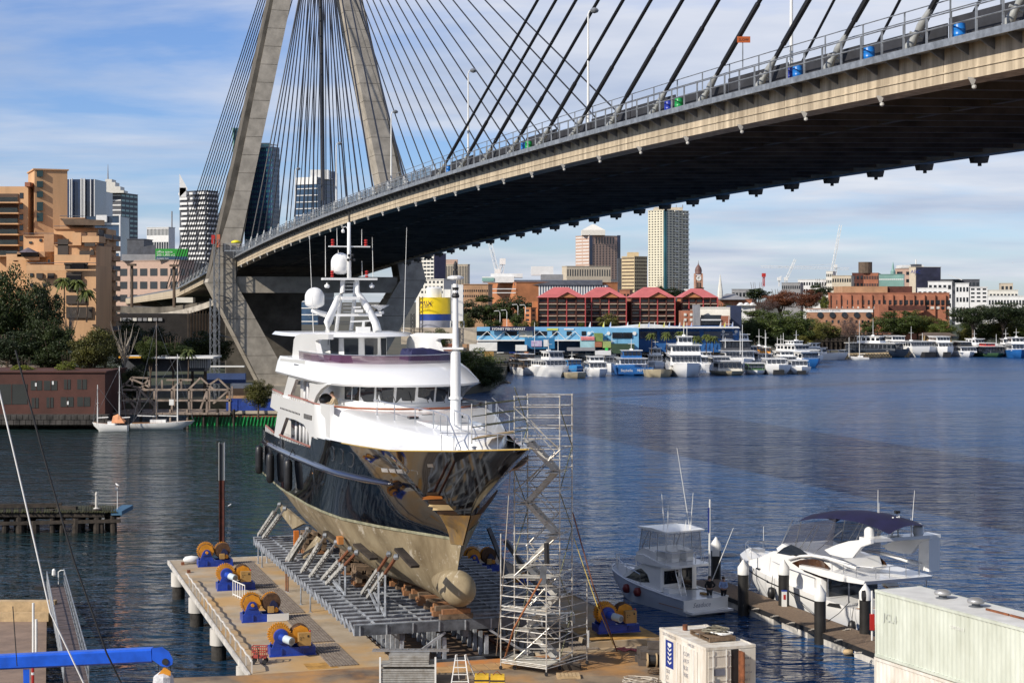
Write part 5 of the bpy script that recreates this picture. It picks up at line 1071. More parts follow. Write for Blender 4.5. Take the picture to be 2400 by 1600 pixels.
RF = mat('white_roof_paint', (.68,.68,.66), .55, var=.1, scale=1); MB(f2).box(.1, 12.1, .1, 2.34, 2.94, 2.955).build('roof_sheet', RF, ct2)
ctext(f2, 'CSMU5613', .2, 5.2, 2.2, -.02, WPAINT, ct2); ctext(f2, 'JCL4', .5, .6, 1.7, .0, mat('faded_print', (.55,.58,.53), .6), ct2)
for l, lb in ((3.0, 'far'), (5.2, 'near')):
    q = Vector(f2(l, 1.35, 2.956)); o = T('roof_vent', 'round metal roof vent on the green container, the %s one of two' % ('farther' if lb == 'far' else 'nearer'), 'vent', q, 'roof vents on the green container')
    MB().lathe([(.3,0),(.3,.02),(.17,.05),(.17,.16)], q, 18).build('collar', STEELD, o); MB().lathe([(.2,.14),(.34,.17),(.37,.24),(.33,.32),(.18,.38),(.01,.4)], q, 22).build('cowl', mat('dull_aluminium', (.42,.42,.42), .4, .5), o, smooth=True)
for k in range(3): MB(f2).box(6.0+k*1.5, 7.4+k*1.5, 1.2, 1.28, 2.96, 3.04).build('roof_rail', RUST, ct2)
# ================================================================ pontoon, piles and the two moored cruisers
def z6(x, y): return 1720+x/4.127, 1140+y/4.127
def z7(x, y): return 1400+x/3.564, 1040+y/3.564
def pxl(O, d, v, p, w_):                      # photo pixel on the plane at beam offset w -> (l, z)
    ox, oy = O[0]+v[0]*w_, O[1]+v[1]*w_; k = (p[0]-1200)/F; l = (ox-k*oy)/(k*d[1]-d[0]); Y = oy+d[1]*l
    return l, H-(p[1]-YH)*Y/F
PD = Vector((.31,-.95,0)).normalized(); PV = Vector((-PD.y, PD.x, 0))
pn = T('pontoon', 'floating timber pontoon beside the white cruisers at right', 'pontoon', (14.7,107,0)); pa = Vector((12.0,117.0,0))
DKB = mat('grey_pontoon_board', (.24,.17,.115), .85, scale=2.5, col2=(.12,.085,.06), vs_=(3,3,1))
for k in range(150):
    p = pa+PD*(.2*k); MB().hull8([p+PD*u+PV*v+Vector((0,0,z)) for z in (.64,.70) for u, v in ((0,0),(.185,0),(.185,2.3),(0,2.3))]).build('deck_board', DKB, pn)
for v in (-.06, 2.3): MB().hull8([pa+PD*u+PV*w_+Vector((0,0,z)) for z in (.42,.69) for u, w_ in ((0,v),(30,v),(30,v+.06),(0,v+.06))]).build('side_fascia', BLACK, pn)
for k in range(6): p = pa+PD*(5.2+4.4*k); MB().hull8([p+PD*u+PV*w_+Vector((0,0,z)) for z in (-.3,.5) for u, w_ in ((0,.05),(3.3,.05),(3.3,2.2),(0,2.2))]).build('concrete_float', PAINTW, pn)
PB = mat('black_pile_sleeve', (.02,.019,.018), .5, var=.3, scale=1)
for x, yt, Y, lb in ((1678,1257,118,'black pile with white cone cap farthest away, behind the small cruiser'),(1742,1310,108,'black pile with white cone cap at the pontoon left edge, left of two close ones'),(1837,1310,107.6,'black pile with white cone cap right of the pontoon, beside the large cruiser bow'),(1922,1368,99,'black pile with white cone cap standing in front of the pontoon, near the middle'),(2028,1366,98.6,'black pile with white cone cap nearest the green container')):
    q = D(x, yt, Y); t = T('mooring_pile', lb, 'pile', (q.x,q.y,0), 'black mooring piles with white caps')
    MB().lathe([(.34,-3),(.34,q.z-.95)], (q.x,q.y,0), 18).build('pile', PB, t, smooth='auto'); MB().lathe([(.36,q.z-.95),(.36,q.z-.5),(.02,q.z)], (q.x,q.y,0), 18).build('cone_cap', WPAINT, t, smooth='auto')
    if x == 1678: MB().box(q.x-.3, q.x+.2, q.y-.365, q.y-.355, q.z-1.3, q.z-.9).build('notice', WPAINT, t)
q = G(1838, 1420, .7); t = T('service_pedestal', 'small white and red service pedestal on the pontoon', 'pedestal', q); MB().box(q.x-.15, q.x+.15, q.y-.12, q.y+.12, .7, 1.65).build('post', WPAINT, t); MB().box(q.x-.16, q.x+.16, q.y-.13, q.y+.13, 1.65, 1.72).build('cap', BLUE, t); MB().box(q.x-.07, q.x+.07, q.y-.14, q.y-.121, 1.15, 1.45).build('red_panel', RED, t)
q = G(2044, 1500, .7); t = T('fire_extinguisher_stand', 'red fire hose cabinet on a white post beside the nearest pile', 'fire point', q); MB().box(q.x-.12, q.x+.12, q.y-.1, q.y+.1, 1.3, 2.2).build('cabinet', RED, t); MB().tube([q, q+Vector((0,.05,2.8))], .06, 8).build('post', WPAINT, t)
c = q+Vector((-.45,.1,2.5)); MB().lathe([(.05,-.1),(.3,-.08),(.32,.08),(.05,.1)], c, 14, 'x').build('hose_reel', BLACK, t)
for k, (x, y) in enumerate(((1770,1427),(1815,1444),(1853,1460),(1905,1475),(1965,1500),(1985,1475),(2010,1530))):
    q = G(x, y, .72); mb = MB(); R.seed(k); mb.tube([q+Vector((.35*math.cos(i*.6)*(.6+.4*math.sin(i)), .2*math.sin(i*.75), .02+.01*math.sin(i*2))) for i in range(16)], .025, 5); tag(mb.build('mooring_rope', ROPEW), ['far left','second','third','fourth','fifth','waterside','nearest'][k]+' pale mooring rope lying in a small heap on the pontoon', 'rope', 'mooring ropes on the pontoon')
q = G(1988, 1528, .2); t = T('boat_fender', 'cream and blue fender hanging off the pontoon edge near the container', 'fender', q); MB().tube([q+Vector((-.3,0,0)), q+Vector((-.22,0,.02)), q+Vector((.22,0,.02)), q+Vector((.28,0,.02))], [.05,.17,.17,.1], 10).build('body', TIMBL, t, smooth=True); MB().tube([q+Vector((.28,0,.02)), q+Vector((.42,0,.02))], [.12,.05], 10).build('tip', mat('blue_tip', (.02,.15,.6), .4), t)
def boathull(fr, L, B, zb, zs, m, par, full=.62, wl=.86, name='hull', n=14, keelz=-.4, rake=.1):
    mb = MB(fr); rings = []
    for i in range(n+1):
        u = i/n; x = L*u; bw = B/2*(1 if u < full else math.sqrt(max(0, 1-((u-full)/(1-full))**2.1))); zt = zs+(zb-zs)*u**1.7
        xl = x-rake*L*max(0, (u-.55)/.45)**1.5; bl = bw*wl*(1-.5*max(0, (u-.5)/.5)**2)
        rings.append([(xl, 0, keelz), (xl+.0, -bl, 0.0 if u < .98 else .2), (x-(x-xl)*.25, -bw*.97, zt*.6), (x, -bw, zt), (x, bw, zt), (x-(x-xl)*.25, bw*.97, zt*.6), (xl, bl, 0.0 if u < .98 else .2)])
    mb.loft(rings); return mb.build(name, m, par, smooth='auto')
def across(fr, prof, W, name, m, par, inset=.25, sh=.97, w0=None, smooth='auto'):
    cx = sum(p[0] for p in prof)/len(prof); cz = sum(p[1] for p in prof)/len(prof); s = lambda k, w_: [((x-cx)*k+cx, w_, (z-cz)*k+cz) for x, z in prof]
    mb = MB(fr); mb.loft([s(sh, -W), s(1, -W+inset), s(1, W-inset), s(sh, W)]); return mb.build(name, m, par, smooth=smooth)
def sideplate(fr, prof, w_, th, name, m, par, both=True):
    for s in ((-1, 1) if both else (-1,)):
        mb = MB(fr); mb.prism([(l, s*w_, z) for l, z in prof], Vector((0,0,0))) if 0 else mb.loft([[(l, s*w_, z) for l, z in prof], [(l, s*(w_+th), z) for l, z in prof]]); mb.build(name, m, par)
HULLG = mat('pale_blue_grey_hull', (.50,.55,.62), .3, var=.05, scale=.5, coat=.3); CLEAR = mat('clear_vinyl', (.35,.36,.38), .15, alpha=.35, var=.05)
# small sport-fishing cruiser
O1, d1 = Vector((12.3,108.2,0)), Vector((-.5,.866,0)); v1 = Vector((.866,.5,0))
def B1(l, w_, z): return O1+d1*l+v1*w_+Vector((0,0,z))
X1 = lambda pts, w_=-1.5: [pxl(O1, d1, v1, z7(*p), w_) for p in pts]
c1b = T('sport_cruiser', 'small white cruiser with clear fly bridge enclosure moored left of the pontoon, stern to camera', 'boat', O1)
boathull(B1, 10.2, 3.5, 1.85, 1.0, HULLG, c1b, full=.45)
MB(B1).box(-.75, .05, -1.6, 1.6, .22, .36).build('swim_platform', WHITE, c1b); MB(B1).box(-.02, .1, -1.72, 1.72, .3, 1.02).build('transom', WHITE, c1b); MB(B1).box(.1, 10, -.02, .02, .3, .9)
mb = MB(B1)
for s in (-1, 1): mb.tube([(l, s*1.75*(1 if l < 4.6 else math.sqrt(max(0, 1-((l/10.2-.45)/.55)**2.1))), 1.0+.85*(l/10.2)**1.7+.02) for l in (0,2,4,5,6,7,8,9,9.8,10.15)], .06, 6)
mb.build('gunwale', WHITE, c1b)
mb = MB(B1); mb.loft([[(l, -b, z), (l, 0, z+.08), (l, b, z)] for l, b, z in ((2.8,1.7,1.12),(4.6,1.7,1.24),(6.5,1.52,1.42),(8,1.15,1.56),(9.3,.6,1.74),(10,.2,1.83))], False, False); mb.build('foredeck', WHITE, c1b)
across(B1, [(2.9,.6),(2.9,2.75),(3.6,2.85),(4.9,2.75),(5.9,2.3),(7.6,1.5),(7.9,1.2),(7,.9)], 1.42, 'cabin', WHITE, c1b, .3)
sideplate(B1, [(4.2,1.55),(4.5,2.05),(5.2,2.35),(5.8,2.15),(6.6,1.68),(7.0,1.5),(5.2,1.42)], 1.40, .03, 'cabin_window', GLASS, c1b)
across(B1, [(1.6,2.78),(1.6,2.92),(3,3.0),(4.8,3.3),(5.6,3.25),(5.9,2.9),(5.2,2.7),(3,2.72)], 1.55, 'flybridge_floor', WHITE, c1b, .15)
across(B1, [(3.4,2.98),(3.5,3.6),(4.9,3.75),(5.8,3.3),(5.7,3.1)], 1.45, 'flybridge_coaming', WHITE, c1b, .2)
across(B1, [(2.2,4.95),(2.2,5.05),(3.8,5.16),(5.4,5.08),(5.5,4.98)], 1.55, 'hardtop', WHITE, c1b, .2)
for w_, s in ((-1.4,1),(1.4,1)):
    MB(B1).poly([(2.3,w_,3.3),(5.5,w_,3.5),(5.2,w_*.95,4.95),(2.4,w_*.95,4.95)]).build('clear_curtain', CLEAR, c1b, normals=False)
    for l0, l1 in ((2.4,2.5),(3.4,3.4),(4.4,4.2),(5.6,5.2),(5.6,4.4)): MB(B1).tube([(l0,w_,2.95),(l1,w_*.95,4.95)], .03, 5).build('frame_tube', STAIN, c1b)
for l in (2.35, 5.35): MB(B1).poly([(l,-1.4,3.3),(l,1.4,3.3),(l,1.35,4.95),(l,-1.35,4.95)]).build('clear_curtain', CLEAR, c1b, normals=False)
for w_ in (-.9,-.3,.4,1.0): MB(B1).tube([(1.65,w_,2.95),(1.65,w_,3.75)], .022, 5).build('rail_post', STAIN, c1b)
MB(B1).tube([(3.4,-1.45,3.75),(1.65,-1.45,3.75),(1.65,1.45,3.75),(3.4,1.45,3.75)], .03, 6).build('flybridge_rail', STAIN, c1b)
for w_ in (-.5,.6): MB(B1).box(2.6, 3.2, w_-.3, w_+.3, 3.0, 3.7).build('helm_seat', WHITE, c1b)
MB(B1).box(2.86, 2.89, -1.2, -.1, 1.6, 2.45).build('saloon_window', GLASS, c1b); MB(B1).box(2.86, 2.89, .2, 1.0, .65, 2.55).build('cabin_door', GLASS, c1b); MB(B1).box(2.2, 2.85, -1.3, .0, .5, 1.4).build('cockpit_module', WHITE, c1b); MB(B1).box(.1, 2.85, -1.65, 1.65, .42, .46).build('cockpit_sole', TEAK, c1b)
MB(B1).box(.9, 1.6, -.5, .5, .46, .95).build('bait_table', WHITE, c1b); MB(B1).box(1.0, 1.5, .6, .9, .46, 1.15).build('rod_box', TAN, c1b)
for e in (-.2, .2): MB(B1).tube([(1.3,-.6+e,.5),(2.4,-.6+e,2.9)], .03, 5).build('ladder_rail', STAIN, c1b)
for k in range(6): f_ = k/6; MB(B1).bar((1.4+1.0*f_,-.8,.8+2.0*f_), (1.4+1.0*f_,-.4,.8+2.0*f_), .05).build('ladder_step', STAIN, c1b)
for x0, y0, x1_, y1_, l in ((560,722,538,418,5),(588,700,591,505,5),(775,722,665,35,3.2),(778,715,800,405,3.2),(733,715,742,630,3.8),(935,1150,940,462,2.5),(950,1160,1137,698,1.5)):
    q = [D(*z7(*p), 108.2+.866*l) for p in ((x0,y0),(x1_,y1_))]; MB().tube(q, [.03,.015] if x0 != 935 else [.075,.05], 6).build('outrigger' if x0 > 900 else 'antenna', WPAINT, c1b)
MB().hull8([D(*z7(*p), Y) for Y in (110.3,110.34) for p in ((925,740),(936,740),(936,530),(922,530))]).build('furled_flag', NB, c1b)
rl = [(5,-1.65,2.0),(7,-1.35,2.25),(9,-.75,2.45),(10.1,-.1,2.55),(10.1,.1,2.55),(9,.75,2.45),(7,1.35,2.25),(5,1.65,2.0)]
MB(B1).tube(rl, .03, 6).build('bow_rail', STAIN, c1b)
for l, w_, z in rl[:-1] : MB(B1).tube([(l,w_,z),(l-.05,w_,1.3+(l-5)*.1)], .022, 5).build('rail_post', STAIN, c1b)
for l in (5.0, 6.5): MB().lathe([(.02,-.3),(.2,-.25),(.28,0),(.2,.25),(.02,.3)], B1(l, -1.85+.1*(l-5), .85), 12).build('red_fender', mat('dark_red_fender', (.16,.02,.02), .5), c1b, smooth=True)
text('Seaduce', .42, B1(-.03, -1.05, .52), v1, (0,0,1), GP, c1b, shear=.3)
p_ = pxl(O1, d1, v1, z7(905,1250), 1.0)
person('person in black with hands on hips in the cockpit of the small cruiser', B1(.9, .95, .46), math.radians(200), mat('black_jumper', (.01,.01,.012), .9), mat('dark_grey_trousers', (.06,.06,.06), .9), DHAIR, ((.36,.08,1.17),(.2,-.06,1.02)), ((.36,.08,1.17),(.2,-.06,1.02)))
person('person in light blue shirt and dark trousers leaning at the cruiser stern', B1(.45, 1.55, .46)+Vector((.15,0,0)), math.radians(-15), mat('light_blue_shirt', (.28,.38,.62), .8), mat('black_trousers', (.012,.012,.015), .9), DHAIR, ((.26,-.1,1.15),(.06,-.3,1.08)), ((.26,-.1,1.15),(.08,-.3,1.04)), lean=.15)
# large white motor cruiser
O2, d2 = Vector((23.0,103.1,0)), Vector((-.41,.912,0)); v2 = Vector((.912,.41,0))
def B2(l, w_, z): return O2+d2*l+v2*w_+Vector((0,0,z))
X2 = lambda pts, w_=-2.3: [pxl(O2, d2, v2, z6(*p), w_) for p in pts]
c2b = T('motor_cruiser', 'large white motor cruiser with navy canopy moored right of the pontoon', 'boat', O2)
boathull(B2, 16.4, 4.8, 2.75, 1.35, WHITE, c2b, full=.55, wl=.8, rake=.14)
MB(B2).box(-.9, .1, -2.1, 2.1, .3, .45).build('swim_platform', TEAK, c2b)
mb = MB(B2)
for s in (-1, 1): mb.tube([(l, s*2.41*(1 if l < 9 else math.sqrt(max(0, 1-((l/16.4-.55)/.45)**2.1))), 1.0+1.3*(l/16.4)**1.7) for l in (4,6,8,10,12,13.5,15,16,16.35)], .035, 6)
mb.build('black_rubbing_line', BLACK, c2b)
mb = MB(B2); mb.loft([[(l, -b, z), (l, 0, z+.15), (l, b, z)] for l, b, z in ((8,2.2,1.8),(10,2.15,2.05),(12,1.9,2.35),(13.5,1.5,2.5),(15,.9,2.62),(16.1,.25,2.72))], False, False); mb.build('foredeck', WHITE, c2b)
P2 = X2([(280,640),(430,600),(560,530),(700,500),(760,530),(880,590),(1180,660),(1150,760),(1050,800),(900,900),(760,870),(540,760)], -1.9)
across(B2, [(4.2,1.2),(4.4,3.35),(6.2,3.55),(8.6,3.7),(9.9,3.6),(11.6,2.95),(13.3,2.45),(12.5,2.0),(8,1.7)], 2.1, 'superstructure', WHITE, c2b, .35)
sideplate(B2, X2([(415,640),(480,590),(552,558),(640,600),(712,652),(545,664)], -2.13), 2.1, .03, 'forward_window', GLASS, c2b)
sideplate(B2, X2([(560,735),(640,706),(760,697),(850,715),(905,765),(945,842),(882,895),(760,852),(640,790)], -2.17), 2.13, .04, 'saloon_window', mat('amber_brown_glass', (.05,.022,.01), .06, var=.8, scale=.8, spec=.8), c2b)
for s in (-1, 1):
    pts = X2([(535,705),(640,672),(760,665),(900,690),(1060,740),(1190,790)], -2.2); MB(B2).tube([(l, s*2.2, z) for l, z in pts], [.06,.09,.1,.12,.14,.12], 8).build('window_brow', WHITE, c2b, smooth=True)
OV = [(-.6,3.0),(-.75,3.22),(1.0,3.28),(4.2,3.3),(6.4,3.2),(6.4,3.0),(4,2.85),(2,2.83)]
across(B2, OV, 2.5, 'flybridge_overhang', WHITE, c2b, .3)
across(B2, [(3.5,3.25),(3.8,3.8),(7.5,3.95),(9.2,4.15),(9.9,3.75),(9.5,3.4)], 1.9, 'flybridge_coaming', WHITE, c2b, .3)
AR = X2([(885,610),(1000,560),(1120,525),(1240,512),(1330,508),(1335,548),(1240,580),(1155,688),(1080,688),(940,655)], -2.2)
sideplate(B2, AR, 2.05, .22, 'radar_arch_side', WHITE, c2b)
a0, zt = AR[4][0], AR[4][1]; MB(B2).box(a0, a0+1.2, -2.2, 2.9, zt-.2, zt).build('radar_arch_top', WHITE, c2b); MB(B2).box(a0+.1, a0+1.1, 2.1, 2.9, 3.5, zt-.2).build('arch_leg', WHITE, c2b)
CAN = X2([(735,332),(800,292),(950,268),(1170,266),(1380,298),(1560,352),(1690,415)], -.3)
mb = MB(B2); mb.loft([[(l, w_*1.7, z+.25-.45*w_*w_) for w_ in (-1,-.7,-.35,0,.35,.7,1)] for l, z in CAN], False, False); mb.build('navy_canopy', mat('navy_canopy_canvas', (.008,.008,.05), .75, var=.2, scale=1), c2b, smooth=True, normals=False)
for s in (-1, 1):
    MB(B2).poly([(CAN[0][0], s*1.7, CAN[0][1]-.2), (CAN[3][0], s*1.7, CAN[3][1]-.2), (CAN[3][0]+.3, s*1.85, 3.95), (9.6, s*1.6, 4.0)]).build('clear_curtain', mat('smoked_vinyl', (.06,.06,.08), .1, alpha=.6, var=.05), c2b, normals=False)
    for l0, l1 in ((9.5,CAN[0][0]-.1),(7.9,CAN[1][0]-.3),(7.4,CAN[2][0]-.2),(5.8,CAN[3][0]-.6),(6.6,CAN[2][0]-.6)): MB(B2).tube([(l0, s*1.78, 3.95), (l1, s*1.68, CAN[1][1]-.2)], .03, 5).build('canopy_frame', STAIN, c2b)
mb = MB(B2); mb.tube([(4.0,-2.3,3.95),(.5,-2.3,3.95),(-.5,-1.8,3.95),(-.5,1.8,3.95),(.5,2.3,3.95),(4,2.3,3.95)], .025, 6); mb.build('aft_rail', STAIN, c2b)
for l, w_ in ((3,-2.3),(1.8,-2.3),(.5,-2.3),(-.5,-1.6),(-.5,-.6),(-.5,.6),(-.5,1.6),(.5,2.3)): MB(B2).tube([(l,w_,3.25),(l,w_,3.95)], .022, 5).build('rail_post', STAIN, c2b)
for l, w_ in ((3.6,-2.2),(1.4,-2.2),(-.4,2.2)): MB(B2).tube([(l,w_,1.6),(l,w_,2.95)], .04, 6).build('stanchion', STAIN, c2b)
MB(B2).box(4.1, 4.18, -1.9, 1.9, 1.5, 2.95).build('saloon_doors', GLASS, c2b); MB(B2).box(.2, 4.1, -2.2, 2.2, 1.3, 1.36).build('cockpit_sole', TEAK, c2b); MB(B2).box(.3, 1.0, -1.8, .6, 1.36, 1.85).build('cockpit_sofa', CAB, c2b)
mb = MB(B2); mb.loft([[(l, w_, z), (l+.0, w_+.9, z), (l, w_+.9, z-.25), (l, w_, z-.25)] for l, w_, z in ((3.4,1.0,3.1),(1.2,1.2,1.7))]); mb.build('stair_side', WHITE, c2b)
for k in range(4): MB(B2).box(1.5+.5*k, 1.9+.5*k, 1.05, 1.95, 1.85+.32*k, 1.92+.32*k).build('stair_tread', TEAK, c2b)
def vdome(c, r, h, par, name='satellite_dome'): return MB().lathe([(r*.5,-.25),(r*.5,-.1),(r*.85,-.05),(r,.05),(r,h)]+[(r*math.cos(t), h+r*math.sin(t)) for t in (.3,.6,.9,1.2,1.5)], c, 18).build(name, WHITE, par, smooth=True)
l, z = pxl(O2, d2, v2, z6(1308,490), -1.5); vdome(B2(l,-1.5,z), .3, .35, c2b); l, z = pxl(O2, d2, v2, z6(1785,465), 1.5); vdome(B2(l,1.5,z+.05), .33, .35, c2b)
l, z = pxl(O2, d2, v2, z6(1560,500), 0)
for k in range(4): MB(B2).box(l-.25, l+.25, -.45+.05*k, .45-.05*k, z+.02+.18*k, z+.06+.18*k).build('mast_shelf', WHITE, c2b)
for w_ in (-.25,.25): MB(B2).tube([(l,w_,z),(l,w_*.6,z+1.3)], .06, 6).build('mast_post', WHITE, c2b)
MB(B2).tube([(l,.25,z+.9),(l,.3,z+1.35),(l,.1,z+1.5)], .05, 6).build('mast_hoop', WHITE, c2b); MB(B2).box(l-.1, l+.1, -.55, .1, z+1.1, z+1.2).build('radar_scanner', WHITE, c2b); MB(B2).box(l-.1, l+.1, .0, .3, z+1.5, z+1.66).build('horn', BLACK, c2b)
for x0, y0, x1_, y1_ in ((1393,470,1394,30),(1403,470,1404,155),(1716,460,1748,35),(1716,460,1712,305),(287,520,287,385)):
    q = [D(*z6(*p), 104.5 if x0 > 1000 else 115.5) for p in ((x0,y0),(x1_,y1_))]; MB().tube(q, [.03,.014], 5).build('antenna', WPAINT, c2b)
rl = [(5,-2.2,2.55),(8,-2.25,2.75),(11,-2.0,2.95),(13.5,-1.5,3.1),(15.5,-.7,3.25),(16.3,0,3.3),(15.5,.7,3.25),(13.5,1.5,3.1),(11,2,2.95)]
MB(B2).tube(rl, .022, 5).build('bow_rail', STAIN, c2b)
for l, w_, z in rl: MB(B2).tube([(l,w_,z),(l,w_,z-.6)], .018, 5).build('rail_post', STAIN, c2b)
MB(B2).box(14.6, 15.4, -.3, .3, 2.7, 2.95).build('windlass', STAIN, c2b)
for x, y in ((375,915),(255,795)): l, z = pxl(O2, d2, v2, z6(x, y), -2.0); bw = 2.4*math.sqrt(max(0, 1-((max(l,9.1)/16.4-.55)/.45)**2.1)); MB(B2).box(l-.2, l+.2, -bw*.97-.03, -bw*.9, z-.08, z+.08).build('hull_porthole', GLASS, c2b)
MB(B2).hull8([(1.9,-2.39,1.2),(3.4,-2.39,1.12),(3.1,-2.39,1.32),(2.1,-2.39,1.42),(1.9,-2.44,1.2),(3.4,-2.44,1.12),(3.1,-2.44,1.32),(2.1,-2.44,1.42)]).build('hull_vent', BLACK, c2b)
for l, z in ((9.3,.95),(.5,.3)):
    q = B2(l, -2.62, z); t = T('boat_fender', 'black round fender between large cruiser and pontoon, %s' % ('near the bow' if l > 5 else 'near the stern'), 'fender', q, 'fenders of the large cruiser'); MB().lathe([(.02,-.42),(.2,-.35),(.27,0),(.2,.35),(.02,.42)], q, 12).build('body', RUBBER, t, smooth=True); MB().tube([q+Vector((0,0,.4)), q+Vector((.1,.0,1.2))], .02, 5).build('cord', BLACK, t)
for p, q, lb in (((1883,905,.0,1),(1932,1430),'from the cruiser bow to the pontoon'),):
    pass
for a_, b_, lb in ((B2(12.5,-1.9,2.2), D(1742,1420,107), 'black mooring line from the large cruiser bow to the left pile'), (B2(8.5,-2.4,1.75), G(1912,1445,.8), 'mooring line from the large cruiser side down to the pontoon'), (B2(1,-2.4,1.75), G(1940,1455,.8), 'mooring line from the large cruiser stern forward to the pontoon'), (B1(9.5,.3,1.7)+Vector((5,-2,-.5)), D(1675,1370,116), 'black mooring line near the farthest pile')):
    m_ = (a_+b_)/2-Vector((0,0,.12)); o = MB().tube([a_, m_, b_], .022, 5).build('mooring_line', BLACK); tag(o, lb, 'rope')
# ================================================================ left foreground
def zl(x, y): return x/3.1367, 1100+y/3.1367
jt = T('ruined_jetty', 'old dark timber jetty ruin with mossy deck at the left edge of the water', 'jetty', G(130,1245,0)); MOSS = mat('mossy_deck', (.03,.027,.016), .95, scale=.8, col2=(.05,.055,.014), bump=.4)
def J(x, dy, z): Y = 146+dy; return Vector(((x-1200)*Y/F, Y, z))
for k, x in enumerate((-60,-20,12,40,52,80,128,140,183,222,246,262)):
    for dy in (0, 3.2): p = J(x+6*math.sin(k*3+dy), dy, 0); MB().tube([Vector((p.x,p.y,-1.5)), Vector((p.x+.1*math.sin(k),p.y,1.5+.55*math.sin(k*2.3)))], .30+.1*math.sin(k*1.7), 9).build('pile', TIMBD, jt)
for dy in (-.2, 3.4):
    MB().bar(J(-80,dy,.75), J(282,dy,1.05), .26, .28).build('waling', TIMBD, jt); MB().bar(J(-80,dy,1.6), J(245,dy,1.55), .3, .34).build('headstock', TIMBD, jt)
R.seed(5)
for k in range(60):
    x = -80+k*5.9; MB().hull8([J(x, -.5+R.uniform(-.3,.1), 1.78), J(x+5.2, -.5, 1.78), J(x+5.2, 3.8, 1.78), J(x, 3.8+R.uniform(-.2,.4), 1.78), J(x, -.5, 1.88+R.uniform(0,.12)), J(x+5.2, -.5, 1.88), J(x+5.2, 3.8, 1.88), J(x, 3.8, 1.9)]).build('deck_plank', MOSS if k > 32 or k % 3 else TIMBD, jt)
MB().bar(J(-60,1,2.15), J(145,1.5,2.2), .35, .35).build('fallen_beam', TIMBD, jt); MB().bar(J(110,2,2.0), J(180,.5,2.05), .3, .3).build('fallen_beam', TIMBD, jt); MB().box(J(262,0,0).x, J(288,0,0).x, 145.6, 150, 1.55, 1.9).build('blue_cap_beam', mat('faded_blue_beam', (.05,.13,.22), .7), jt)
q = J(226,1,1.95); t = T('navigation_post', 'short whitish weathered post standing on the ruined jetty', 'post', q); MB().lathe([(.3,0),(.12,.12),(.13,.5),(.1,1.1),(.13,1.2),(.06,1.45)], q, 8).build('post', PAINTW, t)
q = J(275,1,1.9); t = T('solar_marker', 'thin white pole with small solar panel and a gull at the jetty end', 'marker', q); MB().tube([q, q+Vector((0,0,1.9))], .03, 6).build('pole', WPAINT, t); MB().hull8([q+Vector(v) for v in ((-.22,-.1,1.62),(.1,-.1,1.62),(.1,.1,1.85),(-.22,.1,1.85),(-.22,-.12,1.65),(.1,-.12,1.65),(.1,.08,1.88),(-.22,.08,1.88))]).build('panel', STEELD, t)
def gull(q, lb, rz=0):
    t = T('gull', lb, 'bird', q, None, rz); mb = MB(); mb.tube([(-.22,0,.12),(-.12,0,.15),(0,0,.17),(.1,0,.21),(.15,0,.27),(.2,0,.29),(.24,0,.28)], [.01,.06,.085,.07,.045,.045,.012], 8); o = mb.build('body', WPAINT, None, smooth=True); o.parent = t
    for s in (-1, 1): o = MB().hull8([(-.22,s*.03,.13),(.08,s*.08,.18),(.08,s*.09,.2),(-.22,s*.04,.16),(-.22,s*.06,.13),(.08,s*.1,.16),(.08,s*.1,.2),(-.22,s*.05,.17)]).build('wing', STEEL, None); o.parent = t
    for s in (-.03,.03): o = MB().tube([(.01,s,.12),(.01,s,0)], .008, 4).build('leg', YEL, None); o.parent = t
    o = MB().tube([(.24,0,.28),(.3,0,.27)], [.012,.003], 5).build('beak', YEL, None); o.parent = t
gull(q+Vector((0,0,1.9)), 'white gull perched on top of the solar marker pole', 2.5)
gull(G(538,1188,.02), 'white gull floating on the water right of the ruined jetty', 1)
# gangway and floating platform
gw = T('gangway', 'metal mesh sided gangway with brown deck sloping at lower left', 'gangway', G(140,1500,1.2)); gA = G(88,1372,1.6); gB = G(96,1372,1.6)
fl_, fr_, nl_, nr_ = Vector((-27.9,104,1.4)), Vector((-26.3,104,1.4)), Vector((-20.3,75,3.2)), Vector((-18.6,75,3.2))
fl_, fr_ = G(110,1378,1.2), G(150,1372,1.2); nl_, nr_ = D(150,1600,76), D(208,1600,76); GWD = mat('brown_gangway_deck', (.17,.125,.11), .7, scale=1.5, col2=(.09,.07,.065))
for k in range(20):
    u0, u1 = k/20, (k+.94)/20; MB().hull8([fl_.lerp(nl_,u0), fr_.lerp(nr_,u0), fr_.lerp(nr_,u1), fl_.lerp(nl_,u1)]+[p+Vector((0,0,.06)) for p in (fl_.lerp(nl_,u0), fr_.lerp(nr_,u0), fr_.lerp(nr_,u1), fl_.lerp(nl_,u1))]).build('deck_panel', GWD, gw)
for a_, b_, nm in ((fl_, nl_, 'left'), (fr_, nr_, 'right')):
    for z in (.15,.6,1.1): MB().tube([a_+Vector((0,0,z)), b_+Vector((0,0,z))], .03, 6).build('side_rail', STEEL, gw)
    for k in range(24): p = a_.lerp(b_, k/23); MB().tube([p, p+Vector((0,0,1.1))], .024, 5).build('side_post', STEEL, gw)
    if nm == 'left':
        for k in range(100): p = a_.lerp(b_, k/100); q = a_.lerp(b_, (k+1)/100); MB().bar(p+Vector((0,0,.1)), q+Vector((0,0,1.05)), .032).build('mesh_wire', STEEL, gw); MB().bar(p+Vector((0,0,1.05)), q+Vector((0,0,.1)), .032).build('mesh_wire', STEEL, gw)
MB().box(fl_.x-.8, fr_.x+.3, fl_.y-.1, fl_.y+.4, 1.1, 1.35).build('end_sill', BLACK, gw)
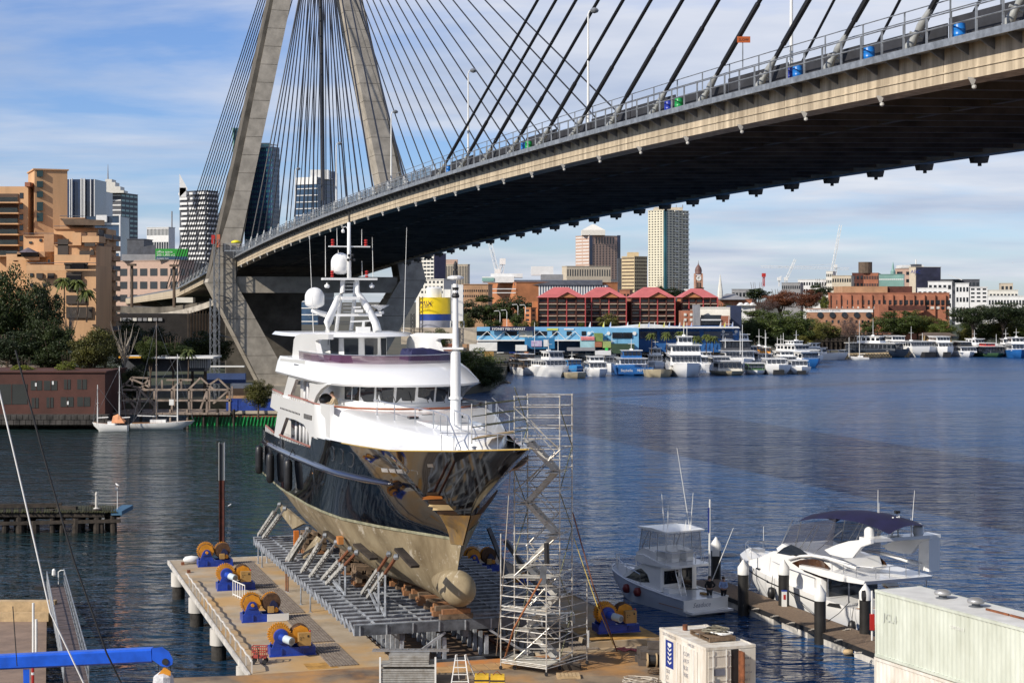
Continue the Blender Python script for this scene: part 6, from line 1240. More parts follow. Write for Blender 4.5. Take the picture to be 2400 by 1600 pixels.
t = T('floating_platform', 'brown floating work platform with timber kerb left of the gangway', 'pontoon', G(30,1520,.6)); p0, p1 = G(-60,1462,.8), G(66,1600,.8); PLT = mat('brown_platform', (.27,.19,.14), .85, scale=.9, col2=(.17,.12,.09))
for k in range(7):
    y0 = 79+k*3.3; y1 = y0+3.26; e = lambda y: -21.6-(y-79)*.27; MB().hull8([Vector((x, y, z)) for z in (.2,.8) for x, y in ((-31,y0),(e(y0),y0),(e(y1),y1),(-31,y1))]).build('deck_panel', PLT, t)
MB().box(-34, -27.4, 102.2, 102.8, .4, 1.9).build('timber_kerb', TIMBL, t); MB().box(-34,-27.6,101.6,102.1,.8,1.3).build('hose_tray', TIMBL, t)
for x, y0, y1, lb in ((78,1412,1520,'left of two white steel posts beside the gangway'),(85,1450,1560,'right of two white steel posts beside the gangway')):
    q = D(x, y1, 92); o = MB().tube([Vector((q.x,q.y,-.5)), D(x, y0, 92)], .07, 8).build('guide_post', WPAINT); tag(o, lb, 'post', 'guide posts beside the gangway')
q = G(137,1368,1.4); t = T('life_ring_post', 'small white post with hook and wrapped bag at the gangway end', 'post', q); MB().tube([q, q+Vector((0,0,.8)), q+Vector((.15,0,.9)), q+Vector((.4,0,.9)), q+Vector((.4,0,.6))], .04, 6).build('hook', WPAINT, t); MB().lathe([(.05,0),(.14,.1),(.12,.4),(.06,.5)], q+Vector((-.3,0,.5)), 8).build('bag', WPAINT, t)
# crane boom, near camera
cb = T('crane_boom', 'bright blue crane boom reaching in from the lower left corner', 'crane', D(0,1545,52)); Yb = 52.0; CBL = mat('bright_blue_crane_paint', (.012,.10,.62), .35, var=.18, scale=1.5, coat=.2)
a_, b_ = D(-260,1562,Yb), D(358,1533,Yb); d_ = (b_-a_).normalized(); n_ = Vector((0,1,0)); up = d_.cross(n_)*-1
mb = MB(); hh, ww = .215, .2; mb.loft([[p+up*y_*hh+n_*x_*ww for x_, y_ in ((-1,-.75),(-.7,-1),(.7,-1),(1,-.75),(1,.75),(.7,1),(-.7,1),(-1,.75))] for p in (a_, b_)]); mb.build('boom_section', CBL, cb)
mb = MB(); mb.loft([[D(x, y, Yb-.22+k*.44) for x, y in ((356,1518),(380,1515),(396,1526),(405,1544),(404,1556),(392,1562),(378,1560),(356,1545))] for k in (0, 1)]); mb.build('boom_head', CBL, cb); MB().lathe([(.02,-.26),(.1,-.26),(.1,.26),(.02,.26)], D(391,1546,Yb), 14, 'y').build('sheave_pin', BLACK, cb)
for x in (371, 399): MB().tube([D(x,1556,Yb), D(x,1580,Yb)], .012, 5).build('hoist_rope', BLACK, cb)
MB().hull8([D(x, y, Y) for Y in (Yb-.15,Yb+.15) for x, y in ((370,1580),(400,1582),(400,1572),(385,1562))]).build('hook_block', YEL, cb); MB().lathe([(.1,0),(.3,-.15),(.34,-.5),(.3,-.9)], D(383,1572,Yb), 9).build('white_sling_bag', mat('white_sling', (.6,.6,.62), .9, var=.2, scale=6, bump=.4), cb)
MB().hull8([D(x, y, Y) for Y in (Yb-.12,Yb+.12) for x, y in ((55,1620),(69,1620),(69,1567),(54,1567))]).build('boom_support', CBL, cb)
for pts, m_, r, lb in (([D(-10,880,34), D(60,1180,34), D(118,1435,34), D(215,1640,34)], WPAINT, .017, 'thin white stay wire slanting down at the far left'), ([D(36,820,36), D(100,1060,36), D(172,1310,36), D(250,1530,36), D(305,1640,36)], BLACK, .02, 'thin black stay wire slanting down at the left'), ([D(30,1420,40), D(40,1560,40)], BLACK, .012, 'short dark whip line in front of the floating platform')):
    tag(MB().tube(pts, r, 5).build('stay_wire', m_), lb, 'wire')
q = D(77, 1580, 70); t = T('red_post', 'orange red tube with white collar beside the crane boom support', 'post', q); MB().tube([q+Vector((0,0,-1)), q+Vector((0,0,.3))], .06, 8).build('tube', RED, t); MB().tube([q+Vector((0,0,.0)), q+Vector((0,0,.1))], .065, 8).build('collar', WPAINT, t)
# ================================================================ background: buildings
import numpy as np
def zA(x, y): return x/3.92, 380+y/3.92
def zB(x, y): return 960+x/3.92, 560+y/3.92
def zC(x, y): return 1500+x/4.612, 580+y/4.612
def zD(x, y): return 1900+x/4.612, 580+y/4.612
def Zy(y, Y): return H-(y-YH)*Y/F
class Bld:
    def __init__(s, name, label, cat, x0, xm, x1, yt, Y, phi, m, zb=1.7, Rl=None, part='wall', parent=None):
        ph = math.radians(phi); s.C = Vector(((xm-1200)*Y/F, Y, 0)); cx, k0, k1 = s.C.x, (x0-1200)/F, (x1-1200)/F
        s.dl = Vector((-math.cos(ph), math.sin(ph), 0)); s.dr = Vector((math.sin(ph), math.cos(ph), 0))
        s.Ll = (cx-k0*Y)/(math.cos(ph)+k0*math.sin(ph)) if xm > x0 else 0
        s.Lr = Rl or (k1*Y-cx)/(math.sin(ph)-k1*math.cos(ph)) if (Rl or x1 > xm) else 12
        if s.Lr <= 0 or s.Lr > 90: s.Lr = 30
        if s.Ll < 1: s.Ll = 12
        s.zb, s.zt = zb, Zy(yt, Y); s.t = parent or T(name, label, cat, (cx, Y, zb)); s.m = m
        q = [s.C, s.C+s.dl*s.Ll, s.C+s.dl*s.Ll+s.dr*s.Lr, s.C+s.dr*s.Lr]; s.q = q
        MB().hull8([Vector((p.x,p.y,z)) for z in (zb, s.zt) for p in q]).build(part, m, s.t)
        MB().hull8([Vector((p.x,p.y,z)) for z in (s.zt, s.zt+.25) for p in s.grow(.25)]).build('parapet', m, s.t)
    def grow(s, e): return [s.C-s.dl*e-s.dr*e, s.C+s.dl*(s.Ll+e)-s.dr*e, s.C+s.dl*(s.Ll+e)+s.dr*(s.Lr+e), s.C-s.dl*e+s.dr*(s.Lr+e)]
    def win(s, face, rows, cols, m=None, wf=.6, hf=.55, z0=None, z1=None, u0=0, u1=1, name='window', d=.08, single=None, sill=None):
        m = m or GLASS; z0 = s.zb if z0 is None else z0; z1 = s.zt if z1 is None else z1
        L, dv, nn = (s.Ll, s.dl, -s.dr) if face == 'l' else (s.Lr, s.dr, -s.dl); L_ = L*(u1-u0); ph_ = (z1-z0)/rows; pw = L_/cols; single = rows*cols <= 36 if single is None else single
        mb = MB()
        for r in range(rows):
            for c in range(cols):
                a = L*u0+pw*(c+.5-wf/2); b = L*u0+pw*(c+.5+wf/2); za, zb_ = z0+ph_*(r+.5-hf/2), z0+ph_*(r+.5+hf/2)
                P_ = [s.C+dv*u+nn*e+Vector((0,0,z)) for z in (za, zb_) for u, e in ((a,-.05),(b,-.05),(b,d),(a,d))]
                if single: mb = MB().hull8(P_); mb.build(name, m, s.t)
                else: mb.hull8(P_)
        if not single: mb.build(name+('s' if rows*cols > 1 else ''), m, s.t, kind='stuff')
        return s
    def box(s, u0, u1, v0, v1, z0, z1, m, name):   # u along the left face, v along the right face, metres
        q = [s.C+s.dl*a+s.dr*b for a, b in ((u0,v0),(u1,v0),(u1,v1),(u0,v1))]; MB().hull8([Vector((p.x,p.y,z)) for z in (z0, z1) for p in q]).build(name, m, s.t); return s
PEACH = mat('peach_render', (.60,.36,.19), .8, var=.12, scale=.25, streak=1); PEACHD = mat('tan_brick', (.42,.25,.14), .85, var=.15, scale=.3)
PINKW = mat('pink_beige_precast', (.46,.32,.25), .8, var=.06); BEIGE = mat('beige_stone', (.52,.45,.35), .8, var=.08); BEIGE2 = mat('warm_beige_tower', (.55,.44,.27), .8, var=.08); CREAM = mat('cream_render', (.66,.64,.58), .8, var=.06)
WHT = mat('white_render', (.68,.68,.67), .7, var=.06); BRICK = mat('red_brick', (.36,.14,.08), .85, var=.2, scale=.2); BRICK2 = mat('orange_brick', (.48,.19,.08), .85, var=.15, scale=.2); BRICKD = mat('dark_brick', (.10,.035,.025), .9, var=.2)
PINKR = mat('pink_red_roof', (.52,.13,.12), .6, var=.1, scale=.3); NAVYG = mat('navy_facade_glass', (.012,.03,.09), .15, var=.4, scale=.03, spec=.8); TEALG = mat('teal_facade_glass', (.02,.10,.13), .15, var=.4, scale=.03, spec=.8); DKGREY = mat('dark_grey_cladding', (.07,.075,.09), .6, var=.2); GREYB = mat('grey_cladding', (.25,.25,.26), .7, var=.1); BWN = mat('brown_roof', (.12,.085,.06), .85, var=.2)
GREEN_G = mat('pale_green_glass', (.22,.38,.34), .3, var=.2, scale=.05)
# --- stepped peach apartments
b = Bld('apartment_block', 'peach apartment block with stepped terraces and a tall blank shaft at far left', 'building', 66, 81, 158, 398, 330, 68, PEACH)
Zr = lambda y, Y=328: Zy(y, Y)
ap = b.t
for ya, yb_ in ((80,135),(175,230),(270,322),(367,446),(465,545)):
    (xa, a_), (xb, b_) = zA(338, ya), zA(395, yb_); MB().hull8([D(x, y, Y) for Y in (330.1, 331) for x, y in ((xa,a_),(xb,a_),(xb,b_),(xa,b_))]).build('window', mat('teal_black_window', (.01,.03,.032), .2), ap)
def slabpx(x0, x1, y0, y1, Y, dep, m, name, par, f=D):   # box whose camera-side face spans the pixels
    a, c = D(x0, y0, Y), D(x1, y1, Y); return MB().box(a.x, c.x, Y, Y+dep, min(a.z,c.z), max(a.z,c.z)).build(name, m, par)
slabpx(-30, 66, 437, 760, 330, 12, PEACH, 'terrace_block', ap); slabpx(58, 70, 427, 437, 329, 5, BRICK, 'chimney', ap)
for k in range(6):
    y = 452+k*25; slabpx(-25, 42, y+2, y+20, 329.7, 1, mat('balcony_shade', (.10,.06,.04), .8), 'balcony_recess', ap); slabpx(-25, 43, y+21, y+24, 327.6, 2.5, PEACH, 'balcony_slab', ap); slabpx(-25, 41, y+10, y+21, 327.8, .05, mat('dark_balcony_glass', (.03,.04,.04), .1, alpha=.7), 'balcony_glass', ap)  # recesses are flat dark boxes, balcony shade put into their colour
    if k < 6: slabpx(46, 54, y, y+13, 329.9, .3, GLASS, 'window', ap)
MB().lathe([(.05,0),(.05,6)], D(252/1.0, 393, 1), 3)
for x0, x1, y0, y1, Y, dep, m_ in ((126,249,536,800,322,8,PEACH),(140,198,512,536,323,8,PEACHD),(55,127,553,700,318,12,PEACH),(15,107,597,800,312,10,PEACH),(127,225,575,800,310,12,PEACH),(62,225,622,815,305,12,PEACH),(205,226,545,815,316,14.5,PEACHD),(103,126,548,590,316,6,PEACHD),(170,190,545,575,309,4,PEACH),(192,232,553,568,308,5,PEACH),(40,105,590,602,309,4,PEACHD)):
    slabpx(x0, x1, y0, y1, Y, dep, m_, 'terrace_block', ap)
mb = MB(); mb.hull8([D(x, y, Y) for Y in (319, 330) for x, y in ((144,512),(245,516),(245,528),(152,527))]); mb.build('tilted_roof', BWN, ap)
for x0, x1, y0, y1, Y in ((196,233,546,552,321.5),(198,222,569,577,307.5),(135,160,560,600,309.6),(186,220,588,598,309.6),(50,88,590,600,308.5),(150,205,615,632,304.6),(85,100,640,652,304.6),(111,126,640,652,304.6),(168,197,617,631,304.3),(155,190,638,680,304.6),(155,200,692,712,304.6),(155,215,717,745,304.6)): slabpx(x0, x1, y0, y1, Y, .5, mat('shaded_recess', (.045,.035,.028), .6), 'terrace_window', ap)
for x0, x1, y0, y1, Y in ((195,235,552,566,320),(127,210,597,612,302.5),(15,92,596,610,309),(62,152,621,634,302.5),(152,225,631,634,301.5),(150,225,686,689,301.5),(150,225,716,719,301.5)): slabpx(x0, x1, y0, y1, Y, .4, PEACH, 'balcony_front', ap)
for k in range(10):
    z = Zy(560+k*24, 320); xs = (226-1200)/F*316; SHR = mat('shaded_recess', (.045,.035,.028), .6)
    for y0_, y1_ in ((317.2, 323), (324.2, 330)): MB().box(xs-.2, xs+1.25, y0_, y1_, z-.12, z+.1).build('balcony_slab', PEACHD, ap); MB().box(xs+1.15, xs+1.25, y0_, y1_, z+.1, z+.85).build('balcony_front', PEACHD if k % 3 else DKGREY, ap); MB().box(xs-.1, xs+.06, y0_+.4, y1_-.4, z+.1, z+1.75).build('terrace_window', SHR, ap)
mb = MB(); mb.lathe([(1.9,0),(.1,.9)], D(66, 592, 308.5), 8); mb.build('parasol', mat('grey_parasol', (.12,.10,.12), .8), ap)
for x, y, Y, w_, h_ in ((112,608,311.8,5,7),(30,606,311.8,9,5),(92,560,317.8,6,6),(68,566,317.8,7,5),(140,585,309.8,5,6),(212,585,309.8,6,6),(70,640,304.8,7,8),(70,664,304.8,7,8),(100,664,304.8,7,8),(128,664,304.8,7,8),(70,690,304.8,7,8),(100,690,304.8,7,8),(128,690,304.8,7,8),(100,716,304.8,7,8),(128,716,304.8,7,8),(232,540,321.8,6,5),(170,520,322.8,6,4)): slabpx(x, x+w_, y, y+h_, Y, .4, GLASS, 'window', ap)
for x0, x1, y, Y in ((126,249,534,321.6),(55,127,551,317.6),(15,107,595,311.6),(127,225,573,309.6),(62,225,620,304.6),(140,198,510,322.6)): slabpx(x0-1, x1+1, y, y+2.5, Y, .8, PEACHD, 'coping', ap); MB().tube([D(x0,y-4,Y+.5), D(x1,y-4,Y+.5)], .05, 4).build('roof_rail', STEELD, ap)
# --- distant towers, left
b = Bld('office_tower', 'blue glass twin office tower with white vertical strips behind the peach block', 'building', 158, 221, 222, 421, 1300, 4, NAVYG, Rl=30)
for x in (163,168,189,192,196,198,212,221): slabpx(x-.8, x+.8, 418+(x%3), 520, 1298, 1.5, WHT, 'white_strip', b.t)
b = Bld('residential_tower', 'grey residential tower with stepped white crown and antenna', 'building', 226, 284, 293, 452, 1400, 14, DKGREY, Rl=30); b.win('l', 26, 7, WHT, 1, .25, d=.6, name='balcony_bands', single=False); b.win('r', 26, 4, GREEN_G, .8, .4, single=False)
for x0, x1, y0, y1 in ((230,290,446,452),(235,282,437,446),(240,270,427,437),(247,262,420,427)): slabpx(x0, x1, y0, y1, 1395, 15, CREAM, 'crown_step', b.t)
MB().tube([D(253,427,1398), D(253,385,1398)], [.7,.15], 6).build('antenna', GREYB, b.t)
b = Bld('office_tower', 'flat blue glass block beside the residential tower', 'building', 222, 247, 248, 450, 1350, 3, GLASSB, Rl=20)
b = Bld('office_building', 'low blue glass office with white frame right of the peach apartments', 'building', 203, 281, 283, 508, 1000, 3, GLASSB, Rl=20); b.win('l', 8, 1, WHT, 1, .12, d=.5, name='white_bands'); slabpx(225, 250, 504, 520, 998, 3, WHT, 'white_box', b.t); slabpx(279, 282, 505, 625, 998, 2, WHT, 'white_frame', b.t)
b = Bld('residential_tower', 'slim tower of white and dark balcony stripes with a pointed white sail fin', 'building', 421, 484, 511, 447, 900, 30, DKGREY)
for k in range(26):
    z0 = 8+k*(b.zt-8)/26
    for u in (.02,.35,.68): R.seed(k*7+int(u*100)); b.win('l', 1, 1, WHT, 1, .42, z0, z0+2.9, u, u+.2+.12*R.random(), 'balcony', 1.0)
b.win('r', 26, 3, WHT, .8, .36, 8, b.zt, name='balconies', d=.8, single=False)
MB().hull8([D(x, y, Y) for Y in (897, 899) for x, y in ((420.5,408),(421,408),(440,443),(421,462))]).build('sail_fin', WHT, b.t); slabpx(420, 436, 440, 462, 897, 2, WHT, 'fin_base', b.t)
b = Bld('office_block', 'small white block with vertical fins left of the striped sail tower', 'building', 344, 395, 410, 533, 950, 20, WHT); b.win('l', 1, 16, GLASS, .5, .8, Zy(553,950), Zy(534,950), name='fin_windows', single=False); b.win('l', 5, 9, GLASS, .75, .45, 3, Zy(555,950), name='windows', single=False); MB().tube([D(403,533,950), D(403,495,950)], .4, 5).build('antenna', GREYB, b.t)
b = Bld('office_block', 'small dark block above the curved grey roof', 'building', 298, 337, 340, 561, 700, 5, DKGREY, Rl=12)
# pink office with curved roof and green sign
b = Bld('office_building', 'pinkish office building with green leasing sign on its roof', 'building', 255, 420, 455, 611, 600, 20, PINKW); b.win('l', 4, 7, GLASS, .72, .56, Zy(745,600), Zy(622,600), name='window', single=True); b.win('r', 4, 2, GLASS, .5, .5, Zy(745,600), Zy(622,600))
mb = MB(); mb.loft([[D(x, 610-(34*math.sin((x-285)/95*1.9)+2), Y) for x in range(285, 372, 8)]+[D(372, 611, Y), D(285, 611, Y)] for Y in (615, 640)]); mb.build('curved_roof', DKGREY, b.t)
slabpx(285, 425, 596, 611, 606, 8, GREYB, 'plant_room', b.t); slabpx(364, 440, 583, 609, 601, .4, mat('sign_green', (.02,.30,.03), .5), 'sign_board', b.t); slabpx(365, 439, 601, 608.4, 600.9, .1, GLASSB, 'sign_strip', b.t)
text('office space', 1.2, D(367, 592.5, 600.8), (1,0,0), (0,0,1), WPAINT, b.t); text('200-1,400 m2', 1.15, D(367, 600, 600.8), (1,0,0), (0,0,1), WPAINT, b.t); text('Available now', .75, D(367, 607, 600.7), (1,0,0), (0,0,1), WPAINT, b.t)
slabpx(441, 470, 615, 700, 625, 10, DKGREY, 'side_wing', b.t)
for x, y in ((309,622),(408,624)):
    q = D(x, 705, 400); t = T('street_lamp', 'dark road lamp in front of the pink office building, %s' % ('left' if x < 350 else 'right'), 'street lamp', (q.x,q.y,H+hz(-25))); MB().tube([D(x,720,400), D(x,y,400)], .35, 6).build('pole', BWN, t); MB().box(q.x-.9, q.x+.9, 399, 401, Zy(y,400)-.1, Zy(y,400)+.4).build('lamp_head', BWN, t)
# towers seen between the pylon legs
b = Bld('glass_tower', 'tall dark blue glass tower seen between the pylon legs with crane on top', 'building', 573, 640, 655, 345, 1300, 25, NAVYG); b.win('l', 34, 12, TEALG, .6, .5, name='glass_panes', d=.3, single=False); b.win('r', 34, 5, GLASSB, .7, .5, name='glass_panes', d=.3, single=False); slabpx(605, 632, 335, 346, 1302, 18, TEALG, 'upper_tier', b.t)
MB().bar(D(612,336,1300), D(650,341,1300), .6).build('roof_crane', DKGREY, b.t)
mb = MB(); mb.hull8([D(x, y, Y) for Y in (1290, 1310) for x, y in ((545,300),(566,300),(566,560),(552,560))]); t = T('glass_tower', 'leaning teal glass tower edge just left of the left pylon leg', 'building', D(556,560,1300)); mb.build('glass_wall', TEALG, t); MB().hull8([D(x, y, Y) for Y in (1286, 1289) for x, y in ((544,300),(547,300),(556,560),(553,560))]).build('edge_fin', GREEN_G, t)
b = Bld('glass_office', 'blue glass office with white roof band between the pylon legs', 'building', 692, 745, 782, 418, 1200, 28, GLASSB); b.win('l', 22, 1, WHT, 1, .12, d=.4, name='floor_bands'); b.win('r', 22, 1, NAVYG, 1, .6, d=.4, name='floor_bands'); b.box(0, b.Ll, -.6, b.Lr, b.zt-4, b.zt+1, WHT, 'roof_band'); slabpx(727, 770, 398, 420, 1203, 20, WHT, 'roof_plant', b.t); slabpx(752, 785, 402, 520, 1230, 20, NAVYG, 'rear_tower', b.t)
# --- centre distance
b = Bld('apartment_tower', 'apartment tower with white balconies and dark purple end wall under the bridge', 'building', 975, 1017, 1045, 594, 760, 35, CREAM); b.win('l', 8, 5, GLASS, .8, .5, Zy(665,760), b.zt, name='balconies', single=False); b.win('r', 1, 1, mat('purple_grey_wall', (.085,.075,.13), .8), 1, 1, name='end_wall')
b = Bld('terrace_apartments', 'cream low apartments with pitched roofs below the dark purple tower', 'building', 985, 1040, 1070, 655, 600, 25, CREAM); b.win('l', 3, 6, GLASS, .5, .45, Zy(690,600), b.zt)
b = Bld('office_block', 'beige office block with many vertical fins right of the purple tower', 'building', 1045, 1096, 1101, 620, 900, 12, BEIGE); b.win('l', 1, 14, GLASS, .5, 1, Zy(668,900), Zy(623,900), name='window_strip', d=.1); slabpx(1045, 1072, 608, 620, 903, 8, PINKW, 'plant_room', b.t)
b = Bld('brick_building', 'long low brown brick building behind the yellow silo', 'building', 1084, 1144, 1146, 667, 640, 4, PEACHD, Rl=20); b.win('l', 2, 12, GLASS, .5, .4, Zy(700,640), Zy(675,640), single=False)
b = Bld('museum_building', 'long modern building with orange brick end and dark barrel roof', 'building', 1144, 1210, 1430, 662, 800, 75, BRICK2, Rl=50); b.zt0 = b.zt
slabpx(1210, 1425, 668, 715, 803, 20, mat('blue_grey_facade', (.14,.17,.25), .6), 'long_wing', b.t)
for k in range(34): slabpx(1213+k*6.2, 1216+k*6.2, 669, 712, 802.7, .3, WHT, 'facade_fin', b.t)
mb = MB(); mb.loft([[D(x, 668-12*math.sin(math.pi*j/8)**.7, 802+12*j/8) for j in range(9)] for x in (1205, 1300, 1412)]); mb.build('barrel_roof', DKGREY, b.t)
slabpx(1130, 1205, 648, 662, 805, 25, WHT, 'roof_terrace', b.t); slabpx(1130, 1158, 651, 659, 804.6, .3, GREEN_G, 'green_glazing', b.t); slabpx(1150, 1225, 641, 650, 808, 20, WHT, 'roof_terrace', b.t); slabpx(1245, 1297, 624, 645, 815, 12, WHT, 'cooling_tower', b.t); slabpx(1268, 1320, 643, 655, 812, 10, GREYB, 'plant_room', b.t); slabpx(1144, 1209, 676, 678, 799.5, .3, WHT, 'pale_band', b.t); slabpx(1144, 1209, 685, 687, 799.5, .3, WHT, 'pale_band', b.t)
def crane(label, base, top, jib0, jib1, Y, wd=1.6, m=None, cw=None):
    t = T('tower_crane', label, 'crane', D(base[0], base[1], Y)); m = m or WPAINT; a = D(*base, Y); lattice(MB(), a, D(*top, Y), wd, 3, .16).build('mast', m, t, kind='stuff'); lattice(MB(), D(*jib0, Y), D(*jib1, Y), wd*.8, 3, .14).build('jib', m, t, kind='stuff'); q = D(*top, Y); MB().box(q.x-1.5, q.x+1.5, Y-1.5, Y+1.5, q.z-1, q.z+2).build('cab', m, t)
    MB().tube([D(top[0], top[1]-6, Y), D((jib0[0]+jib1[0])/2*1.0+(jib1[0]-jib0[0])*.3, (jib0[1]+jib1[1])/2+(jib1[1]-jib0[1])*.3, Y)], .12, 4).build('tie_rope', m, t)
crane('white luffing crane with jib steeply raised to the left above the museum', (1166,648), (1166,640), (1166,640), (1148,568), 850, 2.2); crane('short white crane beside the taller luffing crane above the museum', (1176,645), (1178,615), (1168,640), (1180,605), 860, 1.6)
crane('long horizontal white crane jib on the right skyline', (1958,655), (1958,625), (1990,630), (1783,625), 1600, 2.4); crane('tall luffing crane right of centre with nearly vertical jib', (1950,655), (1948,640), (1950,635), (1970,527), 1550, 2.6); crane('white luffing crane leaning right above the autumn trees', (1842,662), (1842,655), (1843,655), (1864,607), 1500, 2.2); crane('small slim luffing crane left of the leaning crane on the skyline', (1826,672), (1826,655), (1822,656), (1832,647), 1500, 1); crane('slim red mast standing alone on the skyline between trees', (1790,672), (1790,646), (1790,672), (1790,647), 1400, 1.4, RED)
b = Bld('office_tower', 'pinkish granite office tower with white pyramid roof', 'building', 1349, 1381, 1429, 552, 1500, 62, PINKW, Rl=32); b.win('r', 22, 10, GLASS, .5, .5, Zy(660,1500), Zy(572,1500), name='windows', single=False); b.win('r', 1, 7, GLASS, .45, 1, Zy(571,1500), Zy(555,1500), .18, .82, 'tall_slots'); b.win('l', 26, 2, WHT, .9, .3, name='floor_bands', single=False)
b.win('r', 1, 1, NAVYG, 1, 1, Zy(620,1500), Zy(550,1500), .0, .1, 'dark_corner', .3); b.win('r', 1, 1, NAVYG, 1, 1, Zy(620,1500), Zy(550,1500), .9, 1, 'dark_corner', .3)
a = D(1363,552,1510); c = D(1417,552,1510); MB().hull8([Vector(v) for v in ((a.x,1500,a.z),(c.x,1500,a.z),(c.x,1520,a.z),(a.x,1520,a.z),(a.x,1500,Zy(540,1510)),(c.x,1500,Zy(540,1510)),(c.x,1520,Zy(540,1510)),(a.x,1520,Zy(540,1510)))]).hull8([Vector(v) for v in ((a.x,1500,Zy(540,1510)),(c.x,1500,Zy(540,1510)),(c.x,1520,Zy(540,1510)),(a.x,1520,Zy(540,1510)),((a.x+c.x)/2-1,1509,Zy(526,1510)),((a.x+c.x)/2+1,1509,Zy(526,1510)),((a.x+c.x)/2+1,1511,Zy(526,1510)),((a.x+c.x)/2-1,1511,Zy(526,1510)))]).build('pyramid_roof', CREAM, b.t)
b = Bld('office_block', 'squat beige block with vertical slots in front of the granite tower', 'building', 1317, 1328, 1391, 624, 1100, 75, BEIGE, Rl=30); b.win('r', 1, 18, GLASS, .4, .7, Zy(650,1100), Zy(628,1100), name='slots', single=False)
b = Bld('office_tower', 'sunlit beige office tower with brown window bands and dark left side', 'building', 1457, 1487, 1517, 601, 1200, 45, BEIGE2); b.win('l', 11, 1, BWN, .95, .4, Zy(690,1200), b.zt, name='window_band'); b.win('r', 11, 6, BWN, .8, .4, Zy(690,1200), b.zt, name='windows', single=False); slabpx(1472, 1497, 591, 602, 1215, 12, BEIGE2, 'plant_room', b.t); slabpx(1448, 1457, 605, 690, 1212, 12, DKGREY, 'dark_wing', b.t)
b = Bld('residential_tower', 'tallest cream residential tower with green glass strip right of centre', 'building', 1519, 1560, 1614, 492, 1100, 45, mat('cream_tower_wall', (.62,.58,.45), .8, var=.05))
b.win('l', 44, 6, GLASS, .5, .4, 5, b.zt, name='windows', single=False); b.win('r', 44, 7, DKGREY, .6, .5, 5, b.zt, name='windows', single=False); b.win('l', 1, 1, TEALG, 1, 1, 5, b.zt, 0, .1, 'green_strip', .5); b.win('r', 1, 1, TEALG, 1, 1, 5, b.zt, 0, .06, 'green_strip', .5)
for k in range(44): z = 5+(b.zt-5)*k/44; b.win('r', 1, 1, CREAM, 1, .3, z, z+2.4, .35, .5, 'balcony', 1.1) if k % 2 else b.win('r', 1, 1, CREAM, 1, .3, z, z+2.4, .72, .98, 'balcony', 1.1)
slabpx(1535, 1600, 486, 493, 1112, 14, BEIGE, 'roof_crown', b.t)
for x in (1540,1560,1585,1600): MB().tube([D(x,488,1115), D(x,480,1115)], .3, 5).build('roof_spike', GREYB, b.t)
# clock tower
t = T('clock_tower', 'pinkish stone clock tower with copper dome and flagpole on the skyline', 'clock tower', D(1637,690,1300)); w_ = 5.4/2; q = D(1637,690,1300); CTW = mat('pinkish_clock_stone', (.48,.27,.19), .8, var=.15)
MB().box(q.x-w_, q.x+w_, 1298, 1303, 0, Zy(645,1300)).build('shaft', CTW, t)
for s in (-1, 1): MB().box(q.x+s*w_-.5, q.x+s*w_+.5, 1297.5, 1303.5, 0, Zy(641,1300)).build('corner_pier', CTW, t)
MB().lathe([(3.0,0),(3.1,.6),(2.5,1),(2.7,3),(2.2,5),(1.1,6.6),(.5,7.5),(.2,9)], Vector((q.x,1300.5,Zy(643,1300))), 14).build('copper_dome', mat('brown_copper', (.14,.07,.06), .6), t, smooth=True); MB().tube([Vector((q.x,1300,Zy(630,1300))), Vector((q.x,1300,Zy(611,1300)))], .18, 5).build('flagpole', GREYB, t)
zc = Zy(652,1300); MB().lathe([(.01,-.2),(2.0,-.2),(2.0,.0)], (q.x,1297.8,zc), 20, 'y').build('clock_face', WPAINT, t); MB().bar((q.x,1297.5,zc), (q.x+.1,1297.5,zc+1.7), .25).build('clock_hand', BLACK, t); MB().bar((q.x,1297.5,zc), (q.x-1.0,1297.5,zc+.5), .25).build('clock_hand', BLACK, t)
for s in (-.9,.9): MB().box(q.x+s-.4, q.x+s+.4, 1297.6, 1298, Zy(673,1300), Zy(662,1300)).build('slit_window', GLASS, t)
